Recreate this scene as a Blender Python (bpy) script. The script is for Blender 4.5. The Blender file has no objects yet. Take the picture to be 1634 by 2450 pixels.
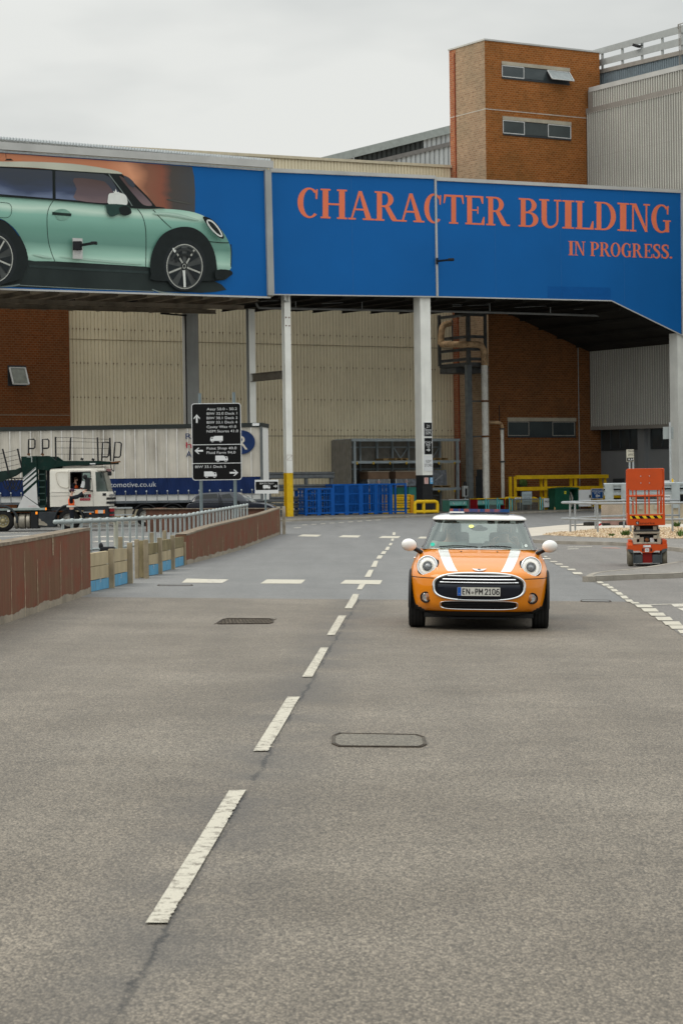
import bpy,bmesh,math,random
from mathutils import Vector,Matrix
random.seed(7)
R = math.radians
sc = bpy.context.scene
col = sc.collection
# ---------------------------------------------------------------- camera
EYE = Vector((0,0,1.69))
FPX,CX,CY = 5500.0,817.0,1225.0
pitch = math.atan(53 / FPX); roll = R(0.8)
Fw = Vector((0,math.cos(pitch),-math.sin(pitch)))
R0 = Vector((1,0,0)); U0 = R0.cross(Fw)
Rt = (R0 * math.cos(roll) - U0 * math.sin(roll)).normalized()
Up = (U0 * math.cos(roll) + R0 * math.sin(roll)).normalized()
cam = bpy.data.cameras.new('camera'); camo = bpy.data.objects.new('camera',cam); col.objects.link(camo)
mw = Matrix((Rt,Up,-Fw)).transposed().to_4x4(); mw.translation = EYE
camo.matrix_world = mw
cam.sensor_fit = 'VERTICAL'; cam.sensor_height = 36; cam.lens = FPX / 2450 * 36
cam.clip_start = 0.1; cam.clip_end = 6000
cam.dof.use_dof = True; cam.dof.focus_distance = 28.2; cam.dof.aperture_fstop = 10
sc.camera = camo
# ---------------------------------------------------------------- sky and sun: bright overcast
SUN_EL,SUN_ROT = R(50),R(262)
w = bpy.data.worlds.new('World'); sc.world = w; w.use_nodes = True
nt = w.node_tree; nt.nodes.clear()
out = nt.nodes.new('ShaderNodeOutputWorld'); bg = nt.nodes.new('ShaderNodeBackground')
sky = nt.nodes.new('ShaderNodeTexSky'); sky.sky_type = 'NISHITA'; sky.sun_disc = False
sky.sun_elevation = SUN_EL; sky.sun_rotation = SUN_ROT; sky.dust_density = 4; sky.air_density = 1.2
tc = nt.nodes.new('ShaderNodeTexCoord')
mp = nt.nodes.new('ShaderNodeMapping'); mp.inputs['Scale'].default_value = (1.0,1.0,3.2)
no = nt.nodes.new('ShaderNodeTexNoise'); no.inputs['Scale'].default_value = 3.2; no.inputs['Detail'].default_value = 5; no.inputs['Roughness'].default_value = .5
cr = nt.nodes.new('ShaderNodeValToRGB')
cr.color_ramp.elements[0].position = .36; cr.color_ramp.elements[0].color = (5.3,5.55,5.5,1)
cr.color_ramp.elements[1].position = .62; cr.color_ramp.elements[1].color = (8.3,8.4,8.1,1)
mx = nt.nodes.new('ShaderNodeMix'); mx.data_type = 'RGBA'; mx.inputs['Factor'].default_value = .93
nt.links.new(tc.outputs['Generated'],mp.inputs['Vector']); nt.links.new(mp.outputs['Vector'],no.inputs['Vector'])
nt.links.new(no.outputs['Fac'],cr.inputs['Fac'])
nt.links.new(sky.outputs['Color'],mx.inputs['A']); nt.links.new(cr.outputs['Color'],mx.inputs['B'])
sz = nt.nodes.new('ShaderNodeSeparateXYZ'); nt.links.new(tc.outputs['Generated'],sz.inputs[0])
el = nt.nodes.new('ShaderNodeMapRange'); el.inputs['From Min'].default_value = .2; el.inputs['From Max'].default_value = 1; el.inputs['To Min'].default_value = 1; el.inputs['To Max'].default_value = 2.9
nt.links.new(sz.outputs[2],el.inputs['Value'])                 # an overcast sky is brightest overhead
vs_ = nt.nodes.new('ShaderNodeVectorMath'); vs_.operation = 'SCALE'; nt.links.new(mx.outputs['Result'],vs_.inputs[0]); nt.links.new(el.outputs[0],vs_.inputs['Scale'])
nt.links.new(vs_.outputs[0],bg.inputs['Color']); bg.inputs['Strength'].default_value = 0.1
nt.links.new(bg.outputs['Background'],out.inputs['Surface'])
sl = bpy.data.lights.new('sun','SUN'); sl.energy = 0.95; sl.angle = R(25); sl.color = (1,.93,.82)
so = bpy.data.objects.new('sun',sl); col.objects.link(so)
sdir = Vector((math.sin(SUN_ROT) * math.cos(SUN_EL),math.cos(SUN_ROT) * math.cos(SUN_EL),math.sin(SUN_EL)))
so.rotation_euler = (-sdir).to_track_quat('-Z','Y').to_euler()
sc.view_settings.view_transform = 'Standard'; sc.view_settings.look = 'None'
sc.view_settings.exposure = 0.0; sc.view_settings.gamma = 1
try: sc.cycles.max_bounces = 6; sc.cycles.transparent_max_bounces = 16
except Exception: pass

# ---------------------------------------------------------------- measuring helpers (pixel of the photo -> place)
def ray(px,py):
    d = Fw + Rt * ((px - CX) / FPX) - Up * ((py - CY) / FPX)
    return d / d.y
def at(px,py,Y): return EYE + ray(px,py) * Y
def sst(a,b,x):
    t = min(1,max(0,(x - a) / (b - a))); return t
def g(x,y):                                            # the road falls to the right near the camera
    return -0.02 * (1 - sst(36,60,y)) * max(-12,min(12,x))
def gnd(px,py,h=0.0):
    d = ray(px,py); z = 0
    for i in range(30):
        t = (z + h - EYE.z) / d.z; p = EYE + d * t; z = g(p.x,p.y)
    return p
CA,SA = math.cos(math.atan(.62)),math.sin(math.atan(.62))
AX,BX = Vector((CA,SA,0)),Vector((-SA,CA,0))      # along / behind the bridge
def st(s,t,z): return AX * s + BX * t + Vector((0,0,z))
def bt(px,py,t):                                      # pixel on the plane "t behind": returns s, z
    d = ray(px,py); k = (t - EYE.dot(BX)) / d.dot(BX); p = EYE + d * k
    return p.dot(AX),p.z
def bs(px,py,s):
    d = ray(px,py); k = (s - EYE.dot(AX)) / d.dot(AX); p = EYE + d * k
    return p.dot(BX),p.z

# ---------------------------------------------------------------- materials
MATS = {}
def srgb(h):
    h = h.lstrip('#'); c = [int(h[i:i+2],16) / 255 for i in (0,2,4)]
    return tuple(((x + .055) / 1.055) ** 2.4 if x > .04 else x / 12.92 for x in c)
def M(name,c,rough=.7,metal=0.0,var=.12,scale=3.0,bump=0.0,bscale=60.0,streak=0.0,streakc=(.25,.2,.14),grime=0.0,coat=0.0,emit=0.0,fine=0.0,spec=.14,sscale=6.0):
    if name in MATS: return MATS[name]
    if isinstance(c,str): c = srgb(c)
    m = bpy.data.materials.new(name); m.use_nodes = True; MATS[name] = m
    nt = m.node_tree; N = nt.nodes; L = nt.links; b = N['Principled BSDF']
    b.inputs['Roughness'].default_value = rough; b.inputs['Metallic'].default_value = metal; b.inputs['Specular IOR Level'].default_value = spec if metal < .5 else .5
    if coat: b.inputs['Coat Weight'].default_value = coat; b.inputs['Coat Roughness'].default_value = .04
    tc = N.new('ShaderNodeTexCoord')
    cur = None
    rgb = N.new('ShaderNodeRGB'); rgb.outputs[0].default_value = (*c,1); cur = rgb.outputs[0]
    def mixmul(cur,fac_out,lo,hi):
        mr = N.new('ShaderNodeMapRange'); mr.inputs['From Min'].default_value = .3; mr.inputs['From Max'].default_value = .7
        mr.inputs['To Min'].default_value = lo; mr.inputs['To Max'].default_value = hi
        L.new(fac_out,mr.inputs['Value'])
        v = N.new('ShaderNodeVectorMath'); v.operation = 'SCALE'; L.new(cur,v.inputs[0]); L.new(mr.outputs[0],v.inputs['Scale'])
        return v.outputs[0]
    if var:
        n = N.new('ShaderNodeTexNoise'); n.inputs['Scale'].default_value = scale; n.inputs['Detail'].default_value = 6
        L.new(tc.outputs['Object'],n.inputs['Vector']); cur = mixmul(cur,n.outputs['Fac'],1 - var,1 + var)
    if fine:
        n = N.new('ShaderNodeTexNoise'); n.inputs['Scale'].default_value = bscale; n.inputs['Detail'].default_value = 3
        L.new(tc.outputs['Object'],n.inputs['Vector']); cur = mixmul(cur,n.outputs['Fac'],1 - fine,1 + fine)
    if streak:
        mpn = N.new('ShaderNodeMapping'); mpn.inputs['Scale'].default_value = (sscale,.35,1)
        L.new(tc.outputs['UV'],mpn.inputs['Vector'])
        n = N.new('ShaderNodeTexNoise'); n.inputs['Scale'].default_value = 1.0; n.inputs['Detail'].default_value = 5
        L.new(mpn.outputs[0],n.inputs['Vector'])
        r = N.new('ShaderNodeMapRange'); r.inputs['From Min'].default_value = .48; r.inputs['From Max'].default_value = .75
        r.inputs['To Min'].default_value = 0; r.inputs['To Max'].default_value = streak; L.new(n.outputs['Fac'],r.inputs['Value'])
        mx = N.new('ShaderNodeMix'); mx.data_type = 'RGBA'; L.new(r.outputs[0],mx.inputs['Factor']); L.new(cur,mx.inputs['A'])
        mx.inputs['B'].default_value = (*streakc,1); cur = mx.outputs['Result']
    if grime:
        n = N.new('ShaderNodeTexNoise'); n.inputs['Scale'].default_value = scale * 2.7; n.inputs['Detail'].default_value = 8; n.inputs['Roughness'].default_value = .7
        L.new(tc.outputs['Object'],n.inputs['Vector'])
        r = N.new('ShaderNodeMapRange'); r.inputs['From Min'].default_value = .52; r.inputs['From Max'].default_value = .68
        r.inputs['To Min'].default_value = 0; r.inputs['To Max'].default_value = grime; L.new(n.outputs['Fac'],r.inputs['Value'])
        mx = N.new('ShaderNodeMix'); mx.data_type = 'RGBA'; L.new(r.outputs[0],mx.inputs['Factor']); L.new(cur,mx.inputs['A'])
        mx.inputs['B'].default_value = (*streakc,1); cur = mx.outputs['Result']
    L.new(cur,b.inputs['Base Color'])
    if emit:
        b.inputs['Emission Color'].default_value = (*c,1); b.inputs['Emission Strength'].default_value = emit
    if bump:
        n = N.new('ShaderNodeTexNoise'); n.inputs['Scale'].default_value = bscale; n.inputs['Detail'].default_value = 4
        L.new(tc.outputs['Object'],n.inputs['Vector'])
        bp = N.new('ShaderNodeBump'); bp.inputs['Strength'].default_value = bump; bp.inputs['Distance'].default_value = .02
        L.new(n.outputs['Fac'],bp.inputs['Height']); L.new(bp.outputs[0],b.inputs['Normal'])
    return m
def brick(name,c1,c2,mortar,patch=(.2,.12,.08),pf=.35,bw=.3,bh=.15):
    m = bpy.data.materials.new(name); m.use_nodes = True; MATS[name] = m
    nt = m.node_tree; N = nt.nodes; L = nt.links; b = N['Principled BSDF']; b.inputs['Roughness'].default_value = .9; b.inputs['Specular IOR Level'].default_value = .05
    tc = N.new('ShaderNodeTexCoord'); t = N.new('ShaderNodeTexBrick'); L.new(tc.outputs['UV'],t.inputs['Vector'])
    t.inputs['Scale'].default_value = 1; t.inputs['Brick Width'].default_value = bw; t.inputs['Row Height'].default_value = bh
    t.inputs['Mortar Size'].default_value = .016; t.inputs['Mortar Smooth'].default_value = .3; t.inputs['Color1'].default_value = (*srgb(c1),1); t.inputs['Color2'].default_value = (*srgb(c2),1)
    t.inputs['Mortar'].default_value = (*srgb(mortar),1); t.inputs['Bias'].default_value = -.1
    n = N.new('ShaderNodeTexNoise'); n.inputs['Scale'].default_value = .45; n.inputs['Detail'].default_value = 7; n.inputs['Roughness'].default_value = .62
    L.new(tc.outputs['Object'],n.inputs['Vector'])
    r = N.new('ShaderNodeMapRange'); r.inputs['From Min'].default_value = .42; r.inputs['From Max'].default_value = .7; r.inputs['To Max'].default_value = pf
    L.new(n.outputs['Fac'],r.inputs['Value'])
    mx = N.new('ShaderNodeMix'); mx.data_type = 'RGBA'; L.new(r.outputs[0],mx.inputs['Factor']); L.new(t.outputs['Color'],mx.inputs['A']); mx.inputs['B'].default_value = (*patch,1)
    # rows of bricks fired a little differently
    n2 = N.new('ShaderNodeTexNoise'); n2.inputs['Scale'].default_value = 1.0; n2.inputs['Detail'].default_value = 3
    mpn = N.new('ShaderNodeMapping'); mpn.inputs['Scale'].default_value = (2.2,6.67,1); L.new(tc.outputs['UV'],mpn.inputs['Vector']); L.new(mpn.outputs[0],n2.inputs['Vector'])
    r2 = N.new('ShaderNodeMapRange'); r2.inputs['From Min'].default_value = .3; r2.inputs['From Max'].default_value = .7; r2.inputs['To Min'].default_value = .86; r2.inputs['To Max'].default_value = 1.14
    L.new(n2.outputs['Fac'],r2.inputs['Value'])
    v = N.new('ShaderNodeVectorMath'); v.operation = 'SCALE'; L.new(mx.outputs['Result'],v.inputs[0]); L.new(r2.outputs[0],v.inputs['Scale'])
    L.new(v.outputs[0],b.inputs['Base Color'])
    bp = N.new('ShaderNodeBump'); bp.inputs['Strength'].default_value = .5; bp.inputs['Distance'].default_value = .01; bp.invert = True
    L.new(t.outputs['Fac'],bp.inputs['Height']); L.new(bp.outputs[0],b.inputs['Normal'])
    return m
def glass(name,tint=(.8,.87,.84),refl=.12,rough=.02,gcol=(1,1,1)):
    m = bpy.data.materials.new(name); m.use_nodes = True; MATS[name] = m
    nt = m.node_tree; N = nt.nodes; L = nt.links; N.clear()
    o = N.new('ShaderNodeOutputMaterial'); tr = N.new('ShaderNodeBsdfTransparent'); tr.inputs[0].default_value = (*tint,1)
    gl = N.new('ShaderNodeBsdfGlossy'); gl.inputs['Roughness'].default_value = rough; gl.inputs[0].default_value = (*gcol,1)
    lw = N.new('ShaderNodeFresnel'); lw.inputs[0].default_value = 1.5
    ad = N.new('ShaderNodeMath'); ad.operation = 'ADD'; ad.inputs[1].default_value = refl; ad.use_clamp = True; L.new(lw.outputs[0],ad.inputs[0])
    mx = N.new('ShaderNodeMixShader'); L.new(ad.outputs[0],mx.inputs[0]); L.new(tr.outputs[0],mx.inputs[1]); L.new(gl.outputs[0],mx.inputs[2])
    L.new(mx.outputs[0],o.inputs[0]); return m

# ---------------------------------------------------------------- mesh builder
class MB:
    def __init__(s): s.v = []; s.f = []; s.mi = []; s.mats = []; s.sm = []
    def mid(s,m):
        if m not in s.mats: s.mats.append(m)
        return s.mats.index(m)
    def add(s,vs,fs,m,smooth=False):
        k = len(s.v); i = s.mid(m)
        s.v += [Vector(p) for p in vs]
        for f in fs: s.f.append([k + a for a in f]); s.mi.append(i); s.sm.append(smooth)
        return s
    def box(s,c,d,m,rot=None,bev=0.0):
        c = Vector(c); h = Vector(d) / 2
        if bev:
            bm = bmesh.new(); bmesh.ops.create_cube(bm,size=1)
            bmesh.ops.scale(bm,vec=Vector(d),verts=bm.verts)
            bmesh.ops.bevel(bm,geom=list(bm.edges),offset=bev,segments=2,affect='EDGES',profile=.6)
            vs = [v.co.copy() for v in bm.verts]; bm.verts.index_update()
            fs = [[v.index for v in f.verts] for f in bm.faces]; bm.free()
        else:
            vs = [Vector((x * h.x,y * h.y,z * h.z)) for x in (-1,1) for y in (-1,1) for z in (-1,1)]
            fs = [(0,1,3,2),(4,6,7,5),(0,4,5,1),(2,3,7,6),(0,2,6,4),(1,5,7,3)]
        if rot is not None: vs = [rot @ v for v in vs]
        return s.add([c + v for v in vs],fs,m)
    def b2(s,a,b,m,bev=0):                          # box from corner to corner
        a = Vector(a); b = Vector(b); return s.box((a + b) / 2,[abs(x) for x in (b - a)],m,bev=bev)
    def beam(s,p,q,w_,h_,m,up=(0,0,1)):
        p = Vector(p); q = Vector(q); d = (q - p)
        if d.length < 1e-6: return s
        dn = d.normalized(); up = Vector(up)
        if abs(dn.dot(up)) > .98: up = Vector((0,1,0)) if abs(dn.y) < .9 else Vector((1,0,0))
        x = dn.cross(up).normalized(); y = x.cross(dn).normalized()
        vs = [e + x * (a * w_ / 2) + y * (b * h_ / 2) for e in (p,q) for a,b in ((-1,-1),(1,-1),(1,1),(-1,1))]
        return s.add(vs,[(0,1,2,3)[::-1],(4,5,6,7),(0,1,5,4),(1,2,6,5),(2,3,7,6),(3,0,4,7)],m)
    def ibeam(s,p,q,w_,h_,m,up=(0,0,1),t=.03):
        p = Vector(p); q = Vector(q); dn = (q - p).normalized(); up = Vector(up)
        x = dn.cross(up).normalized(); y = x.cross(dn).normalized()
        s.beam(p + y * (h_ / 2 - t / 2),q + y * (h_ / 2 - t / 2),w_,t,m,up)
        s.beam(p - y * (h_ / 2 - t / 2),q - y * (h_ / 2 - t / 2),w_,t,m,up)
        s.beam(p,q,t * .8,h_ - 2 * t,m,up); return s
    def tube(s,pts,r,m,n=8,cap=True,closed=False):
        pts = [Vector(p) for p in pts]; vs = []; k = len(pts); rr = r if isinstance(r,(list,tuple)) else [r] * k
        prev = None
        for i,p in enumerate(pts):
            if closed: d = (pts[(i + 1) % k] - pts[i - 1])
            else: d = (pts[min(i + 1,k - 1)] - pts[max(i - 1,0)])
            d.normalize()
            if prev is None:
                a = Vector((0,0,1)) if abs(d.z) < .9 else Vector((0,1,0)); x = d.cross(a).normalized()
            else:
                x = (prev - d * prev.dot(d)).normalized()
            prev = x; y = d.cross(x)
            for j in range(n):
                t = 2 * math.pi * j / n; vs.append(p + (x * math.cos(t) + y * math.sin(t)) * rr[i])
        fs = []
        for i in range(k if closed else k - 1):
            for j in range(n):
                a = i * n + j; b = i * n + (j + 1) % n; c = ((i + 1) % k) * n + (j + 1) % n; d2 = ((i + 1) % k) * n + j
                fs.append((a,b,c,d2))
        s.add(vs,fs,m,True)
        if cap and not closed: s.add(vs[:n],[tuple(range(n))[::-1]],m); s.add(vs[-n:],[tuple(range(n))],m)
        return s
    def lathe(s,c,axis,prof,m,n=24,smooth=True):  # prof: (radius, height along axis)
        c = Vector(c); ax = Vector(axis).normalized(); a = Vector((0,0,1)) if abs(ax.z) < .9 else Vector((1,0,0))
        x = ax.cross(a).normalized(); y = ax.cross(x); vs = []
        for r_,h in prof:
            for j in range(n):
                t = 2 * math.pi * j / n; vs.append(c + ax * h + (x * math.cos(t) + y * math.sin(t)) * max(r_,1e-4))
        fs = [(i * n + j,i * n + (j + 1) % n,(i + 1) * n + (j + 1) % n,(i + 1) * n + j) for i in range(len(prof) - 1) for j in range(n)]
        return s.add(vs,fs,m,smooth)
    def ell(s,c,r,m,n=20,k=12,rot=None):
        c = Vector(c); vs = []
        for i in range(k + 1):
            t = math.pi * i / k
            for j in range(n):
                u = 2 * math.pi * j / n; v = Vector((r[0] * math.sin(t) * math.cos(u),r[1] * math.sin(t) * math.sin(u),r[2] * math.cos(t)))
                if rot is not None: v = rot @ v
                vs.append(c + v)
        return s.add(vs,[(i * n + j,i * n + (j + 1) % n,(i + 1) * n + (j + 1) % n,(i + 1) * n + j) for i in range(k) for j in range(n)],m,True)
    def poly(s,pts,m):
        return s.add(pts,[tuple(range(len(pts)))],m)
    def prism(s,pts,off,m):                          # polygon pushed along off
        pts = [Vector(p) for p in pts]; off = Vector(off); n = len(pts)
        fs = [tuple(range(n)),tuple(range(n,2 * n))[::-1]] + [(i,(i + 1) % n,n + (i + 1) % n,n + i)[::-1] for i in range(n)]
        return s.add(pts + [p + off for p in pts],fs,m)
    def grid(s,rows,m,smooth=True,closed=False):
        n = len(rows[0]); vs = [p for r_ in rows for p in r_]; k = n if closed else n - 1
        return s.add(vs,[(i * n + j,i * n + (j + 1) % n,(i + 1) * n + (j + 1) % n,(i + 1) * n + j) for i in range(len(rows) - 1) for j in range(k)],m,smooth)
    def text(s,body,o,rv,uv,W,H,m,fit=True,align='L',off=0.0):
        vs,fs,w0 = glyphs(body); o = Vector(o); rv = Vector(rv).normalized(); uv = Vector(uv).normalized()
        ky = H / CAP; kx = (W / w0) if fit else ky
        dx = 0 if align == 'L' else (-w0 * kx / 2 if align == 'C' else -w0 * kx)
        return s.add([o + rv * (v[0] * kx + dx) + uv * (v[1] * ky + off) for v in vs],fs,m)
    def build(s,name,parent=None,world=True,split=True):
        me = bpy.data.meshes.new(name)
        me.from_pydata([tuple(v) for v in s.v],[],s.f)
        for m in s.mats: me.materials.append(m)
        me.polygons.foreach_set('material_index',s.mi); me.polygons.foreach_set('use_smooth',s.sm)
        uvl = me.uv_layers.new(name='UVMap')
        for p in me.polygons:
            n = p.normal
            if abs(n.z) < .8:
                u = Vector((-n.y,n.x,0)).normalized(); u = -u if (u.x < -1e-4 or (abs(u.x) < 1e-4 and u.y < 0)) else u
                for li in p.loop_indices:
                    co = me.vertices[me.loops[li].vertex_index].co; uvl.data[li].uv = (co.dot(u),co.z)
            else:
                for li in p.loop_indices:
                    co = me.vertices[me.loops[li].vertex_index].co; uvl.data[li].uv = (co.x,co.y)
        me.update(); o = bpy.data.objects.new(name,me); col.objects.link(o)
        if parent is not None:
            o.parent = parent
            if world: o.matrix_parent_inverse = WM(parent).inverted()
        return o
def WM(o):
    m = Matrix.LocRotScale(o.location,o.rotation_euler,o.scale)
    return m if o.parent is None else WM(o.parent) @ o.matrix_parent_inverse @ m
GC = {}; CAP = .729
def glyphs(body):
    if body in GC: return GC[body]
    cu = bpy.data.curves.new('t','FONT'); cu.body = body; cu.resolution_u = 3
    o = bpy.data.objects.new('t',cu); col.objects.link(o)
    me = bpy.data.meshes.new_from_object(o.evaluated_get(bpy.context.evaluated_depsgraph_get()))
    vs = [tuple(v.co) for v in me.vertices]; fs = [tuple(p.vertices) for p in me.polygons]
    x0 = min(v[0] for v in vs); x1 = max(v[0] for v in vs)
    vs = [(v[0] - x0,v[1]) for v in vs]
    bpy.data.objects.remove(o); bpy.data.curves.remove(cu); bpy.data.meshes.remove(me)
    GC[body] = (vs,fs,x1 - x0); return GC[body]
def thing(name,label,cat,loc=(0,0,0),rz=0.0,group=None,kind=None):
    o = bpy.data.objects.new(name,None); col.objects.link(o); o.location = loc; o.rotation_euler = (0,0,rz)
    o.empty_display_size = .3; return tag(o,label,cat,group,kind)
def tag(o,label=None,cat=None,group=None,kind=None):
    if label: o['label'] = label
    if cat: o['category'] = cat
    if group: o['group'] = group
    if kind: o['kind'] = kind
    return o
def dup(root,loc=None,rz=None,label=None):
    r = root.copy(); col.objects.link(r)
    if loc is not None: r.location = loc
    if rz is not None: r.rotation_euler = (0,0,rz)
    if label: r['label'] = label
    for ch in list(root.children):
        c = ch.copy(); col.objects.link(c); c.parent = r
        for g2 in list(ch.children):
            d = g2.copy(); col.objects.link(d); d.parent = c
    return r
def spline(pts,n=6,closed=False):
    P = [Vector(p) for p in pts]; k = len(P); o = []
    rng = range(k) if closed else range(k - 1)
    for i in rng:
        p0 = P[(i - 1) % k] if closed else P[max(i - 1,0)]; p1 = P[i]; p2 = P[(i + 1) % k]; p3 = P[(i + 2) % k] if closed else P[min(i + 2,k - 1)]
        for j in range(n):
            t = j / n; o.append(.5 * ((2 * p1) + (p2 - p0) * t + (2 * p0 - 5 * p1 + 4 * p2 - p3) * t * t + (3 * p1 - p0 - 3 * p2 + p3) * t ** 3))
    if not closed: o.append(P[-1])
    return o
def resample(P,n):
    L = [0]
    for a,b in zip(P,P[1:]): L.append(L[-1] + (Vector(b) - Vector(a)).length)
    o = []; i = 0
    for k in range(n):
        t = L[-1] * k / (n - 1)
        while i < len(L) - 2 and L[i + 1] < t: i += 1
        u = (t - L[i]) / max(1e-9,L[i + 1] - L[i]); o.append(Vector(P[i]).lerp(Vector(P[i + 1]),min(1,max(0,u))))
    return o
def truck_icon(mb,o,rv,uv,W,H,m,mdark,flip=False):
    o = Vector(o); rv = Vector(rv); uv = Vector(uv); nrm = rv.cross(uv).normalized()
    def q(x,y,k=0.0):
        if flip: x = 1 - x
        return o + rv * (W * x) + uv * (H * y) + nrm * k
    mb.poly([q(0,.22),q(.68,.22),q(.68,1),q(0,1)],m)
    mb.poly([q(.68,.22),q(1,.22),q(1,.5),q(.94,.85),q(.7,.85),q(.7,.9),q(.68,.9)],m)
    mb.poly([q(.8,.55,.002),q(.92,.55,.002),q(.89,.76,.002),q(.8,.76,.002)],mdark)
    for cx in (.2,.82):
        ca = [(cx + .095 * math.cos(a) ,.16 + .17 * math.sin(a)) for a in [i * math.pi / 8 for i in range(16)]]
        mb.poly([q(x,y,.002) for x,y in ca],m)
        ca = [(cx + .05 * math.cos(a),.16 + .09 * math.sin(a)) for a in [i * math.pi / 6 for i in range(12)]]
        mb.poly([q(x,y,.004) for x,y in ca],mdark)
def arrow(mb,c,d,nrm,L,m):
    c = Vector(c); d = Vector(d).normalized(); s_ = Vector(nrm).normalized().cross(d)
    w_ = L * .1
    mb.poly([c - d * L / 2 - s_ * w_,c + d * L * .3 - s_ * w_,c + d * L * .3 + s_ * w_,c - d * L / 2 + s_ * w_],m)
    mb.poly([c + d * L / 2,c + d * L * .08 + s_ * L * .36,c + d * (-.08) * L + s_ * L * .36,c + d * L * .3],m)
    mb.poly([c + d * L / 2,c + d * L * .3,c + d * (-.08) * L - s_ * L * .36,c + d * L * .08 - s_ * L * .36],m)

# ---------------------------------------------------------------- common materials
mWhite = M('white_paint',(.72,.72,.69),.5,var=.05,grime=.25,streakc=(.3,.28,.23))
mGalv = M('galvanised_steel',(.42,.45,.46),.45,metal=.35,var=.15,scale=8)
mDark = M('dark_plastic',(.02,.021,.023),.5,var=.1)
mBlack = M('black_rubber',(.018,.018,.018),.85,var=.2,scale=20)
mYellow = M('yellow_paint',(.72,.46,.015),.45,var=.1,scale=2,grime=.35,streakc=(.2,.12,.03))
mBlueSteel = M('blue_painted_steel',(.008,.1,.4),.5,var=.15)
mChrome = M('chrome',(.8,.8,.8),.12,metal=1,var=0)
mAlu = M('brushed_aluminium',(.55,.55,.53),.35,metal=.8,var=.1)
mSignBlack = M('sign_black',(.008,.008,.008),.5,var=0,spec=.12)
mSignWhite = M('sign_white',(.7,.71,.71),.4,var=.03)
mRust = M('rust',(.16,.07,.03),.9,var=.4,scale=10)
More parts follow.
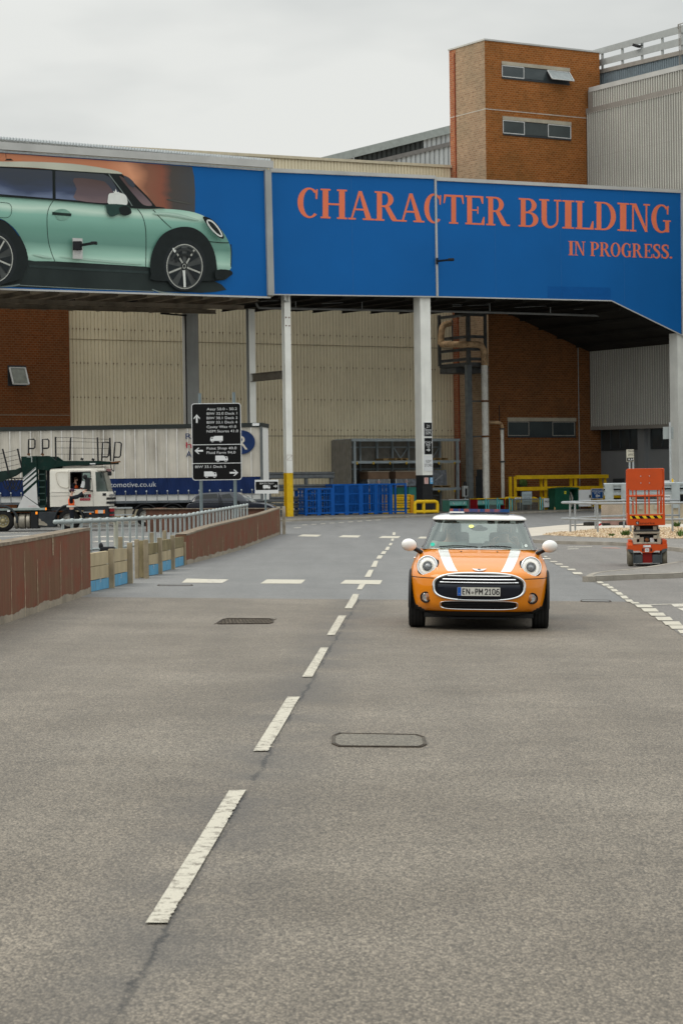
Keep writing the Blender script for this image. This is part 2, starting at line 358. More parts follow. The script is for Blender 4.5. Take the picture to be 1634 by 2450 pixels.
# ================================================================ SETTING: ground, roads, markings
def asphalt(name,c,patch,patchf,fine,seamline=None):
    m = bpy.data.materials.new(name); m.use_nodes = True
    nt = m.node_tree; N = nt.nodes; L = nt.links; b = N['Principled BSDF']
    b.inputs['Roughness'].default_value = .64; b.inputs['Specular IOR Level'].default_value = .45
    tc = N.new('ShaderNodeTexCoord')
    def noise(sc_,det=4,rough=.5,vec=None):
        n = N.new('ShaderNodeTexNoise'); n.inputs['Scale'].default_value = sc_; n.inputs['Detail'].default_value = det; n.inputs['Roughness'].default_value = rough
        L.new(vec or tc.outputs['Object'],n.inputs['Vector']); return n.outputs['Fac']
    def mr(v,a,b_,c_,d):
        r = N.new('ShaderNodeMapRange'); L.new(v,r.inputs['Value']); r.inputs['From Min'].default_value = a; r.inputs['From Max'].default_value = b_
        r.inputs['To Min'].default_value = c_; r.inputs['To Max'].default_value = d; return r.outputs[0]
    def mix(f,a,b_):
        x = N.new('ShaderNodeMix'); x.data_type = 'RGBA'; L.new(f,x.inputs['Factor']);
        (L.new(a,x.inputs['A']) if not isinstance(a,tuple) else setattr(x.inputs['A'],'default_value',(*a,1)))
        (L.new(b_,x.inputs['B']) if not isinstance(b_,tuple) else setattr(x.inputs['B'],'default_value',(*b_,1))); return x.outputs['Result']
    def scale(c_,f):
        v = N.new('ShaderNodeVectorMath'); v.operation = 'SCALE'; L.new(c_,v.inputs[0]); L.new(f,v.inputs['Scale']); return v.outputs[0]
    cur = mix(mr(noise(.45,6,.6),.4,.65,0,patchf),tuple(c),tuple(patch))
    # stretched wheel-path wear along the road
    mpn = N.new('ShaderNodeMapping'); mpn.inputs['Scale'].default_value = (1.3,.08,1); L.new(tc.outputs['Object'],mpn.inputs['Vector'])
    cur = scale(cur,mr(noise(1,4,.5,mpn.outputs[0]),.3,.7,.88,1.1))
    cur = scale(cur,mr(noise(2.3,6,.65),.35,.68,1.06,.91))
    spots = mr(noise(5.5,3,.55),.735,.76,0,.5)              # oil drips and small stains
    cur = mix(spots,cur,(.07,.062,.05))
    # stones: voronoi cells of about 8 mm
    vo = N.new('ShaderNodeTexVoronoi'); vo.inputs['Scale'].default_value = 105
    mg = N.new('ShaderNodeMapping'); mg.inputs['Scale'].default_value = (1,.5,1); L.new(tc.outputs['Object'],mg.inputs['Vector']); L.new(mg.outputs[0],vo.inputs['Vector'])
    sep = N.new('ShaderNodeSeparateColor'); L.new(vo.outputs['Color'],sep.inputs[0])
    cur = scale(cur,mr(sep.outputs[0],0,1,1 - fine,1 + fine))
    cur = scale(cur,mr(noise(55,4,.75,mg.outputs[0]),.36,.64,1 - fine * .6,1 + fine * .6))
    cur = scale(cur,mr(vo.outputs['Distance'],.35,.75,1,.55))
    if seamline:
        (x0,y0),(x1,y1) = seamline; dx,dy = x1 - x0,y1 - y0; ln = math.hypot(dx,dy); nx,ny = dy / ln,-dx / ln
        sx = N.new('ShaderNodeSeparateXYZ'); L.new(tc.outputs['Object'],sx.inputs[0])
        def lin(a,b_,k):
            m1 = N.new('ShaderNodeMath'); m1.operation = 'MULTIPLY'; L.new(sx.outputs[0],m1.inputs[0]); m1.inputs[1].default_value = a
            m2 = N.new('ShaderNodeMath'); m2.operation = 'MULTIPLY_ADD'; L.new(sx.outputs[1],m2.inputs[0]); m2.inputs[1].default_value = b_; L.new(m1.outputs[0],m2.inputs[2])
            m3 = N.new('ShaderNodeMath'); m3.operation = 'ADD'; L.new(m2.outputs[0],m3.inputs[0]); m3.inputs[1].default_value = k; return m3.outputs[0]
        d = lin(nx,ny,-(nx * x0 + ny * y0))
        wob = mr(noise(2.2,5,.6),0,1,-.06,.06); wob2 = mr(noise(22,5,.8),0,1,-.055,.055)
        ad = N.new('ShaderNodeMath'); ad.operation = 'ADD'; L.new(d,ad.inputs[0]); L.new(wob,ad.inputs[1])
        ad2 = N.new('ShaderNodeMath'); ad2.operation = 'ADD'; L.new(ad.outputs[0],ad2.inputs[0]); L.new(wob2,ad2.inputs[1])
        ab = N.new('ShaderNodeMath'); ab.operation = 'ABSOLUTE'; L.new(ad2.outputs[0],ab.inputs[0])
        crack = mr(ab.outputs[0],.004,.02,.95,0)
        stain = mr(ab.outputs[0],.03,.5,.62,0)
        br = mr(noise(1.1,3,.5),.38,.55,.15,1)
        mu = N.new('ShaderNodeMath'); mu.operation = 'MULTIPLY'; L.new(stain,mu.inputs[0]); L.new(br,mu.inputs[1])
        mu2 = N.new('ShaderNodeMath'); mu2.operation = 'MULTIPLY'; L.new(crack,mu2.inputs[0]); L.new(br,mu2.inputs[1])
        cur = mix(mu.outputs[0],cur,(.06,.055,.05)); cur = mix(mu2.outputs[0],cur,(.015,.014,.013))
    L.new(cur,b.inputs['Base Color'])
    bp = N.new('ShaderNodeBump'); bp.inputs['Strength'].default_value = .55; bp.inputs['Distance'].default_value = .006
    L.new(vo.outputs['Distance'],bp.inputs['Height']); bp.invert = True; L.new(bp.outputs[0],b.inputs['Normal'])
    return m
p_a = gnd(401,2212); p_b = gnd(748,1621)
mNear = asphalt('asphalt_worn',(.155,.13,.098),(.21,.18,.14),.95,.45,((p_a.x + .01,p_a.y),(p_b.x + .01,p_b.y)))
mFar = asphalt('asphalt_dark',(.17,.17,.165),(.2,.198,.19),.7,.2)
mFar.node_tree.nodes['Principled BSDF'].inputs['Roughness'].default_value = .6
mSide = asphalt('asphalt_side_road',(.17,.158,.143),(.205,.19,.172),.8,.35)
mPave = asphalt('asphalt_pavement',(.2,.185,.165),(.24,.225,.2),.8,.2)
mKerb = M('kerb_concrete',(.3,.275,.235),.85,var=.22,scale=1.5,bump=.3,fine=.12,streak=.35,streakc=(.13,.12,.1),sscale=1.2)
mPale = M('pale_concrete',(.47,.43,.37),.85,var=.1,scale=.8,fine=.1,bscale=20)

def drape(poly2,mat,dz,name,parent=None,kind='structure',fine=True):
    bm = bmesh.new(); vs = [bm.verts.new((p[0],p[1],0)) for p in poly2]; f = bm.faces.new(vs)
    if f.normal.z < 0: f.normal_flip()
    bmesh.ops.triangulate(bm,faces=bm.faces[:])
    xs = [p[0] for p in poly2]; ys = [p[1] for p in poly2]
    def cut(co,no):
        bmesh.ops.bisect_plane(bm,geom=bm.verts[:] + bm.edges[:] + bm.faces[:],plane_co=co,plane_no=no,dist=1e-5)
    for Y in list(range(36,61,1)):
        if min(ys) < Y < max(ys): cut((0,Y,0),(0,1,0))
    for X in range(-12,13,1):
        if min(xs) < X < max(xs) and max(ys) > 36 and min(ys) < 60: cut((X,0,0),(1,0,0))
    for X in (-12,12):
        if min(xs) < X < max(xs): cut((X,0,0),(1,0,0))
    for v in bm.verts: v.co.z = g(v.co.x,v.co.y) + dz
    me = bpy.data.meshes.new(name); bm.normal_update()
    for f in bm.faces:
        if f.normal.z < 0: f.normal_flip()
    bm.to_mesh(me); bm.free(); me.materials.append(mat)
    uvl = me.uv_layers.new(name='UVMap')
    for l in me.loops: co = me.vertices[l.vertex_index].co; uvl.data[l.index].uv = (co.x,co.y)
    o = bpy.data.objects.new(name,me); col.objects.link(o)
    if parent is not None: o.parent = parent
    elif kind: o['kind'] = kind
    return o
def gp(pts,conv=None,h=0.0):
    o = []
    for p in pts:
        x,y = conv(*p) if conv else p
        q = gnd(x,y,h); o.append((q.x,q.y))
    return o
mEarth = M('bare_ground',(.16,.145,.12),.95,var=.25,scale=.3)
ground = drape([(-2500,-60),(2500,-60),(2500,4000),(-2500,4000)],mEarth,-.03,'ground')
jl = gnd(-200,1425); jm = gnd(817,1433.5); jr = gnd(1900,1443)
def jy(x): return jl.y + (jr.y - jl.y) * (x - jl.x) / (jr.x - jl.x)
road = drape([(-16,-12),(16,-12),(16,jy(16)),(6,jy(6)),(0,jy(0) + .03),(-6,jy(-6)),(-16,jy(-16))],mNear,0.0,'road')
farr = drape([(-70,jy(-16) + 0.0),(-16,jy(-16)),(-6,jy(-6)),(0,jy(0) + .03),(6,jy(6)),(16,jy(16)),(70,jy(16)),(70,172),(-70,150)],mFar,0.0,'road_surface')
c4 = lambda x,y: (1240 + x * .2513,1200 + y * .2513)
c5 = lambda x,y: (380 + x * .3954,1240 + y * .3954)
c8 = lambda x,y: (680 + x / 3.564,1000 + y / 3.564)
# side road on the right, rougher
side = drape(gp([(225,515),(330,590),(440,630),(640,740),(790,800),(1100,985),(1290,1090),(1568,1290),(2600,1290),(2600,400),(1568,440),(1040,400),(330,395),(150,385)],c4),mSide,.004,'side_road')
# ---- painted markings
def paint_mat(name,c,wear=.55,thr=.6):
    m = bpy.data.materials.new(name); m.use_nodes = True; nt = m.node_tree; N = nt.nodes; L = nt.links; b = N['Principled BSDF']; b.inputs['Roughness'].default_value = .7
    tc = N.new('ShaderNodeTexCoord'); n = N.new('ShaderNodeTexNoise'); n.inputs['Scale'].default_value = 14; n.inputs['Detail'].default_value = 8; n.inputs['Roughness'].default_value = .75
    L.new(tc.outputs['Object'],n.inputs['Vector'])
    r = N.new('ShaderNodeMapRange'); r.inputs['From Min'].default_value = thr; r.inputs['From Max'].default_value = thr + .05; r.inputs['To Max'].default_value = wear; L.new(n.outputs['Fac'],r.inputs['Value'])
    x = N.new('ShaderNodeMix'); x.data_type = 'RGBA'; x.inputs['A'].default_value = (*c,1); x.inputs['B'].default_value = (.15,.13,.1,1); L.new(r.outputs[0],x.inputs['Factor'])
    n2 = N.new('ShaderNodeTexNoise'); n2.inputs['Scale'].default_value = 90; n2.inputs['Detail'].default_value = 3; L.new(tc.outputs['Object'],n2.inputs['Vector'])
    r2 = N.new('ShaderNodeMapRange'); r2.inputs['From Min'].default_value = .3; r2.inputs['From Max'].default_value = .7; r2.inputs['To Min'].default_value = .82; r2.inputs['To Max'].default_value = 1.12; L.new(n2.outputs['Fac'],r2.inputs['Value'])
    v = N.new('ShaderNodeVectorMath'); v.operation = 'SCALE'; L.new(x.outputs['Result'],v.inputs[0]); L.new(r2.outputs[0],v.inputs['Scale'])
    L.new(v.outputs[0],b.inputs['Base Color']); return m
mLine = paint_mat('road_paint',(.48,.45,.37),.6,.57)
mLineN = paint_mat('road_paint_near',(.48,.45,.37),.85,.525); mLineW = paint_mat('road_paint_worn',(.5,.47,.4),.8,.53)
mYel = M('road_paint_yellow',(.45,.3,.05),.8,var=.3,scale=5)
def marks(name,quads,conv=None,mat=mLine,dz=.008,parent=road,rag=0.0):
    obs = []
    for q in quads:
        P = gp(q,conv)
        if rag:                                           # ragged worn edge
            o2 = []
            n = len(P)
            for i in range(n):
                a = Vector(P[i]); b = Vector(P[(i + 1) % n]); L_ = (b - a).length; k = max(1,int(L_ / .025))
                for j in range(k):
                    p = a.lerp(b,j / k)
                    if j:
                        nn = Vector((b.y - a.y,a.x - b.x)).normalized(); amt = rag * ((1.3 * max(0,math.sin(j * .055 + 1)) * random.random()) if i == 1 else .06)
                        p = p + nn * random.uniform(-amt,amt * .25)
                    o2.append((p.x,p.y))
            P = o2
        obs.append(P)
    bm = bmesh.new()
    o = None
    for P in obs:
        d = drape(P,mat,dz,name,parent=parent);
        bm.from_mesh(d.data); me = d.data; bpy.data.objects.remove(d); bpy.data.meshes.remove(me)
    me = bpy.data.meshes.new(name); bm.to_mesh(me); bm.free(); me.materials.append(mat)
    o = bpy.data.objects.new(name,me); col.objects.link(o); o.parent = parent
    return o
cl = []
for a in ((1413,103,1430,1415,86,1432),(1405,138,1420,1407,124,1422),(1390,165,1408,1397,151,1414),(1367,194,1390,1378,174,1398),(1342,218,1368,1352,201,1377),(1314,246,1344,1327,226,1356),(1283,296,1315,1303,259,1327),(1244,357,1280,1270,314,1299),(1197,433,1228,1215,401,1250)):
    cl.append([c5(a[0],a[1]),c5(a[2],a[1]),c5(a[5],a[4]),c5(a[3],a[4])])
marks('centre_line_far',cl,parent=farr)
a1 = [[c5(1124,548),c5(1168,548),c5(1180,528),c5(1195,505),c5(1212,461),c5(1175,461)],[c5(1016,711),c5(1065,711),c5(1135,592),c5(1087,592)],
      [(723,1621),(748,1621),(786,1551),(767,1551)]]
marks('centre_line_middle',a1,rag=.004,mat=mLineN)
marks('centre_line_near',[[(349,2212),(402,2212),(589,1893),(549,1893)],[(606,1799),(642,1799),(718,1669),(688,1669)]],rag=.009,mat=mLineN)
marks('crossing_marks',[[(140,391),(285,392),(300,369),(170,366)],[(615,396),(862,397),(888,373),(655,371)],[(1098,397),(1338,401),(1352,376),(1128,374)],
    [(840,110),(960,112),(985,101),(870,98)],[(1085,115),(1205,117),(1222,105),(1115,103)],[(1327,120),(1448,121),(1462,109),(1352,108)],[(1566,123),(1650,124),(1660,113),(1580,112)]],c5,parent=farr,dz=.005)
marks('crossing_mark_worn',[[(285,392),(385,393),(425,371),(300,369)]],c5,mat=mLineW,parent=farr,dz=.005)
# give-way dashes at the mouth of the side road
dq = []
for cx_,cy_,w_,h_ in ((255,527,40,10),(278,547,65,10),(333,575,78,9),(385,599,82,11),(437,625,90,12),(503,651,90,14),(560,686,105,20),
                         (775,773,70,16),(828,797,80,17),(872,822,72,20),(912,850,76,22),(957,880,78,26),(1005,915,84,28),(1052,949,84,22),(1108,970,90,14),
                         (1192,1000,170,27),(1250,1038,165,32),(1318,1079,165,30),(1384,1121,170,34),(1462,1164,185,34),(1535,1202,210,34),(1620,1245,220,34),(1700,1290,220,34)):
    k = h_ * .62 + 8
    dq.append([(cx_ - w_ / 2 + k,cy_ + h_ / 2),(cx_ + w_ / 2 + 2,cy_ + h_ / 2),(cx_ + w_ / 2 - k,cy_ - h_ / 2),(cx_ - w_ / 2 - 2,cy_ - h_ / 2)])
marks('give_way_dashes',dq,c4,dz=.010,parent=side,mat=mLine)
marks('side_road_line',[[(1250,990),(1460,985),(1460,979),(1250,984)],[(1480,1008),(1568,1006),(1700,985),(1700,975),(1445,980)],[(1560,1045),(1700,1048),(1700,1015),(1505,1018)],
    [(465,438),(700,433),(700,429),(465,434)],[(460,458),(570,455),(570,450),(470,452)]],c4,dz=.010,parent=side,mat=mLineW)
marks('side_road_faded_mark',[[(800,447),(985,452),(930,439),(790,441)]],c4,dz=.010,parent=side,mat=M('faded_red_paint',(.33,.22,.19),.8,var=.2))
jd = []
for i in range(9):
    x = 150 + i * 78; y = 912 - i * 5.2; jd.append([(x,y + 3),(x + 42,y + 1.5),(x + 50,y - 2.5),(x + 8,y - 1)])
marks('junction_dashes',jd + [[(80,940),(140,938),(145,934),(85,936)],[(-20,886),(200,878),(600,862),(1300,842),(1300,838),(600,857),(200,873),(-20,881)]],c8,parent=farr,mat=mLineW,dz=.006)
c2b = lambda x,y: (x / 5.227,1220 + y / 5.227)
marks('yard_lines',[[(1140,405),(1420,398),(1420,385),(1260,385)],[(1150,345),(1420,340),(1420,328),(1250,330)],[(1100,215),(1400,211),(1400,207),(1100,210)],[(-30,340),(500,318),(800,300),(800,296),(500,312),(-30,334)],
    [(1440,405),(1900,400),(1900,390),(1440,393)],[(1440,345),(1900,342),(1900,334),(1440,336)],[(-30,292),(380,287),(380,284),(-30,288)]],c2b,parent=farr,mat=mLineW,dz=.006)
marks('yard_yellow_mark',[[(-60,385),(40,385),(0,372),(-60,372)]],c2b,parent=farr,mat=mYel,dz=.006)
# ---- far kerb and apron in front of the buildings
fk = gp([(-600,1262),(0,1257),(600,1249.5),(680,1248),(860,1243),(1040,1236.5),(1240,1230),(1426,1221.5),(1634,1214),(1900,1204)])
ap = drape(fk + [(70,200),(-70,190)],mPave,.10,'pavement')
def kerbrun(name,P,h,wd=.13,parent=None,mat=mKerb,blk=.915,z0=-.02):
    mb = MB()
    P = [Vector((p[0],p[1])) for p in P]
    for a,b in zip(P,P[1:]):
        L_ = (b - a).length; k = max(1,round(L_ / blk)); d = (b - a).normalized(); n = Vector((-d.y,d.x))
        for i in range(k):
            p = a.lerp(b,i / k + .003 / L_); q = a.lerp(b,(i + 1) / k - .003 / L_)
            V = []
            for e in (p,q):
                f = e + n * wd; ge = g(e.x,e.y); gf = g(f.x,f.y)
                V += [(e.x,e.y,ge + z0),(e.x,e.y,ge + h - .02),(e.x + n.x * .02,e.y + n.y * .02,ge + h),(f.x,f.y,gf + h),(f.x,f.y,gf + z0)]
            mb.add(V,[(0,5,6,1),(1,6,7,2),(2,7,8,3),(3,8,9,4),(4,3,2,1,0)[::-1],(5,6,7,8,9)[::-1]],mat)
    o = mb.build(name,parent)
    if parent is None: o['kind'] = 'structure'
    return o
kerbrun('kerb',fk,.115)
# ---- near island and back pavement on the right
HK = .10
isl = gp([(636,706),(662,690),(705,677),(770,667),(860,657),(1050,641),(1300,606),(1568,560),(1800,512),(2400,480),(2400,672),(1800,672),(1568,675),(1470,683),(1190,690),(900,703),(740,710),(660,714)],c4,HK)
drape(isl,mPave,HK - .004,'pavement_island')
ring = isl + [isl[0]]
kerbrun('kerb_island',[isl[0]] + isl[:0:-1][:9] ,HK + .002)
kerbrun('kerb_island_back',[isl[8],isl[7],isl[6],isl[5],isl[4],isl[3],isl[2],isl[1],isl[0]],HK + .002)
bk = gp([(130,362),(230,368),(350,375),(800,383),(1040,392),(1250,410),(1400,430),(1568,447),(2400,520)],c4,HK)
bkb = gp([(2400,330),(1568,352),(900,347),(490,330),(225,318),(110,330)],c4,HK)
drape(bk + bkb,mPave,HK - .004,'pavement_back')
kerbrun('kerb_back',bk,HK + .002)
drape(gp([(60,252),(400,222),(760,198),(1568,150),(2400,120),(2400,200),(1568,252),(1000,255),(750,262),(500,290),(225,318),(110,330)],c4,HK),mPale,HK - .008,'path')
# gravel bed: pebbles
gv = gp([(225,317),(300,300),(520,286),(750,262),(1000,254),(1568,248),(2000,240),(2000,345),(1568,351),(900,346),(490,329)],c4,HK)
mGr = M('gravel_stone',(.46,.36,.24),.9,var=.35,scale=9,bump=.8,bscale=30,fine=.3)
gbed = drape(gv,mGr,HK + .0,'gravel_base')
def inpoly(x,y,P):
    c = False; n = len(P)
    for i in range(n):
        x1,y1 = P[i]; x2,y2 = P[i - 1]
        if (y1 > y) != (y2 > y) and x < (x2 - x1) * (y - y1) / (y2 - y1) + x1: c = not c
    return c
gm = [M('pebble_tan',(.5,.38,.24),.9,var=.2),M('pebble_pale',(.6,.5,.37),.9,var=.2),M('pebble_brown',(.3,.2,.12),.9,var=.2)]
mb = MB(); xs = [p[0] for p in gv]; ys = [p[1] for p in gv]; k = 0
while k < 9000:
    x = random.uniform(min(xs),min(max(xs),17)); y = random.uniform(min(ys),max(ys))
    if not inpoly(x,y,gv):
        k += .2; continue
    r_ = random.uniform(.02,.05); z = g(x,y) + HK + random.uniform(0,.03); a = random.uniform(0,6)
    V = [(x + r_ * math.cos(a + i * 1.57) * random.uniform(.7,1.2),y + r_ * math.sin(a + i * 1.57) * random.uniform(.7,1.2),z - .01) for i in range(4)] + [(x,y,z + r_ * random.uniform(.5,.9))]
    mb.add(V,[(0,1,4),(1,2,4),(2,3,4),(3,0,4)],random.choice(gm)); k += 1
o = mb.build('gravel'); tag(o,'tan and cream gravel spread behind the pavement by the tube railings','gravel',kind='stuff')
# weeds
mLeaf = M('weed_leaf',(.07,.12,.03),.7,var=.3)
def weed(px,py,hh,n,label):
    c = gnd(px,py,HK); mb = MB()
    for i in range(n):
        a = random.uniform(0,6.3); l = hh * random.uniform(.5,1); d = Vector((math.cos(a),math.sin(a),0)); s_ = Vector((-d.y,d.x,0)) * .02
        b0 = c + d * random.uniform(0,.12); t = b0 + d * l * random.uniform(.2,.8) + Vector((0,0,l)); m_ = b0.lerp(t,.55) + Vector((0,0,.02))
        mb.add([b0 - s_ * .5,b0 + s_ * .5,m_ + s_,t,m_ - s_],[(0,1,2,4),(4,2,3)],mLeaf)
    o = mb.build('weed'); tag(o,label,'weed','weeds growing at the edge of the gravel')
weed(1496,1283,.22,60,'largest green weed, at the gravel edge just left of the orange lift')
weed(1461,1284,.14,30,'small low weed at the gravel edge between two railing posts')
weed(1618,1262,.25,50,'leafy weed against the concrete barrier right of the orange lift')
weed(1627,1285,.3,18,'thin upright weed in the gravel at the right edge of the picture')

# ---- drain covers
mIron = M('cast_iron',(.075,.062,.05),.7,metal=.3,var=.35,scale=12)
mIronTar = asphalt('tarred_cover',(.17,.15,.115),(.13,.115,.09),.6,.35)
def cover(name,q,label,bars=0,fill=mIronTar):
    P = [gnd(*p) for p in q]; c = sum(P,Vector()) / 4
    t = thing(name,label,'drain cover',(c.x,c.y,g(c.x,c.y)))
    mb = MB()
    def oct_(k): return [q for i in range(4) for q in (P[i].lerp(P[i - 1],.07 if i % 2 else .2).lerp(c,k),P[i].lerp(P[(i + 1) % 4],.2 if i % 2 else .07).lerp(c,k))]
    for k,w_ in ((0,.009),(.045,.006)):
        Q = oct_(k)
        for i in range(8): mb.beam(Q[i] + Vector((0,0,.004)),Q[(i + 1) % 8] + Vector((0,0,.004)),w_,.012,mIron)
    mb.build('frame',t)
    mb = MB(); k = 0
    P2 = [p.lerp(c,.05) for p in P]; P8 = oct_(.01)
    if bars:
        for i in range(bars):
            u = (i + .5) / bars; a = P2[0].lerp(P2[1],u); b = P2[3].lerp(P2[2],u)
            dx = (P2[1] - P2[0]) * (1.5 / bars) * random.uniform(.6,1)
            mb.beam(a + Vector((0,0,.003)) - dx,b + Vector((0,0,.003)) + dx,.008,.008,mIron)
        for i in range(5):
            u = (i + .5) / 5; a = P2[0].lerp(P2[3],u); b = P2[1].lerp(P2[2],u)
            mb.beam(a + Vector((0,0,.003)),b + Vector((0,0,.003)),.01,.008,mIron)
        mb.build('grating',t)
    mb = MB(); mb.poly([p + Vector((0,0,.0062 if not bars else .0022)) for p in P8],fill)
    mb.build('plate',t)
cover('drain_cover',[(795,1787),(1021,1789),(1013,1760),(797,1756)],'nearest drain cover, flat and asphalt-filled, in the road in front of the car')
cover('drain_grate',[(515,1494),(653,1493),(655,1481),(537,1480)],'rusty sunken drain grating in the left lane beyond the near dashes',14,M('grate_pit',(.13,.11,.085),.9,var=.5,scale=14))
cover('drain_cover',[(1388,1440),(1462,1441),(1458,1437),(1390,1436)],'thin iron drain cover on the tarmac joint right of the car',0,mFar)
cover('drain_cover',[(742,1435 - 34),(832,1402),(830,1398.5),(746,1398)] if 0 else [(742 - 365,1402),(462,1402),(460,1399),(380,1399)],'dark drain cover beside the flood boards on the left',0,mFar)
# ================================================================ BUILDINGS
tB = 141.7 * CA; tL = tB - .7; tW = 160.8 * CA; tT = 132.3
def stbox(mb,s0,s1,t0,t1,z0,z1,m):
    return mb.prism([st(s0,t0,z0),st(s1,t0,z0),st(s1,t1,z0),st(s0,t1,z0)],(0,0,z1 - z0),m)
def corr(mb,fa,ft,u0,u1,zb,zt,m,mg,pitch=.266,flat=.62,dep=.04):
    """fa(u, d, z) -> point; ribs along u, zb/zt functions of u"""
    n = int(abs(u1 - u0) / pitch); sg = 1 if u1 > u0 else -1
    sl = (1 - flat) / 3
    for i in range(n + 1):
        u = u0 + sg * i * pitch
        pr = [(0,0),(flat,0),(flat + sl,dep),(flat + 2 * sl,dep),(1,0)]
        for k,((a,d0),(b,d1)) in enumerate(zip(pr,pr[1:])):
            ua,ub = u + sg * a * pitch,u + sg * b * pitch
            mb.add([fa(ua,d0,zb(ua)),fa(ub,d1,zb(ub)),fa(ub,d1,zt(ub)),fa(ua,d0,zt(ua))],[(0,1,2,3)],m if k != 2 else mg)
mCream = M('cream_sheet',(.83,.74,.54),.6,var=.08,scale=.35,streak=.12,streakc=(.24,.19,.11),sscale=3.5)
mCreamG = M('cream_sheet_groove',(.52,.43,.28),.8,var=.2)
mTrim = M('pale_trim',(.5,.5,.48),.55,var=.1,scale=.6,grime=.2,streakc=(.3,.29,.26))
mCreamTrim = M('cream_trim',(.64,.57,.42),.6,var=.1)
mSeam = M('dirty_seam',(.3,.24,.15),.9,var=.3)
mBrickO = brick('brick_orange','#a0602f','#8a4f23','#a4805a',patch=(.16,.085,.03),pf=.55)
mBrickP = brick('brick_weathered','#a68a70','#8c715a','#aa9c88',patch=(.24,.2,.14),pf=.6)
mBrickR = brick('brick_red','#96543a','#a86a48','#a08a74',pf=.3)
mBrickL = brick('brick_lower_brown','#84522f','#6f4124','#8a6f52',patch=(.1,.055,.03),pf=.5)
mBrickD = brick('brick_brown','#7d4625','#6d3b1e','#80664c',patch=(.13,.07,.035),pf=.4)
mConc = M('lintel_concrete',(.42,.38,.3),.85,var=.15,scale=1,fine=.1,bscale=12)
mPane = M('dark_window_glass',(.045,.06,.065),.12,var=.2,scale=.6,spec=.9)
mFrameW = M('white_window_frame',(.6,.61,.6),.5,var=.05)
mFrameD = M('dark_window_frame',(.05,.055,.06),.5,var=.1)
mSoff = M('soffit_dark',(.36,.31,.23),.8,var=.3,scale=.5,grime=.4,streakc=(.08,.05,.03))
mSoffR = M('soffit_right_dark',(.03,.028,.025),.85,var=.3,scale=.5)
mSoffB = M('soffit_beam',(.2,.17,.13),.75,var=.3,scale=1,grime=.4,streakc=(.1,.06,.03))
mPost = M('white_column_paint',(.82,.82,.77),.6,var=.08,scale=.8,streak=.18,streakc=(.35,.33,.28),sscale=2.5)
mPostG = M('grey_column_paint',(.36,.37,.36),.7,var=.12,scale=.5,streak=.2,streakc=(.2,.19,.17))
mBlackP = M('black_base_paint',(.02,.021,.022),.6,var=.15)

# ---- warehouse -----------------------------------------------------------------
wh = thing('warehouse','large cream corrugated metal warehouse behind the bridge, between brown brick wall and brick tower','warehouse',st(85,tW,0))
sW0 = bt(116,351,tW)[0]; sW1 = bt(1083,397,tW)[0] + .4; zW0 = bt(131,343,tW)[1]; zW1 = bt(1080,397,tW)[1]
zw = lambda s: zW0 + (zW1 - zW0) * (s - sW0) / (sW1 - sW0)
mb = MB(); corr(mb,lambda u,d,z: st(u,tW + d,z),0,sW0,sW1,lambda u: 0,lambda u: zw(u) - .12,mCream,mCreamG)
for (px,py) in ((450,818),(450,1043)):
    z = bt(px,py,tW)[1]; stbox(mb,sW0,sW1,tW - .012,tW + .03,z - .02,z + .02,mSeam)
n = int((sW1 - sW0) / .266)
for (px,py) in ((450,793.5),(450,873),(450,953),(750,1029)):
    z = bt(px,py,tW)[1]
    for i in range(n):
        if (i % 5 in (1,2,4)) or (i < 9): stbox(mb,sW0 + i * .266 + .19,sW0 + i * .266 + .24,tW - .012,tW + .02,z - .045,z + .035,mRust)
mb.build('wall',wh)
mb = MB(); mb.prism([st(sW0 - .1,tW - .12,zw(sW0) - .14),st(sW1,tW - .12,zw(sW1) - .14),st(sW1,tW - .12,zw(sW1) + .05),st(sW0 - .1,tW - .12,zw(sW0) + .05)],BX * .3,mCreamTrim)
mb.build('eaves_trim',wh)
mb = MB(); mb.add([st(sW0,tW + .1,zw(sW0) + .02),st(sW1,tW + .1,zw(sW1) + .02),st(sW1,tW + 30,zw(sW1) + 1),st(sW0 - 8,tW + 30,zw(sW0) + .2)],[(0,1,2,3)],mCreamTrim)
mb.add([st(sW0,tW + .1,0),st(sW0,tW + .1,zw(sW0) - .02),st(sW0,tW + 30,zw(sW0) - .02),st(sW0,tW + 30,0)],[(0,1,2,3)],mCream)
mb.build('roof',wh)

# ---- brown brick wall on the left -----------------------------------------------
bw = thing('brick_building','dark brown brick building at the left edge with one small tilted-open window','building',st(66,tW - .4,0))
tK = tW - .35; sK = bt(167,850,tK)[0]
mb = MB(); stbox(mb,sK - 22,sK,tK,tK + 6,0,16.5,mBrickD)
z = bt(80,993,tK)[1]; stbox(mb,sK - 22,sK + .02,tK - .02,tK + .01,z - .02,z + .02,M('mortar_line',(.3,.26,.2),.9,var=.2))
mb.build('wall',bw)
a = bt(19,874,tK); b_ = bt(64,924,tK)
mb = MB(); stbox(mb,a[0],b_[0],tK - .03,tK + .05,b_[1],a[1],mFrameD); fr = mb.build('window',bw)
mb = MB(); O = st(a[0] + .1,tK - .06,a[1] - .15); dn = Vector((0,0,-1)) * (a[1] - b_[1] - .25) - BX * .55; rt = AX * (b_[0] - a[0] - .2)
mb.add([O,O + rt,O + rt + dn,O + dn],[(0,1,2,3)],M('pale_window_glass',(.2,.22,.2),.2,var=.3,scale=2,spec=.8))
mb.build('pane',fr)
mb = MB()
for p,q in ((O,O + rt),(O + rt,O + rt + dn),(O + rt + dn,O + dn),(O + dn,O)): mb.beam(p - BX * .02,q - BX * .02,.08,.08,mFrameW)
mb.build('sash',fr)

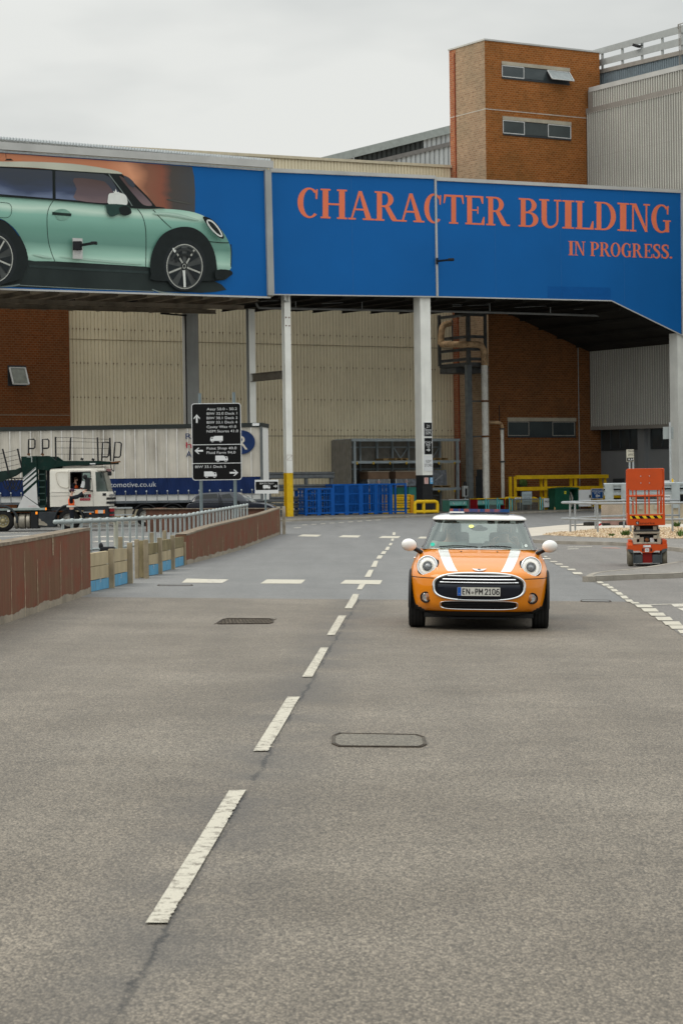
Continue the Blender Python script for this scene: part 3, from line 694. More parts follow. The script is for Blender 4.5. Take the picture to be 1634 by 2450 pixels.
# ---- brick tower -------------------------------------------------------------------
sT0 = bt(1164,500,tT)[0]; sT1 = bt(1433,130,tT)[0]; zT = bt(1164,97,tT)[1]; tT2 = tT + 4.4
tw = thing('brick_tower','tall orange brick stair tower with strip windows and a weathered side face','tower',st(sT0,tT,0))
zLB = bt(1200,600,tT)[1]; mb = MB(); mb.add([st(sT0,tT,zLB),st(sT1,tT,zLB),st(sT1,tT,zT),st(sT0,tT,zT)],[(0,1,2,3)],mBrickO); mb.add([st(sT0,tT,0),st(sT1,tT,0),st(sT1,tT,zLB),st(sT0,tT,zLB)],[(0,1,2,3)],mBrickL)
mb.add([st(sT1,tT,0),st(sT1,tT2,0),st(sT1,tT2,zT),st(sT1,tT,zT)],[(0,1,2,3)],mBrickO)
tc_ = bs(1091,250,sT0)[0]
mb.add([st(sT0,tc_,0),st(sT0,tT,0),st(sT0,tT,zT),st(sT0,tc_,zT)],[(0,1,2,3)],mBrickP)
mb.add([st(sT0,tT2,0),st(sT0,tc_,0),st(sT0,tc_,zT),st(sT0,tT2,zT)],[(0,1,2,3)],mBrickR)
mb.add([st(sT0,tT2,0),st(sT1,tT2,0),st(sT1,tT2,zT),st(sT0,tT2,zT)],[(3,2,1,0)],mBrickO)
mb.build('wall',tw)
mb = MB(); stbox(mb,sT0 - .06,sT1 + .06,tT - .06,tT2 + .06,zT + .002,zT + .12,mTrim); mb.build('coping',tw)
zb = bt(1167,261,tT)[1]
mb = MB(); stbox(mb,sT0 - .012,sT1 + .01,tT - .012,tT2,zb - .03,zb + .03,M('string_course',(.5,.46,.4),.9,var=.2)); mb.build('string_course',tw)
mb = MB(); mb.tube([st(sT0 - .05,tc_ + .1,0),st(sT0 - .05,tc_ + .1,zT - .3)],.04,M('red_downpipe',(.3,.08,.04),.7,var=.3)); mb.build('downpipe',tw)
def cwin(px0,py0,px1,py1,litpx,opened=(),name='window',dimf=mFrameW):
    a = bt(px0,py0,tT); b_ = bt(px1,py1,tT); z1,z0 = a[1],b_[1]
    mb = MB(); stbox(mb,a[0],b_[0],tT - .01,tT + .02,z0,z1,mFrameD)
    stbox(mb,a[0],b_[0],tT - .06,tT - .012,z0 - .07,z0 + .03,mFrameD)
    w_ = mb.build(name,tw); n = len(litpx) - 1
    S = [bt(p,py1,tT)[0] for p in litpx]
    for i in range(n):
        l,r_ = S[i] + .03,S[i + 1] - .03
        mb = MB()
        O = st(l,tT - .03,z1 - .04); rt = AX * (r_ - l); dn = Vector((0,0,-(z1 - z0 - .12)))
        if i in opened: dn = dn * .9 - BX * .55
        mb.add([O,O + rt,O + rt + dn,O + dn],[(0,1,2,3)],mPane if i not in opened else M('pane_open',(.2,.23,.23),.15,var=.2,spec=.8)); mb.build('pane',w_)
        if i != 1:
            mb = MB()
            O = O - BX * .012
            for p,q in ((O,O + rt),(O + rt,O + rt + dn),(O + rt + dn,O + dn),(O + dn,O)): mb.beam(p,q,.055,.06,dimf)
            mb.build('sash',w_)
    mb = MB(); stbox(mb,a[0] - .02,b_[0] + .02,tT - .07,tT - .001,z1 + .01,z1 + .27,mConc); mb.build('lintel',w_)
z3 = lambda x,y: (1050 + x / 2.685,50 + y / 2.685)
cwin(*z3(402,283),*z3(836,408),[z3(402,0)[0],z3(545,0)[0],z3(692,0)[0],z3(836,0)[0]],(2,))
cwin(*z3(408,636),*z3(845,764),[z3(408,0)[0],z3(548,0)[0],z3(697,0)[0],z3(845,0)[0]])
z9 = lambda x,y: (1000 + x / 3.733,700 + y / 3.733)
cwin(*z9(797,1150),*z9(1405,1287),[z9(797,0)[0],z9(988,0)[0],z9(1195,0)[0],z9(1395,0)[0]],dimf=M('dull_frame',(.3,.29,.26),.6))
a = z9(505,1640); b_ = z9(575,1830)
# door and conduit
aa = bt(*a,tT); bb = bt(b_[0],b_[1],tT)
mb = MB(); stbox(mb,sT0 - .05,sT0 - .01,bs(*z9(578,1700),sT0)[0] if False else tT + .5,tT + 1.6,.05,3.0,mFrameD); mb.build('door',tw)
cs = bt(*z9(1428,900),tT)[0]
mb = MB(); mb.tube([st(cs,tT - .04,0),st(cs,tT - .04,bt(*z9(1424,495),tT)[1])],.03,mGalv,n=6); mb.build('conduit',tw)

# ---- grey building on the right ------------------------------------------------------
sG = bt(1406,350,tT)[0]
mGreyS = M('grey_sheet',(.8,.8,.74),.5,var=.08,scale=.3,streak=.15,streakc=(.3,.28,.24),sscale=2)
mGreyG = M('grey_sheet_groove',(.2,.19,.18),.7,var=.1)
mGreyM = M('grey_sheet_pan',(.36,.35,.315),.6,var=.08,scale=.3,streak=.15,streakc=(.2,.18,.15),sscale=2)
mBrn = M('brown_grey_trim',(.27,.25,.225),.6,var=.1)
gb = thing('factory_building','tall grey corrugated factory hall at the right edge joined to the brick tower','building',st(sG,tT,0))
tG0 = tT - .0; tG1 = tT - 26
def lineT(pA,pB,s):
    a = bs(*pA,s); b_ = bs(*pB,s)
    return lambda t: a[1] + (b_[1] - a[1]) * (t - a[0]) / (b_[0] - a[0])
zq = lambda x,y: (1400 + x / 5.342,40 + y / 5.342)
zTop = lineT(zq(75,935),zq(1250,645),sG); zMid = lineT(zq(0,1222),zq(1250,922),sG)
zLow = lineT((1421,1024),(1611,1018),sG)
fa = lambda u,d,z: st(sG + d - .09,u,z)
mb = MB()
corr(mb,fa,0,tG0,tG1,lambda u: zLow(u) + .1,lambda u: zMid(u) - .15,mGreyM,mGreyS,pitch=.262,flat=.52,dep=-.085)
tG2 = bs(*zq(95,1100),sG)[0]
corr(mb,lambda u,d,z: st(sG + d - .04,u,z),0,tG2,tG1,lambda u: zMid(u),lambda u: zTop(u) - .1,mGreyM,mGreyS,pitch=.262,flat=.52,dep=-.085)
mb.build('wall',gb)
mb = MB()
for zf,h_,o_,tt in ((zTop,.34,-.14,tG2),(zMid,.4,-.17,tG0),(zLow,.3,-.13,tG0)):
    mb.prism([st(sG + o_,tt + .3,zf(tt) - h_ / 2),st(sG + o_,tG1,zf(tG1) - h_ / 2),st(sG + o_,tG1,zf(tG1) + h_ / 2),st(sG + o_,tt + .3,zf(tt) + h_ / 2)],AX * .3,mBrn if zf is not zTop else mTrim)
mb.prism([st(sG - .15,tG0,zLow(tG0)),st(sG - .15,tG0 + .35,zLow(tG0)),st(sG - .15,tG0 + .35,zMid(tG0)),st(sG - .15,tG0,zMid(tG0))],AX * .3,mBrn)
mb.prism([st(sG - .13,tG2 - .1,zMid(tG2)),st(sG - .13,tG2 + .4,zMid(tG2)),st(sG - .13,tG2 + .4,zTop(tG2)),st(sG - .13,tG2 - .1,zTop(tG2))],AX * .3,mBrn)
zs = lineT(zq(30,1812),zq(1250,1565),sG)
mb.prism([st(sG - .095,tG0,zs(tG0) - .03),st(sG - .095,tG1,zs(tG1) - .03),st(sG - .095,tG1,zs(tG1) + .03),st(sG - .095,tG0,zs(tG0) + .03)],AX * .02,mBrn)
mb.build('trim',gb)
# roof slab and upper blue-grey band behind
mb = MB(); mb.add([st(sG,tG0,zTop(tG0)),st(sG,tG1,zTop(tG1)),st(sG + 20,tG1,zTop(tG1)),st(sG + 20,tG0,zTop(tG0))],[(0,1,2,3)],mGreyG)
stbox(mb,sG + .2,sG + 20,tG0 + .5,tG0 + 1,0,zTop(tG0),mGreyS); mb.build('roof',gb)
sU = sG + 1.6
zU = lineT(zq(180,692),zq(1250,440),sU)
mBlu = M('blue_grey_sheet',(.17,.21,.235),.5,var=.1); mBluG = M('blue_grey_groove',(.08,.1,.115),.6)
mb = MB(); corr(mb,lambda u,d,z: st(sU + d,u,z),0,tG0 + 4,tG1,lambda u: zTop(u) - 1.5,lambda u: zU(u) - .1,mBlu,mBluG,pitch=.24,flat=.45,dep=.06)
mb.prism([st(sU - .08,tG0 + 4,zU(tG0 + 4) - .22),st(sU - .08,tG1,zU(tG1) - .22),st(sU - .08,tG1,zU(tG1) + .08),st(sU - .08,tG0 + 4,zU(tG0 + 4) + .08)],AX * .3,mBrn)
mb.build('upper_wall',gb)
mRail = M('grey_fascia',(.36,.38,.375),.6,var=.06)
def band(pa0,pb0,pa1,pb1,nm):
    f0 = lineT(pa0,pb0,sU); f1 = lineT(pa1,pb1,sU); t0 = tG0 + 3.5
    mb = MB(); mb.prism([st(sU - .12,t0,f0(t0)),st(sU - .12,tG1,f0(tG1)),st(sU - .12,tG1,f1(tG1)),st(sU - .12,t0,f1(t0))],AX * .06,mRail); mb.build('parapet_rail',gb)
band(zq(180,485),zq(1250,205),zq(180,410),zq(1250,110),'a'); band(zq(180,635),zq(1250,362),zq(180,555),zq(1250,268),'b')
for x,y0,y1 in ((215,485,690),(470,410,615),(720,345,560),(980,275,500),(1238,205,450)):
    t_,z1 = bs(*zq(x,y0 - 30),sU); z0 = bs(*zq(x,y1),sU)[1]
    mb = MB(); stbox(mb,sU - .05,sU + .06,t_ - .09,t_ + .09,z0,z1,mRail); mb.build('rail_post',gb)
t_,z_ = bs(*zq(690,375),sU); mb = MB(); mb.beam(st(sU - .3,t_ + .25,z_ + .1),st(sU - .3,t_ - .3,z_ - .12),.3,.18,mDark); mb.beam(st(sU - .3,t_,z_),st(sU,t_ - .4,z_),.05,.05,mDark); mb.build('floodlight',gb)
mb = MB()
for x in (1192,1212):
    t_,z_ = bs(*zq(x,100),sU - .6); mb.tube([st(sU - .6,t_,z_),st(sU - .6,t_,z_ - 4.2)],.03,mBrn,n=6)
t_,z_ = bs(*zq(1180,100),sU - .6)
mb.tube([st(sU - .6,t_,z_ - .3),st(sU - .6,t_,z_),st(sU - .6,t_ - 2,z_ + .02)],.03,mBrn,n=6); mb.build('ladder_rail',gb)
# lower painted wall
sL_ = bt(1437,1100,tT)[0]
zl = lambda x,y: (1380 + x / 4.9,780 + y / 4.9)
mGrW = M('grey_render',(.235,.245,.25),.8,var=.06,scale=.6);
mb = MB(); mb.add([st(sL_,tT + .2,0),st(sL_,tG1,0),st(sL_,tG1,zLow(tG1) + .2),st(sL_,tT + .2,zLow(tT) + .2)],[(0,1,2,3)],mGrW)
mb.add([st(sG - .1,tG0,zLow(tG0) + .0),st(sG - .1,tG1,zLow(tG1) + .0),st(sL_,tG1,zLow(tG1) + .0),st(sL_,tG0,zLow(tG0) + .0)],[(0,1,2,3)],mBrn)
p0,p1 = bs(*zl(745,1300),sL_)[0],bs(*zl(822,1300),sL_)[0]
mb.prism([st(sL_ - .3,p0,0),st(sL_ - .3,p1,0),st(sL_ + .02,p1,0),st(sL_ + .02,p0,0)],(0,0,zLow(p0) - .1),mGrW)
mb.build('lower_wall',gb)
for (x0,x1,y0,y1,nl) in ((290,735,1205,1438,4),(870,1135,1195,1425,2)):
    ta,za = bs(*zl(x0,y0),sL_); tb_,zb_ = bs(*zl(x1,y1),sL_)
    mb = MB(); mb.prism([st(sL_ - .03,ta,zb_),st(sL_ - .03,tb_,zb_),st(sL_ - .03,tb_,za),st(sL_ - .03,ta,za)],AX * .02,mPane); w_ = mb.build('window',gb)
    mb = MB()
    for i in range(nl + 1):
        tt = ta + (tb_ - ta) * i / nl; mb.beam(st(sL_ - .06,tt,zb_),st(sL_ - .06,tt,za),.08,.1,mFrameD)
    mb.beam(st(sL_ - .06,ta,zb_),st(sL_ - .06,tb_,zb_),.1,.12,mFrameD); mb.beam(st(sL_ - .06,ta,za),st(sL_ - .06,tb_,za),.1,.12,mFrameD); mb.build('frame',w_)
ta,za = bs(*zl(450,1790),sL_); tb_,zb_ = bs(*zl(560,1850),sL_)
mb = MB(); mb.prism([st(sL_ - .25,ta,.1),st(sL_ - .25,tb_,.1),st(sL_ - .25,tb_,za),st(sL_ - .25,ta,za)],AX * .2,mFrameD); mb.build('vent',gb)

# ---- gabled hall behind ----------------------------------------------------------------
tR = 168.0
gh = thing('gabled_hall','grey ribbed roof gable with a dark sheeted panel rising behind the cream warehouse','building',st(110,tR,0))
zg_ = lambda x,y: (740 + x / 4.356,290 + y / 4.356)
def lineS(pA,pB,t):
    a = bt(*pA,t); b_ = bt(*pB,t); return lambda s: a[1] + (b_[1] - a[1]) * (s - a[0]) / (b_[0] - a[0])
fT = lineS(zg_(120,378),zg_(1480,40),tR); fB = lineS(zg_(740,412),zg_(1480,232),tR)
sA,sB,sC,sD = bt(*zg_(100,378),tR)[0],bt(*zg_(465,350),tR)[0],bt(*zg_(1190,200),tR)[0],bt(*zg_(1500,200),tR)[0] + 8
mLs = M('light_grey_sheet',(.5,.52,.52),.45,var=.12,scale=.5); mLsG = M('light_grey_groove',(.17,.18,.18),.6)
mDs = M('dark_sheet',(.045,.05,.048),.5,var=.2); mDsG = M('dark_sheet_groove',(.015,.016,.016),.6)
ff = lambda u,d,z: st(u,tR + d,z)
mb = MB(); corr(mb,ff,0,sA,sB - .1,lambda u: 20,lambda u: fT(u) - .3,mLs,mLsG,pitch=.5,flat=.5,dep=.08)
corr(mb,ff,0,sC,sD,lambda u: fB(u),lambda u: fT(u) - .3,mLs,mLsG,pitch=.5,flat=.5,dep=.08)
corr(mb,lambda u,d,z: st(u,tR - .05 + d,z),0,sB,sD,lambda u: 20,lambda u: fB(u),mLs,mLsG,pitch=.5,flat=.5,dep=.08); mb.build('wall',gh)
mb = MB(); corr(mb,ff,0,sB,sC,lambda u: min(fB(u),fT(u) - .4) ,lambda u: fT(u) - .3,mDs,mDsG,pitch=.5,flat=.5,dep=.08); mb.build('dark_panel',gh)
mb = MB()
mb.prism([st(sA - 2,tR - .3,fT(sA - 2) - .7),st(sD,tR - .3,fT(sD) - .7),st(sD,tR - .3,fT(sD)),st(sA - 2,tR - .3,fT(sA - 2))],BX * .5,M('grey_green_fascia',(.33,.36,.345),.6));
mb.prism([st(sB,tR - .2,fB(sB) - .18),st(sD,tR - .2,fB(sD) - .18),st(sD,tR - .2,fB(sD) + .18),st(sB,tR - .2,fB(sB) + .18)],BX * .2,mGreyG); mb.build('fascia',gh)
mb = MB(); mb.add([st(sA - 2,tR,fT(sA - 2) - .1),st(sD,tR,fT(sD) - .1),st(sD,tR + 25,fT(sD) - .1),st(sA - 2,tR + 25,fT(sA - 2) - .1)],[(0,1,2,3)],mGreyG); mb.build('roof',gh)

# ================================================================ BRIDGE
mBlue = M('billboard_blue',(.002,.115,.38),.65,var=.06,scale=.25,spec=.2)
z1_ = lambda x,y: (x * .41454,340 + y * .41454)
z2_ = lambda x,y: (600 + x / 3.136,380 + y / 3.136)
z4_ = lambda x,y: (1000 + x / 2.473,420 + y / 2.473)
br = thing('covered_bridge','covered conveyor bridge clad in blue advertising panels, crossing above the yard on columns','bridge',st(90,tB,0))
DB = tT - tB - .1
def onB(p,t): s,z = bt(p[0],p[1],t); return st(s,t,z)
# right run
PB = [z2_(150,100),z2_(1380,152),z4_(107,32),z4_(1553,104),z4_(1568,945 + 2),z4_(1140,737),z4_(115,713),z2_(160,1014)]
PBw = [onB(p,tB) for p in PB]
mb = MB(); left4 = [PBw[0],PBw[1],onB(z2_(1394,1029),tB),PBw[7]]; mb.poly(left4[::-1],mBlue); mb.build('billboard_panel',br)
mb = MB(); mb.poly([PBw[2],PBw[3],onB(z4_(1555,938),tB),PBw[5],PBw[6]][::-1],mBlue); mb.build('billboard_panel',br)
# faint joints in the sheets
mJ = M('sheet_joint',(.02,.13,.38),.5,var=.1)
for a,b_ in ((z2_(752,128),z2_(768,1020)),(z4_(450,52),z4_(460,722)),(z4_(836,70),z4_(848,730)),(z4_(1212,90),z4_(1220,770))):
    mb = MB(); mb.beam(onB(a,tB - .004),onB(b_,tB - .004),.035,.004,mJ,up=BX); mb.build('sheet_joint',br)
# body behind the panels
sE = PBw[4].dot(AX); zbt = [p.z for p in PBw]
s0 = PBw[0].dot(AX); sc_ = PBw[5].dot(AX); sF = sG - .25
zch = PBw[4].z + (PBw[4].z - PBw[5].z) / (sE - sc_) * (sF - sE)
body = [st(s0,tB + .02,PBw[7].z),st(sc_,tB + .02,PBw[5].z),st(sF,tB + .02,zch),st(sF,tB + .02,PBw[3].z),st(s0,tB + .02,PBw[0].z)]
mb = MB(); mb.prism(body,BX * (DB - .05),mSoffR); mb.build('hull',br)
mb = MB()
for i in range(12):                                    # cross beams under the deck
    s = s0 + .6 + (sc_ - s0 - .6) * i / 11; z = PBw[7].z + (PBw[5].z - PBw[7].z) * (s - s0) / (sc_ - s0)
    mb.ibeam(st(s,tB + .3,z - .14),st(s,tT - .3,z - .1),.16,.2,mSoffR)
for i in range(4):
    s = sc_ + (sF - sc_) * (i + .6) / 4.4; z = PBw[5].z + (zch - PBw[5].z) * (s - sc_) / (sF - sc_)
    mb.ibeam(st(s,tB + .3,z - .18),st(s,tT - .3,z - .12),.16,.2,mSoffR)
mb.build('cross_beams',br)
# trims
mb = MB()
def trimline(mb,P,t,up0,up1,th,m):
    for a,b_ in zip(P,P[1:]):
        A,B = onB(a,t),onB(b_,t); mb.prism([A + Vector((0,0,up0)),B + Vector((0,0,up0)),B + Vector((0,0,up1)),A + Vector((0,0,up1))],-BX * th,m)
trimline(mb,[z2_(140,98),z2_(1380,152)],tB,.0,.22,.1,mTrim); mb.build('edge_trim',br); mb = MB()
trimline(mb,[z4_(100,30),z4_(1570,105)],tB,0,.22,.1,mTrim); mb.build('edge_trim',br); mb = MB()
trimline(mb,[z2_(160,1014),z2_(1394,1031),z4_(1140,738),z4_(1568,947)],tB,-.07,.0,.06,mTrim)
mb.build('edge_trim',br)
mb = MB(); mb.beam(onB(z2_(1383,150),tB - .05),onB(z2_(1398,1032),tB - .05),.12,.1,mTrim,up=BX); mb.build('joint_post',br); mb = MB()
mb.beam(onB(z4_(1560,104),tB - .05),onB(z4_(1568,950),tB - .05),.22,.1,mTrim,up=BX); mb.build('joint_post',br)
# left run, one metre nearer
PL_ = [(-420,335),z1_(1530,166),z1_(1547,890),(-420,676)]
PLw = [onB(p,tL) for p in PL_]
mb = MB(); mb.poly(PLw[::-1],mBlue); mb.build('billboard_panel',br)
sl0,sl1 = PLw[0].dot(AX),PLw[1].dot(AX) + .45
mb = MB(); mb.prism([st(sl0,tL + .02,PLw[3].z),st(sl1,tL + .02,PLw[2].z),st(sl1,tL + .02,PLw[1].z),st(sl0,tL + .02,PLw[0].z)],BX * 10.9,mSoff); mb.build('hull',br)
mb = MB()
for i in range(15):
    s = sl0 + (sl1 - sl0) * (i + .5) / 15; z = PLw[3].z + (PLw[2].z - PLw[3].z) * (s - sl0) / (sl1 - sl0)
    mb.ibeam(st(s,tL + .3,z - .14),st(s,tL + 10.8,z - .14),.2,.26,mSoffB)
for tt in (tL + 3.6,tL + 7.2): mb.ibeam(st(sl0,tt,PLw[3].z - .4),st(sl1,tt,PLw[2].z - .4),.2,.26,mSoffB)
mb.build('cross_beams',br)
mb = MB(); trimline(mb,[(-420,318),z1_(0,45),z1_(1568,152)],tL,.0,.42,.25,mTrim); trimline(mb,[(-420,334),z1_(0,58),z1_(1540,163)],tL,-.02,.1,.12,mGalv)
trimline(mb,[(-420,676),z1_(0,843),z1_(1560,892)],tL,-.1,0,.06,mTrim); mb.build('edge_trim',br)
mb = MB(); mb.beam(onB(z1_(1542,160),tL - .02),onB(z1_(1560,885),tL - .02),.42,.3,mPostG,up=BX); mb.build('joint_post',br)
# raised sheet edge on the roof
mb = MB(); a = bt(0,345,tL)[1] ;
for i in range(150):
    s = sl0 + (sl1 - sl0) * i / 150; z = bt(0,338,tL)[1] + (bt(640,390,tL)[1] - bt(0,338,tL)[1]) * (s - bt(0,338,tL)[0]) / (bt(640,390,tL)[0] - bt(0,338,tL)[0])
    mb.add([st(s,tL - .1,z + .1),st(s + .12,tL - .1,z + .1),st(s + .06,tL - .1,z + .28),st(s,tL + 2,z + .1),st(s + .12,tL + 2,z + .1),st(s + .06,tL + 2,z + .28)],[(0,1,2),(0,3,5,2),(1,4,5,2)],mGalv)
mb.build('roof_sheet',br)
# columns ------------------------------------------------------------------------------
def zbot(s): return PBw[7].z + (PBw[5].z - PBw[7].z) * (s - s0) / (sc_ - s0)
sc1 = bt(1011,1190,tB + .15)[0]
mb = MB(); stbox(mb,sc1,sc1 + .78,tB + .15,tB + .9,2.55,zbot(sc1) + .05,mPost);
mb.build('column',br)
mb = MB(); stbox(mb,sc1 + .003,sc1 + .777,tB + .153,tB + .897,.05,2.549,mBlackP); mb.build('column_base',br)
cw0 = sc1; tcw = tB + .15
# signs on the column
def colsign(name,x0,y0,x1,y1,lines,bgm,fgm,label,border=None,arrowd=False):
    a = bt(*c8(x0,y0),tcw); b_ = bt(*c8(x1,y1),tcw)
    a = (max(a[0],cw0 + .03),a[1]); b_ = (min(b_[0],cw0 + .77),b_[1])
    t = thing(name,label,'sign',st(a[0],tcw,b_[1]))
    mb = MB(); stbox(mb,a[0],b_[0],tcw - .03,tcw - .002,b_[1],a[1],border or bgm); mb.build('board',t)
    if border: mb = MB(); stbox(mb,a[0] + .03,b_[0] - .03,tcw - .034,tcw - .0301,b_[1] + .03,a[1] - .03,bgm); mb.build('face',t)
    mb = MB()
    H = (a[1] - b_[1]); W = b_[0] - a[0]
    for txt,cy_,hh,ww in lines:
        mb.text(txt,st(a[0] + W / 2,tcw - .038,b_[1] + H * (1 - cy_) - hh / 2),AX,(0,0,1),W * ww,hh,fgm,align='C')
    if arrowd: arrow(mb,st(a[0] + W / 2,tcw - .038,b_[1] + H * .28),AX,-BX,W * .45,fgm)
    mb.build('lettering',t)
colsign('column_sign',1186,36,1267,160,[('21',.27,.2,.35),('Stores',.51,.2,.75),('(NSM)',.74,.2,.7)],mSignBlack,mSignWhite,'upper black sign reading 21 Stores (NSM) on the white column',mSignWhite)
colsign('column_sign',1188,167,1269,314,[('AC4-AC14',.27,.15,.9),('B4-B5',.41,.14,.5),('V22',.54,.14,.35)],mSignBlack,mSignWhite,'black sign reading AC4-AC14 with a right arrow on the white column',mSignWhite,True)
colsign('paper_notice',1187,322,1272,452,[('NSM',.36,.2,.6),('STORE',.62,.2,.85)],mSignWhite,M('grey_print',(.12,.12,.12),.6),'white notice reading NSM STORE on the white column')
a_ = M('pink_notice',(.55,.38,.35),.5); b_m = M('blue_notice',(.12,.35,.6),.5)
colsign('safety_notice',1192,508,1226,562,[('!',.4,.3,.2)],a_,M('red_print',(.5,.05,.04),.5),'small pink and white safety notice on the black column base')
colsign('safety_notice',1240,508,1272,562,[('O',.35,.3,.6)],b_m,mSignWhite,'small blue safety notice on the black column base')
# right column
scr = bt(1624,1190,tB + .1)[0]
mb = MB(); stbox(mb,scr,scr + .78,tB + .1,tB + .95,1.9,PBw[4].z + .3,mPost); mb.build('column',br)
mb = MB(); stbox(mb,scr + .003,scr + .777,tB + .103,tB + .947,-.2,1.899,mBlackP); mb.build('column_base',br)
# wide grey column far side, left
tcl = tL + 10.2; scl = bt(444 + 6,1000,tcl)[0]
mb = MB(); stbox(mb,scl,scl + .85,tcl,tcl + .6,0,bt(450,742,tcl)[1] + .4,mPostG); mb.build('column',br)
mb = MB(); mb.tube([st(scl - .1,tcl - .05,0),st(scl - .1,tcl - .05,bt(450,752,tcl)[1])],.05,mDark,n=6); mb.build('downpipe',br)
# steel posts with the yellow foot
pf = gnd(695,1240); sP,tP = pf.dot(AX),pf.dot(BX)
z7 = lambda x,y: (380 + x / 4.126,700 + y / 4.126)
ztp = bt(*z7(1255,0),tP)[1]; zyl = bt(*z7(1290,1780),tP)[1]
def hcol(s,t,z0,z1,m1,m2,w_=.42,d=.34):
    mb = MB(); stbox(mb,s - w_ / 2,s + w_ / 2,t,t + .03,z0,z1,m1); stbox(mb,s - w_ / 2,s + w_ / 2,t + d - .03,t + d,z0,z1,m2); stbox(mb,s - .012,s + .012,t + .03,t + d - .03,z0,z1,m2); return mb
hcol(sP,tP,zyl,ztp,mPost,mPost,.44,.36).build('steel_post',br)
hcol(sP,tP,-.02,zyl - .001,mYellow,mYellow,.444,.364).build('yellow_foot',br)
mb = MB(); za = bt(*z7(1290,1630),tP)[1]
for k,(a0,b0) in enumerate((((-.18,.16),(.18,.16)),((-.18,-.16),(.18,-.16)),((-.18,.16),(-.18,-.16)),((.18,.16),(.18,-.16)),((-.18,-.14),(.18,.14)))):
    mb.beam(st(sP + a0[0],tP - .004,za + a0[1]),st(sP + b0[0],tP - .004,za + b0[1]),.008,.012,mRust)
for dz_ in (0,-.5):
    for dx_ in (-.11,.11): mb.lathe(st(sP + dx_,tP - .002,bt(*z7(1260,245),tP)[1] + dz_),-BX,[(.04,0),(.04,.03),(0,.03)],mRust,n=8)
mb.build('post_marking',br)
sQ = sP - .0; tQ = tP + 4.4
hcol(sQ,tQ,0,PLw[2].z - .3,mPost,mPostG,.44,.36).build('steel_post',br)
zbr = bt(*z7(1220,805),tP)[1]
mb = MB(); mb.ibeam(st(sP,tP + .36,zbr),st(sP,tQ,zbr),.3,.5,M('brace_steel',(.17,.155,.125),.7,var=.2,grime=.5,streakc=(.12,.06,.03))); mb.build('brace',br)
mb = MB(); zh = ztp - .35
mb.ibeam(st(sP,tP + .36,zh),st(sP,tL + 1,zh),.25,.45,mPostG); mb.ibeam(st(sP,tP + .36,zh),st(sP - .2,tL + 1,zh - .2),.1,.1,mPostG); mb.build('bracket',br)
# hung drain pipe under the right run
mb = MB(); tpp = tB + 4
pts = [onB(p,tpp) for p in (z7(960,105),z7(985,150),z7(1200,155),z9(120,166),z9(680,178),(1461,756),(1585,811))]
pts[1] = onB(z7(990,152),tpp); mb.tube(pts,.075,M('pipe_grey',(.22,.225,.22),.5,var=.15),n=8)
for p in (z9(640,176),z9(1180,185),z4_(424,800),z2_(338,1118),z2_(835,1132),(1456,754)):
    q = onB(p,tpp); mb.tube([q,q + Vector((0,0,.55))],.025,mGalv,n=6); mb.tube([q + Vector((0,0,.5)),q + Vector((0,0,.3)) - AX * 3],.012,mGalv,n=5)
mb.build('drain_pipe',br)
# hung cable trays under the left run
mb = MB(); tcc = tL + 10.0
for a,b_ in (((26,739),(180,718)),((178,741),(330,719)),((320,745),(455,727)),((385,750),(455,742)),((385,750),(447,755)),((705 / 4.126 + 380,739),(590,736)),((1345 / 4.126 + 380,744),(740,741)),((960 - 50,745),(990,745))):
    mb.beam(onB(a,tcc),onB(b_,tcc - (0 if a[0] > 300 else 5)),.06,.1,mDark)
mb.build('cable_tray',br)
# ---- picture of the printed car -----------------------------------------------------------
def printmat(name,stops,axis='z',noise=.5,rough=.4):
    m = bpy.data.materials.new(name); m.use_nodes = True; nt = m.node_tree; N = nt.nodes; L = nt.links; b = N['Principled BSDF']; b.inputs['Roughness'].default_value = rough
    tc = N.new('ShaderNodeTexCoord'); sp = N.new('ShaderNodeSeparateXYZ'); L.new(tc.outputs['UV'],sp.inputs[0])
    n = N.new('ShaderNodeTexNoise'); n.inputs['Scale'].default_value = .55; n.inputs['Detail'].default_value = 3
    mpn = N.new('ShaderNodeMapping'); mpn.inputs['Scale'].default_value = (.45,1.7,1); L.new(tc.outputs['UV'],mpn.inputs['Vector']); L.new(mpn.outputs[0],n.inputs['Vector'])
    mr = N.new('ShaderNodeMapRange'); lo,hi = stops[0][0],stops[-1][0]; mr.inputs['From Min'].default_value = lo; mr.inputs['From Max'].default_value = hi
    ad = N.new('ShaderNodeMath'); ad.operation = 'MULTIPLY_ADD'; nc = N.new('ShaderNodeMath'); nc.operation = 'SUBTRACT'; L.new(n.outputs['Fac'],nc.inputs[0]); nc.inputs[1].default_value = .5; L.new(nc.outputs[0],ad.inputs[0]); ad.inputs[1].default_value = noise * 1.6
    L.new(sp.outputs[1 if axis == 'z' else 0],ad.inputs[2]); L.new(ad.outputs[0],mr.inputs['Value'])
    cr = N.new('ShaderNodeValToRGB'); L.new(mr.outputs[0],cr.inputs['Fac']); e = cr.color_ramp.elements
    for i,(p,c) in enumerate(stops):
        x = (p - lo) / (hi - lo); pass
    for i,(p,c) in enumerate(stops):
        x = (p - lo) / (hi - lo)
        if i == 0: el = e[0]; el.position = 0
        elif i == len(stops) - 1: el = e[len(e) - 1]; el.position = 1
        else: el = e.new(x)
        el.color = (*[min(1,q * 1.3) for q in srgb(c)],1)
    L.new(cr.outputs[0],b.inputs['Base Color']); return m
def zof(x,y): s,z = bt(*z1_(x,y),tL); return z
def uof(x,y): s,z = bt(*z1_(x,y),tL); return s
LAY = [0]
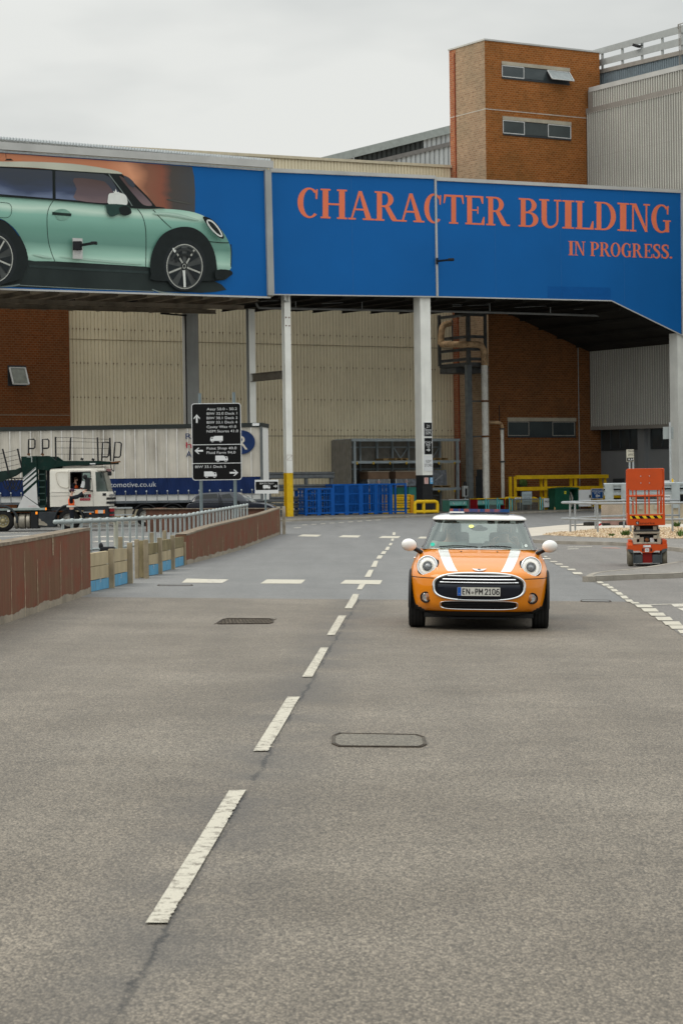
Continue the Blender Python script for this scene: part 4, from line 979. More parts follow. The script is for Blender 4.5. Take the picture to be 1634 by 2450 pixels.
def layer(mb,pts,m,smooth=True,n=5,dz=None):
    LAY[0] += .004; t = tL - .004 - (LAY[0] if dz is None else dz)
    P = [Vector((x,y)) for x,y in pts]; P = spline(P,n,True) if smooth else P
    w_ = [onB(z1_(p.x,p.y),t) for p in P]; mb.poly(w_[::-1] if False else w_,m)
def stroke(mb,pts,wd,m,n=5,taper=False):
    LAY[0] += .004; t = tL - .004 - LAY[0]
    P = spline([Vector((x,y)) for x,y in pts],n); L_,R_ = [],[]
    for i,p in enumerate(P):
        d = (P[min(i + 1,len(P) - 1)] - P[max(i - 1,0)]).normalized(); nn = Vector((-d.y,d.x)) * wd / 2 * (max(.02,math.sin(math.pi * i / (len(P) - 1))) ** .6 if taper else 1)
        L_.append(onB(z1_(*(p + nn)),t)); R_.append(onB(z1_(*(p - nn)),t))
    mb.grid([L_,R_],m,smooth=False)
mOr = printmat('print_orange_backdrop',[(uof(-100,200),'#b5714d'),(uof(640,200),'#b87450'),(uof(760,200),'#c98a66'),(uof(850,200),'#7a4c36'),(uof(930,200),'#7b432e'),(uof(985,200),'#3b342f'),(uof(1120,200),'#34373a')],'x',.9)
mGrd = M('print_dark_ground',srgb('#2a3231'),.45,var=.25,scale=.5)
mMint = printmat('print_mint_body',[(zof(300,720),'#5f8b7c'),(zof(300,660),'#a3c4b3'),(zof(300,640),'#8db4a3'),(zof(300,580),'#567f72'),(zof(300,500),'#5d8a7b'),(zof(300,420),'#79a797'),(zof(300,385),'#b5cdbd'),(zof(300,340),'#82b0a0'),(zof(300,290),'#a5c8b8')],'z',.22)
mCrm = M('print_cream_roof',srgb('#c2c3b2'),.45,var=.1,scale=.4)
mNavy = printmat('print_glass',[(zof(300,330),'#5a6680'),(zof(300,290),'#2d3a55'),(zof(300,240),'#252e3d'),(zof(300,140),'#2c3135')],'z',1.3)
mGlB = printmat('print_glass_reflection',[(zof(500,350),'#6d5a5c'),(zof(500,300),'#54454a'),(zof(500,210),'#47332f')],'z',.6)
mTyr = M('print_tyre',srgb('#262b2d'),.5,var=.1); mArch = M('print_wheel_arch',srgb('#202626'),.5,var=.1)
mRim = M('print_rim',srgb('#4b4e4d'),.4,var=.4,scale=.9); mRimL = M('print_rim_light',srgb('#b5b6ae'),.4,var=.15); mWhP = M('print_white',srgb('#dfe2dc'),.4,var=.05)
mLn = M('print_line',srgb('#263630'),.5); mGrey = M('print_grey',srgb('#7b8784'),.5)
pc = MB()
layer(pc,[(-700,-40),(-100,55),(0,62),(1110,142),(1122,200),(1128,290),(1126,430),(-700,430)],mOr,False)
def blend0(a,b,k): A,B = srgb(a),srgb(b); return tuple(A[i] * (1 - k) + B[i] * k for i in range(3))
def soft0(path,w0,c_in,c_out,n=6):
    for q in range(n): stroke(pc,path,w0 * (1 - q / n),M('backdrop_tone_%s_%s_%d' % (c_in[1:],c_out[1:],q),blend0(c_out,c_in,(q + 1) / n),.5,var=.06,scale=.6),taper=True)
soft0([(960,330),(1040,345),(1110,358)],16,'#5a5a56','#454340',4)
pc.build('printed_backdrop',br); pc = MB()
layer(pc,[(-700,500),(1250,600),(1262,735),(1340,765),(1300,795),(1240,803),(1280,822),(1308,852),(1240,865),(1160,870),(1090,866),(890,862),(120,838),(-700,800)],mGrd,False)
stroke(pc,[(-80,838),(50,832),(118,822)],9,mGrey); stroke(pc,[(118,826),(500,846),(890,862)],4,mGrey); stroke(pc,[(880,850),(930,866),(1020,874),(1155,882)],7,mGrey); stroke(pc,[(170,715),(500,735),(860,752)],14,M('print_sill',srgb('#333e3d'),.5))
pc.build('printed_ground',br)
pc = MB()
layer(pc,[(-160,300),(0,307),(310,335),(620,362),(790,383),(950,385),(1060,394),(1130,408),(1185,430),(1240,468),(1285,515),(1318,570),(1333,620),(1334,680),(1328,738),(1250,738),(1235,650),(1200,575),(1140,515),(1060,492),(985,508),(920,560),(885,635),(868,721),(845,719),(600,704),(320,688),(165,681),(155,620),(110,530),(60,475),(0,440),(-160,400)],mMint,True,3)
stroke(pc,[(310,338),(285,380),(274,440),(280,560),(300,640),(320,688)],4,mLn); stroke(pc,[(795,385),(825,430),(842,500),(845,600),(843,720)],4,mLn); stroke(pc,[(885,390),(930,440),(992,498)],4,mLn); stroke(pc,[(1205,574),(1270,580),(1322,581)],5,mLn)
stroke(pc,[(-40,348),(40,350),(66,366),(70,400),(58,428),(30,436),(-40,432)],2.5,mLn)
layer(pc,[(312,408),(325,395),(345,387),(375,387),(395,396),(408,410),(395,440),(365,450),(335,445)],M('print_handle_cup',srgb('#7da595'),.5)); stroke(pc,[(304,411),(360,416),(414,420)],17,mLn)
def blend(m0,m1,k): return tuple(srgb(m0)[i] * (1 - k) + srgb(m1)[i] * k for i in range(3))
def soft(path,w0,c_in,c_out,n=8):                    # soft printed reflection: nested strips, narrow ones on top
    for q in range(n): stroke(pc,path,w0 * (1 - q / n),M('print_tone_%s_%s_%d' % (c_in[1:],c_out[1:],q),blend(c_out,c_in,(q + 1) / n),.5,var=.05,scale=.7),taper=True)
soft([(345,662),(560,684),(825,706)],14,'#b4d2c2','#a0c2b2',4); soft([(190,648),(250,660),(305,670)],14,'#b4d2c2','#a0c2b2',4); soft([(880,412),(1000,418),(1150,452)],22,'#b9d3c5','#9fc1b1',5)
pc.build('printed_body',br)
pc = MB(); layer(pc,[(-160,108),(0,112),(200,113),(420,125),(600,150),(680,168),(706,184),(620,182),(400,166),(200,148),(0,140),(-160,136)],mCrm,True,3); pc.build('printed_roof',br)
pc = MB(); layer(pc,[(-160,136),(0,140),(300,158),(640,180),(706,184),(780,240),(850,310),(905,375),(950,383),(790,383),(620,362),(310,335),(0,307),(-160,300)],mArch,False)
layer(pc,[(-160,145),(0,148),(305,165),(306,325),(0,300),(-160,290)],mNavy,False); layer(pc,[(322,166),(600,185),(640,205),(690,290),(735,365),(620,352),(322,326)],mNavy,False)
layer(pc,[(430,208),(580,222),(618,240),(655,290),(660,350),(440,334),(445,270)],mGlB,True,3); layer(pc,[(690,195),(740,222),(800,275),(850,325),(880,365),(830,362),(780,310),(730,250)],mGlB,True,3)
stroke(pc,[(312,160),(318,250),(320,332)],9,mArch); stroke(pc,[(630,185),(680,250),(740,330),(765,368)],5,mGrey); stroke(pc,[(-160,302),(310,332),(620,359)],6,mArch); stroke(pc,[(880,378),(910,376),(952,382)],7,mArch)
layer(pc,[(715,195),(745,205),(778,238),(772,262),(740,240)],mNavy); pc.build('printed_windows',br)
pc = MB(); layer(pc,[(632,298),(660,293),(690,292),(722,303),(735,325),(733,362),(680,360),(628,356),(625,325)],mWhP,True,4)
layer(pc,[(625,358),(733,364),(760,395),(752,415),(720,425),(690,415),(650,430),(625,415),(618,385)],M('print_mirror_base',srgb('#2e4641'),.5),True,4); layer(pc,[(690,380),(735,368),(760,400),(750,417),(705,420)],mArch,True,4)
layer(pc,[(655,280),(664,288),(670,270),(677,288),(692,288),(682,298),(662,300)],mWhP,False); pc.build('printed_mirror',br)
pc = MB()
def ring(cx,cy,rx,ry,m,tilt=0): layer(pc,[(cx + rx * math.cos(a) ,cy + ry * math.sin(a)) for a in [i * math.pi / 16 for i in range(32)]],m,False)
layer(pc,[(868,724),(872,670),(888,615),(918,558),(958,520),(1010,497),(1065,488),(1125,498),(1180,535),(1220,590),(1245,660),(1255,738),(1262,790),(1240,800),(900,800),(875,760)],mArch,True,3)
ring(1068,712,122,148,mTyr); ring(1067,718,105,130,mRimL); ring(1067,718,100,125,mRim)
def spokes(cx,cy,rx,ry):
    for k in range(5):
        a = math.pi / 2 + k * 2 * math.pi / 5
        for d_,mm,wd in ((.26,mTyr,.18),(-.26,mTyr,.18)):
            layer(pc,[(cx + rx * .25 * math.cos(a + d_),cy + ry * .25 * math.sin(a + d_)),(cx + rx * .93 * math.cos(a + d_ - wd),cy + ry * .93 * math.sin(a + d_ - wd)),(cx + rx * .95 * math.cos(a + d_ + wd),cy + ry * .95 * math.sin(a + d_ + wd))],mm,False)
        stroke(pc,[(cx + rx * .15 * math.cos(a),cy + ry * .15 * math.sin(a)),(cx + rx * .95 * math.cos(a),cy + ry * .95 * math.sin(a))],9,mRimL)
spokes(1067,718,100,125)
for rx_,cc in ((80,'#3a3d3d'),(55,'#2c2f2f')): stroke(pc,[(1067 + rx_ * math.cos(a),718 + rx_ * 1.25 * math.sin(a)) for a in [R(200 + 14 * i) for i in range(9)]],14,M('rim_shade_' + cc[1:],srgb(cc),.5))
stroke(pc,[(1062,740),(1066,790),(1068,838)],13,mWhP); stroke(pc,[(1000,612),(1012,636)],9,mWhP); ring(1065,716,17,22,mArch); ring(1065,716,10,14,mRimL); ring(1065,716,7,10,mArch)
pc.build('printed_wheel',br); pc = MB()
layer(pc,[(-160,440),(0,446),(60,480),(110,540),(150,610),(166,690),(140,760),(90,800),(-160,820)],mArch,True,3)
ring(-28,672,128,160,mTyr); ring(-30,672,108,138,mRimL); ring(-30,672,103,133,mRim); spokes(-30,672,103,133); pc.build('printed_wheel',br)
pc = MB(); layer(pc,[(1172,432),(1200,434),(1235,455),(1270,495),(1292,535),(1290,558),(1262,548),(1225,512),(1190,470)],mArch,True,4)
stroke(pc,[(1198,450),(1225,458),(1258,492),(1280,530),(1278,544),(1255,532),(1222,500),(1200,468),(1198,450)],8,mWhP)
layer(pc,[(1250,738),(1330,740),(1342,765),(1300,780),(1250,792)],mArch,True,3); stroke(pc,[(1334,590),(1336,640),(1334,720)],6,mArch)
pc.build('printed_headlight',br)
pc = MB(); stroke(pc,[(36,64),(38,96)],3,mArch); layer(pc,[(30,106),(42,96),(65,96),(82,107)],mArch,False); pc.build('printed_aerial',br)
# ---- serif lettering --------------------------------------------------------------------
mLet = M('orange_lettering',(.8,.2,.1),.6,var=.06,scale=.4)
S_ = .055                                                  # serif thickness
def rect(x0,y0,x1,y1): return [(x0,y0),(x1,y0),(x1,y1),(x0,y1)]
def arcring(cx,cy,ro,rO,ri,rI,a0,a1,dx=0,n=22):
    o = []
    for i in range(n):
        A,B = R(a0 + (a1 - a0) * i / n),R(a0 + (a1 - a0) * (i + 1) / n)
        o.append([(cx + ro * math.cos(A),cy + rO * math.sin(A)),(cx + ro * math.cos(B),cy + rO * math.sin(B)),(cx + dx + ri * math.cos(B),cy + rI * math.sin(B)),(cx + dx + ri * math.cos(A),cy + rI * math.sin(A))])
    return o
def stem(x,w_,y0=0,y1=1,e=.06,l=True,r=True,top=True,bot=True):
    o = [rect(x,y0,x + w_,y1)]
    if bot: o += [rect(x - (e if l else 0),y0,x + w_ + (e if r else 0),y0 + S_)]
    if top: o += [rect(x - (e if l else 0),y1 - S_,x + w_ + (e if r else 0),y1)]
    return o
def glyph(c):                                              # polygons in a 1-high box, with the letter's width
    if c == 'I': return stem(.07,.17,e=.07),.31
    if c == 'H': return stem(.07,.16) + stem(.53,.16) + [rect(.2,.46,.56,.52)],.76
    if c == 'C': return arcring(.36,.5,.36,.515,.2,.455,48,312,.02) + [[(.56,.64),(.61,.64),(.625,.97),(.58,.97),(.55,.84)],arcring(.36,.5,.36,.515,.2,.455,40,50,.02)[0]],.66
    if c == 'G': return arcring(.36,.5,.36,.515,.2,.455,48,300,.02) + [[(.56,.66),(.61,.66),(.625,.97),(.58,.97),(.55,.86)],rect(.5,.02,.64,.45),rect(.42,.4,.7,.45),[(.38,-.01),(.5,.03),(.5,.12),(.42,.05)]],.72
    if c == 'O': return arcring(.37,.5,.37,.515,.2,.455,0,360),.74
    if c == 'A': return [[(.33,.98),(.43,.98),(.74,.03),(.56,.03)],[(.33,.98),(.37,.86),(.14,.03),(.08,.03)],rect(0,0,.24,S_),rect(.46,0,.82,S_),[(.2,.32),(.56,.32),(.55,.38),(.22,.38)]],.82
    if c == 'R': return stem(.07,.16,r=False,top=False) + [rect(0,1 - S_,.3,1),rect(0,0,.3,S_)] + arcring(.3,.735,.28,.265,.12,.205,-90,90) + [rect(.2,.94,.31,1),rect(.2,.47,.31,.53),[(.3,.5),(.45,.5),(.7,.03),(.52,.03)],rect(.55,0,.78,S_)],.76
    if c == 'P': return stem(.07,.16,r=False,top=False) + [rect(0,1 - S_,.3,1),rect(0,0,.32,S_)] + arcring(.3,.72,.3,.28,.13,.22,-90,90) + [rect(.2,.94,.31,1),rect(.2,.44,.31,.5)],.62
    if c == 'B': return stem(.07,.16,top=False,bot=False) + [rect(0,1 - S_,.34,1),rect(0,0,.36,S_),rect(.2,.48,.34,.54)] + arcring(.32,.76,.27,.24,.11,.185,-90,90) + arcring(.34,.265,.31,.265,.14,.21,-90,90),.66
    if c == 'T': return stem(.28,.17,top=False,e=.08) + [rect(.02,.93,.71,1),[(.0,.7),(.04,.7),(.1,.95),(.02,1)],[(.73,.7),(.69,.7),(.63,.95),(.71,1)]],.73
    if c == 'E': return stem(.07,.16,r=False) + [rect(.2,.94,.56,1),rect(.2,0,.6,.06),rect(.2,.48,.42,.53),rect(.4,.38,.44,.63),[(.6,1),(.55,1),(.5,.94),(.56,.74),(.6,.74)],[(.64,0),(.58,0),(.53,.06),(.6,.28),(.64,.28)]],.65
    if c == 'L': return stem(.07,.16,r=True) + [rect(.2,0,.56,.06),[(.6,0),(.54,0),(.48,.06),(.56,.3),(.6,.3)]],.61
    if c == 'U': return [rect(.07,.3,.23,1),rect(0,1 - S_,.31,1),rect(.53,.3,.59,1),rect(.45,1 - S_,.68,1)] + arcring(.33,.3,.26,.315,.1,.235,180,270,0) + arcring(.33,.3,.26,.315,.2,.235,270,360,0),.68
    if c == 'D': return stem(.07,.16,top=False,bot=False) + [rect(0,1 - S_,.34,1),rect(0,0,.34,S_)] + arcring(.32,.5,.4,.5,.23,.44,-90,90),.74
    if c == 'N': return [rect(.09,0,.15,1),rect(0,0,.24,S_),rect(0,1 - S_,.2,1),[(.06,1),(.24,1),(.66,0),(.56,0),(.1,.98)],rect(.58,0,.64,1),rect(.5,1 - S_,.74,1)],.74
    if c == 'S':
        pts = [Vector(p) for p in ((.48,.72),(.47,.86),(.38,.96),(.26,.965),(.13,.9),(.1,.76),(.17,.63),(.3,.52),(.42,.4),(.46,.25),(.4,.1),(.27,.03),(.14,.06),(.05,.18),(.04,.3))]
        P = spline(pts,4); o = []
        for i in range(len(P) - 1):
            def off(j):
                d = (P[min(j + 1,len(P) - 1)] - P[max(j - 1,0)]).normalized(); wd = .035 + .055 * math.sin(math.pi * j / (len(P) - 1)) ** 2; nn = Vector((-d.y,d.x)) * wd
                return P[j] + nn,P[j] - nn
            a,b_ = off(i); c_,d_ = off(i + 1); o.append([tuple(a),tuple(c_),tuple(d_),tuple(b_)])
        return o + [rect(.46,.7,.51,.98),rect(.015,.02,.06,.3)],.53
    if c == '.': return [[(.08 + .08 * math.cos(i * .52),.08 + .08 * math.sin(i * .52)) for i in range(12)]],.16
def serif(mb,items,yb0,yb1,yt0,yt1):
    """items: (letter, x0, x1) in photo pixels; baseline and cap line interpolated between the ends"""
    xa,xb = items[0][1],items[-1][2]; n_ = 0
    for c,x0,x1 in items:
        G,w_ = glyph(c)
        for P in G:
            n_ += 1; V = []
            for (u,v) in P:
                x = x0 + (x1 - x0) * u / w_; f = (x - xa) / (xb - xa); yb = yb0 + (yb1 - yb0) * f; yt = yt0 + (yt1 - yt0) * f
                V.append(onB((x,yb + (yt - yb) * v),tB - .012 - .0004 * (n_ % 13)))
            mb.poly(V,mLet)
X4 = lambda x: 1000 + x / 2.473
mb = MB()
serif(mb,[('C',712,763),('H',766,831),('A',833,895),('R',896,955),('A',955,1015),('C',1014.5,X4(142)),('T',X4(150),X4(270)),('E',X4(277),X4(394)),('R',X4(402),X4(538)),('B',X4(594),X4(712)),('U',X4(716),X4(846)),('I',X4(852),X4(922)),('L',X4(928),X4(1038)),('D',X4(1042),X4(1172)),('I',X4(1178),X4(1245)),('N',X4(1250),X4(1370)),('G',X4(1378),X4(1496))],
      519.5,557.5,448.5,491)
mb.build('lettering',br)
mb = MB()
serif(mb,[('I',X4(888),X4(919)),('N',X4(922),X4(988)),('P',X4(1017),X4(1070)),('R',X4(1073),X4(1138)),('O',X4(1137),X4(1195)),('G',X4(1201),X4(1262)),('R',X4(1265),X4(1328)),('E',X4(1335),X4(1385)),('S',X4(1388),X4(1430)),('S',X4(1437),X4(1481)),('.',X4(1486),X4(1502))],
      420 + 471 / 2.473,420 + 492 / 2.473,420 + 387 / 2.473,420 + 411 / 2.473)
mb.build('lettering',br)
# repair patch of newer film
mb = MB();
mb.poly([onB(z4_(*p),tB - .006) for p in ((765,655),(1138,663),(1138,730),(765,722))],M('billboard_blue_patch',(.003,.09,.32),.6,var=.06)); mb.build('film_patch',br)
# camera units
mb = MB(); a = onB(z1_(421,553),tL - .35); b_ = onB(z1_(480,675),tL - .35)
mb.prism([a,Vector((b_.x,b_.y,a.z)),b_,Vector((a.x,a.y,b_.z))],BX * .05,mAlu); cu = mb.build('camera_plate',br)
mb = MB(); p = onB(z1_(450,598),tL - .45); mb.box(p,(.5,.35,.5),mDark,bev=.05); q = onB(z1_(545,583),tL - 1.6); mb.beam(p,p + (q - p) * .85 if False else q,.12,.14,mDark); mb.box(q,(.35,.5,.15),mDark,bev=.04)
mb.box(onB(z1_(455,625),tL - .4),(.35,.02,.28),mSignWhite); mb.build('cctv_camera',cu)
mb = MB(); p = onB(z2_(1396,768),tB - .1); q = onB(z2_(1500,757),tB - 1.4); mb.beam(p,q,.1,.12,mDark); mb.box(q,(.4,.4,.16),mDark,bev=.04); mb.box(p,(.15,.15,.4),mDark); mb.build('cctv_camera',br)
# ================================================================ YARD OBJECTS
V3 = Vector
def wallmat(name):
    m = bpy.data.materials.new(name); m.use_nodes = True; nt = m.node_tree; N = nt.nodes; L = nt.links; b = N['Principled BSDF']; b.inputs['Roughness'].default_value = .85; b.inputs['Specular IOR Level'].default_value = .03
    tc = N.new('ShaderNodeTexCoord')
    def nz(sx,sy,det,sc_=1,dist=0):
        mp = N.new('ShaderNodeMapping'); mp.inputs['Scale'].default_value = (sx,sy,1); L.new(tc.outputs['UV'],mp.inputs['Vector'])
        n = N.new('ShaderNodeTexNoise'); n.inputs['Scale'].default_value = sc_; n.inputs['Detail'].default_value = det; n.inputs['Roughness'].default_value = .65; L.new(mp.outputs[0],n.inputs['Vector']); return n.outputs['Fac']
    def ramp(v,st_):
        cr = N.new('ShaderNodeValToRGB'); L.new(v,cr.inputs[0]); e = cr.color_ramp.elements
        for i,(p,c) in enumerate(st_):
            if i == 0: el = e[0]
            elif i == len(st_) - 1: el = e[len(e) - 1]
            else: el = e.new(p)
            el.position = p; el.color = (*c,1)
        return cr.outputs[0]
    c = ramp(nz(.9,1.6,7),[(.3,(.15,.09,.055)),(.44,(.165,.094,.06)),(.55,(.175,.083,.056)),(.63,(.19,.072,.046)),(.72,(.15,.088,.06))])
    s = nz(9,.7,6); v = N.new('ShaderNodeMapRange'); v.inputs['From Min'].default_value = .35; v.inputs['From Max'].default_value = .7; v.inputs['To Min'].default_value = .9; v.inputs['To Max'].default_value = 1.12; L.new(s,v.inputs['Value'])
    sc_ = N.new('ShaderNodeVectorMath'); sc_.operation = 'SCALE'; L.new(c,sc_.inputs[0]); L.new(v.outputs[0],sc_.inputs['Scale'])
    L.new(sc_.outputs[0],b.inputs['Base Color']); return m
mWall = wallmat('wall_weathered_red'); mWallTop = M('wall_top_dirt',(.2,.165,.125),.95,var=.35,scale=5,fine=.2)
mWallFoot = M('wall_foot_dirt',(.27,.235,.185),.95,var=.2,scale=2,fine=.15,bscale=30)
mLime = M('lime_streak',(.6,.52,.36),.9,var=.35,scale=9)
def floodwall(label,foot,top,streaks,parent=None,name='flood_wall',thick=.25,footband=True):
    """foot / top: photo pixels of the near face along its length"""
    F = [gnd(*p) for p in foot]; n = len(F)
    zt = []
    for f,p in zip(F,top):
        zt.append(at(p[0],p[1],f.y).z)
    t = thing(name,label,'wall',F[n // 2])
    L_,nrm = [],[]
    for i in range(n):
        d = (F[min(i + 1,n - 1)] - F[max(i - 1,0)]); d.z = 0; d.normalize(); nrm.append(V3((-d.y,d.x,0)))
    mb = MB()
    for i in range(n - 1):
        a,b = F[i],F[i + 1]; na,nb = nrm[i] * thick,nrm[i + 1] * thick; A,B = V3((a.x,a.y,zt[i])),V3((b.x,b.y,zt[i + 1])); a0,b0 = a - V3((0,0,.1)),b - V3((0,0,.1))
        mb.add([a0,b0,B,A],[(0,1,2,3)],mWall); mb.add([a0 + na,b0 + nb,B + nb,A + na],[(3,2,1,0)],mWall)
        if i == 0: mb.add([a0,A,A + na,a0 + na],[(0,1,2,3)],mWall)
        if i == n - 2: mb.add([b0,B,B + nb,b0 + nb],[(3,2,1,0)],mWall)
    mb.build('face',t); mb = MB()
    for i in range(n - 1):
        A,B = V3((F[i].x,F[i].y,zt[i])),V3((F[i + 1].x,F[i + 1].y,zt[i + 1])); na,nb = nrm[i],nrm[i + 1]
        o = .008
        mb.add([A - na * o - V3((0,0,.03)),B - nb * o - V3((0,0,.03)),B - nb * o + V3((0,0,.012)),A - na * o + V3((0,0,.012)),A + na * (thick + o) + V3((0,0,.012)),B + nb * (thick + o) + V3((0,0,.012))],[(0,1,2,3),(3,2,5,4)],mWallTop)
    mb.build('coping',t)
    if footband:
        mb = MB()
        for i in range(n - 1):
            a,b = F[i],F[i + 1]; k = max(2,int((b - a).length / .12));
            for j in range(k):
                p,q = a.lerp(b,j / k),a.lerp(b,(j + 1) / k); h0,h1 = .1 + .025 * math.sin(j * .37 + i) * math.sin(j * .11) + .007 * math.sin(j * 2.1),.1 + .025 * math.sin((j + 1) * .37 + i) * math.sin((j + 1) * .11) + .007 * math.sin((j + 1) * 2.1)
                e = -nrm[i] * .006; mb.add([p + e - V3((0,0,.03)),q + e - V3((0,0,.03)),q + e + V3((0,0,max(.02,h1))),p + e + V3((0,0,max(.02,h0)))],[(0,1,2,3)],mWallFoot)
        mb.build('dirt_band',t)
    mb = MB()
    for (u,z0,z1,wd) in streaks:                        # u along 0..1 of length
        x = u * (n - 1); i = min(int(x),n - 2); f = x - i; p = F[i].lerp(F[i + 1],f); d = (F[i + 1] - F[i]).normalized(); h = zt[i] + (zt[i + 1] - zt[i]) * f - p.z
        e = -nrm[i] * .010; K = 14; Lr,Rr = [],[]
        for k in range(K + 1):
            z = h * (z0 + (z1 - z0) * k / K); w_ = wd * (.35 + .65 * abs(math.sin(k * 1.3 + u * 50))) * (1 if k < K - 2 else .5)
            c = p + e + V3((0,0,z)) + d * math.sin(k * .9 + u * 30) * .004; Lr.append(c - d * w_); Rr.append(c + d * w_)
        mb.grid([Lr,Rr],mLime,smooth=False)
    if streaks: mb.build('lime_streak',t)
    return t,F,zt
cw = lambda x,y: (x / 5.227,1220 + y / 5.227)
wl_foot = [(-330,1610),(-150,1550),cw(0,1440),cw(330,1330),cw(660,1215),cw(1075,1068),cw(1142,1040)]
wl_top = [(-330,1338),(-150,1318),cw(0,430),cw(330,378),cw(660,318),cw(1075,240),cw(1118,232)]
floodwall('long weathered dark red concrete flood wall nearest the camera at the left edge',wl_foot,wl_top,
          [((2 + 140 / 330) / 6,.0,.93,.008),((2 + 315 / 330) / 6,.0,.86,.011),((3 + (468 - 330) / 330) / 6,.0,.72,.012),((3 + (620 - 330) / 330) / 6,.0,.5,.004),((4 + (755 - 660) / 415) / 6,.04,.9,.012),((4 + (890 - 660) / 415) / 6,.05,.55,.007),((4 + (1018 - 660) / 415) / 6,.05,.8,.008),((4 + 10 / 415) / 6,.72,1.0,.03),(.2,0,.8,.01),(.08,0,.6,.01)])
z7b = lambda x,y: (x / 2.24,1180 + y / 2.24)
wr_foot = [z7b(1000,383),z7b(1120,352),z7b(1300,300),z7b(1420,252),z7b(1500,221)]
wr_top = [z7b(966,222),z7b(1100,182),z7b(1300,138),z7b(1400,108),z7b(1495,80)]
wr_foot[0] = z7b(1000,383); wr_top[0] = z7b(990,222)
rs = [(i / 17 + random.uniform(-.015,.015),.02,random.uniform(.25,.95),random.uniform(.005,.012)) for i in range(1,17)]
wt,WF,WZ = floodwall('curved weathered red concrete flood wall running to the yellow-footed steel post',wr_foot,wr_top,rs + [(.66,.0,.8,.07),(.97,0,.7,.05)])
mb = MB(); e = WF[-1]; mb.box(e + V3((-.05,.12,.52)),(.16,.3,1.12),M('wall_end_post',(.36,.32,.25),.9,var=.25,scale=4)); mb.box(e + V3((.16,.2,.54)),(.12,.3,1.1),M('wall_end_post',0)); mb.build('end_post',wt)
# far low wall behind the railing
fw0,fw1 = gnd(350,1272),WF[-1] + V3((-.3,.3,0));
fz0,fz1 = at(350,1218,fw0.y).z,1.0
t = thing('flood_wall','low rusty brown wall behind the railing, in front of the dark car','wall',(fw0 + fw1) / 2)
mFW = M('wall_dark_rust',(.1,.048,.032),.9,var=.3,scale=1.5,streak=.5,streakc=(.05,.035,.028),sscale=3)
mb = MB(); mb.prism([fw0 - V3((0,0,.1)),fw1 - V3((0,0,.1)),V3((fw1.x,fw1.y,fz1)),V3((fw0.x,fw0.y,fz0))],(.05,.25,0),mFW)
mb.prism([V3((fw0.x,fw0.y,0)),V3((fw0.x + .4,fw0.y - 0,0)),V3((fw0.x + .4,fw0.y,fz0)),V3((fw0.x,fw0.y,fz0))],(-.1,8,0),mFW)
mb.build('face',t); mb = MB(); mb.beam(V3((fw0.x,fw0.y + .1,fz0 + .01)),V3((fw1.x,fw1.y + .1,fz1 + .01)),.3,.03,mWallTop); mb.build('coping',t)

# ---- flood boards between the two walls -----------------------------------------------------
mBd = M('board_cream',(.4,.33,.21),.85,var=.15,scale=2,streak=.45,streakc=(.16,.12,.06),sscale=9)
mBdG = M('board_mossy',(.2,.165,.09),.9,var=.3,scale=3,streak=.5,streakc=(.1,.08,.04),sscale=9)
mBdB = M('board_blue',(.1,.3,.47),.8,var=.12,scale=3,streak=.6,streakc=(.16,.15,.11),sscale=10)
mPt = M('board_post_concrete',(.3,.25,.17),.9,var=.25,scale=4,streak=.4,streakc=(.14,.11,.07),sscale=9)
boards = [  # x0, x1 in z7b; foot y at both; y of the top and of the joints at both ends; colours bottom to top
    (487,590,531,508,[(322,307),(396,378),(470,450)],(mBdB,mBd,mBd),'first cream flood board panel with a blue foot beside the near red wall'),
    (612,689,503,483,[(298,294),(371,357),(436,420)],(mBdB,mBd,mBd),'second cream flood board panel with a stained blue foot'),
    (741,780,452,455,[(252,252)],(mBdG,),'narrow brown flood board panel standing by the gap'),
    (797,851,444,434,[(268,263),(331,320),(386,377)],(mBdB,mBd,mBdG),'cream and mossy flood board panel right of the gap'),
    (871,919,421,408,[(251,244),(312,304),(366,355)],(mBdB,mBd,mBdG),'middle mossy-topped flood board panel right of the gap'),
    (938,988,400,385,[(238,232),(297,287),(349,335)],(mBdB,mBd,mBdG),'last mossy-topped flood board panel touching the curved red wall')]
for (x0,x1,f0,f1,js,cols,lab) in boards:
    a,b = gnd(*z7b(x0,f0)),gnd(*z7b(x1,f1)); t = thing('flood_board',lab,'flood board',(a + b) / 2)
    d = (b - a).normalized(); n_ = V3((-d.y,d.x,0)).normalized() * .08
    ys = [(f0,f1)] + js[::-1]
    for k in range(len(cols)):
        za0,zb0 = at(*z7b(x0,ys[k][0]),a.y).z,at(*z7b(x1,ys[k][1]),b.y).z; za1,zb1 = at(*z7b(x0,ys[k + 1][0]),a.y).z,at(*z7b(x1,ys[k + 1][1]),b.y).z
        zb1 = zb0 + (za1 - za0) if abs((zb1 - zb0) - (za1 - za0)) > .12 else zb1
        mb = MB(); jj = n_ * .0 * k
        mb.prism([V3((a.x,a.y,za0 + .006)),V3((b.x,b.y,zb0 + .006)),V3((b.x,b.y,zb1 - .006)),V3((a.x,a.y,za1 - .006))],n_,cols[k]); o = mb.build('board',t)
        if k == 0 and cols[0] is mBdB:
            c = (a + b) / 2 + V3((0,0,.13)) - n_ * .05; mb = MB(); mb.text('330',c - d * .06,d,(0,0,1),.13,.085,M('stencil_white',(.5,.52,.52),.8,var=.3,scale=30)); mb.build('stencil',o)
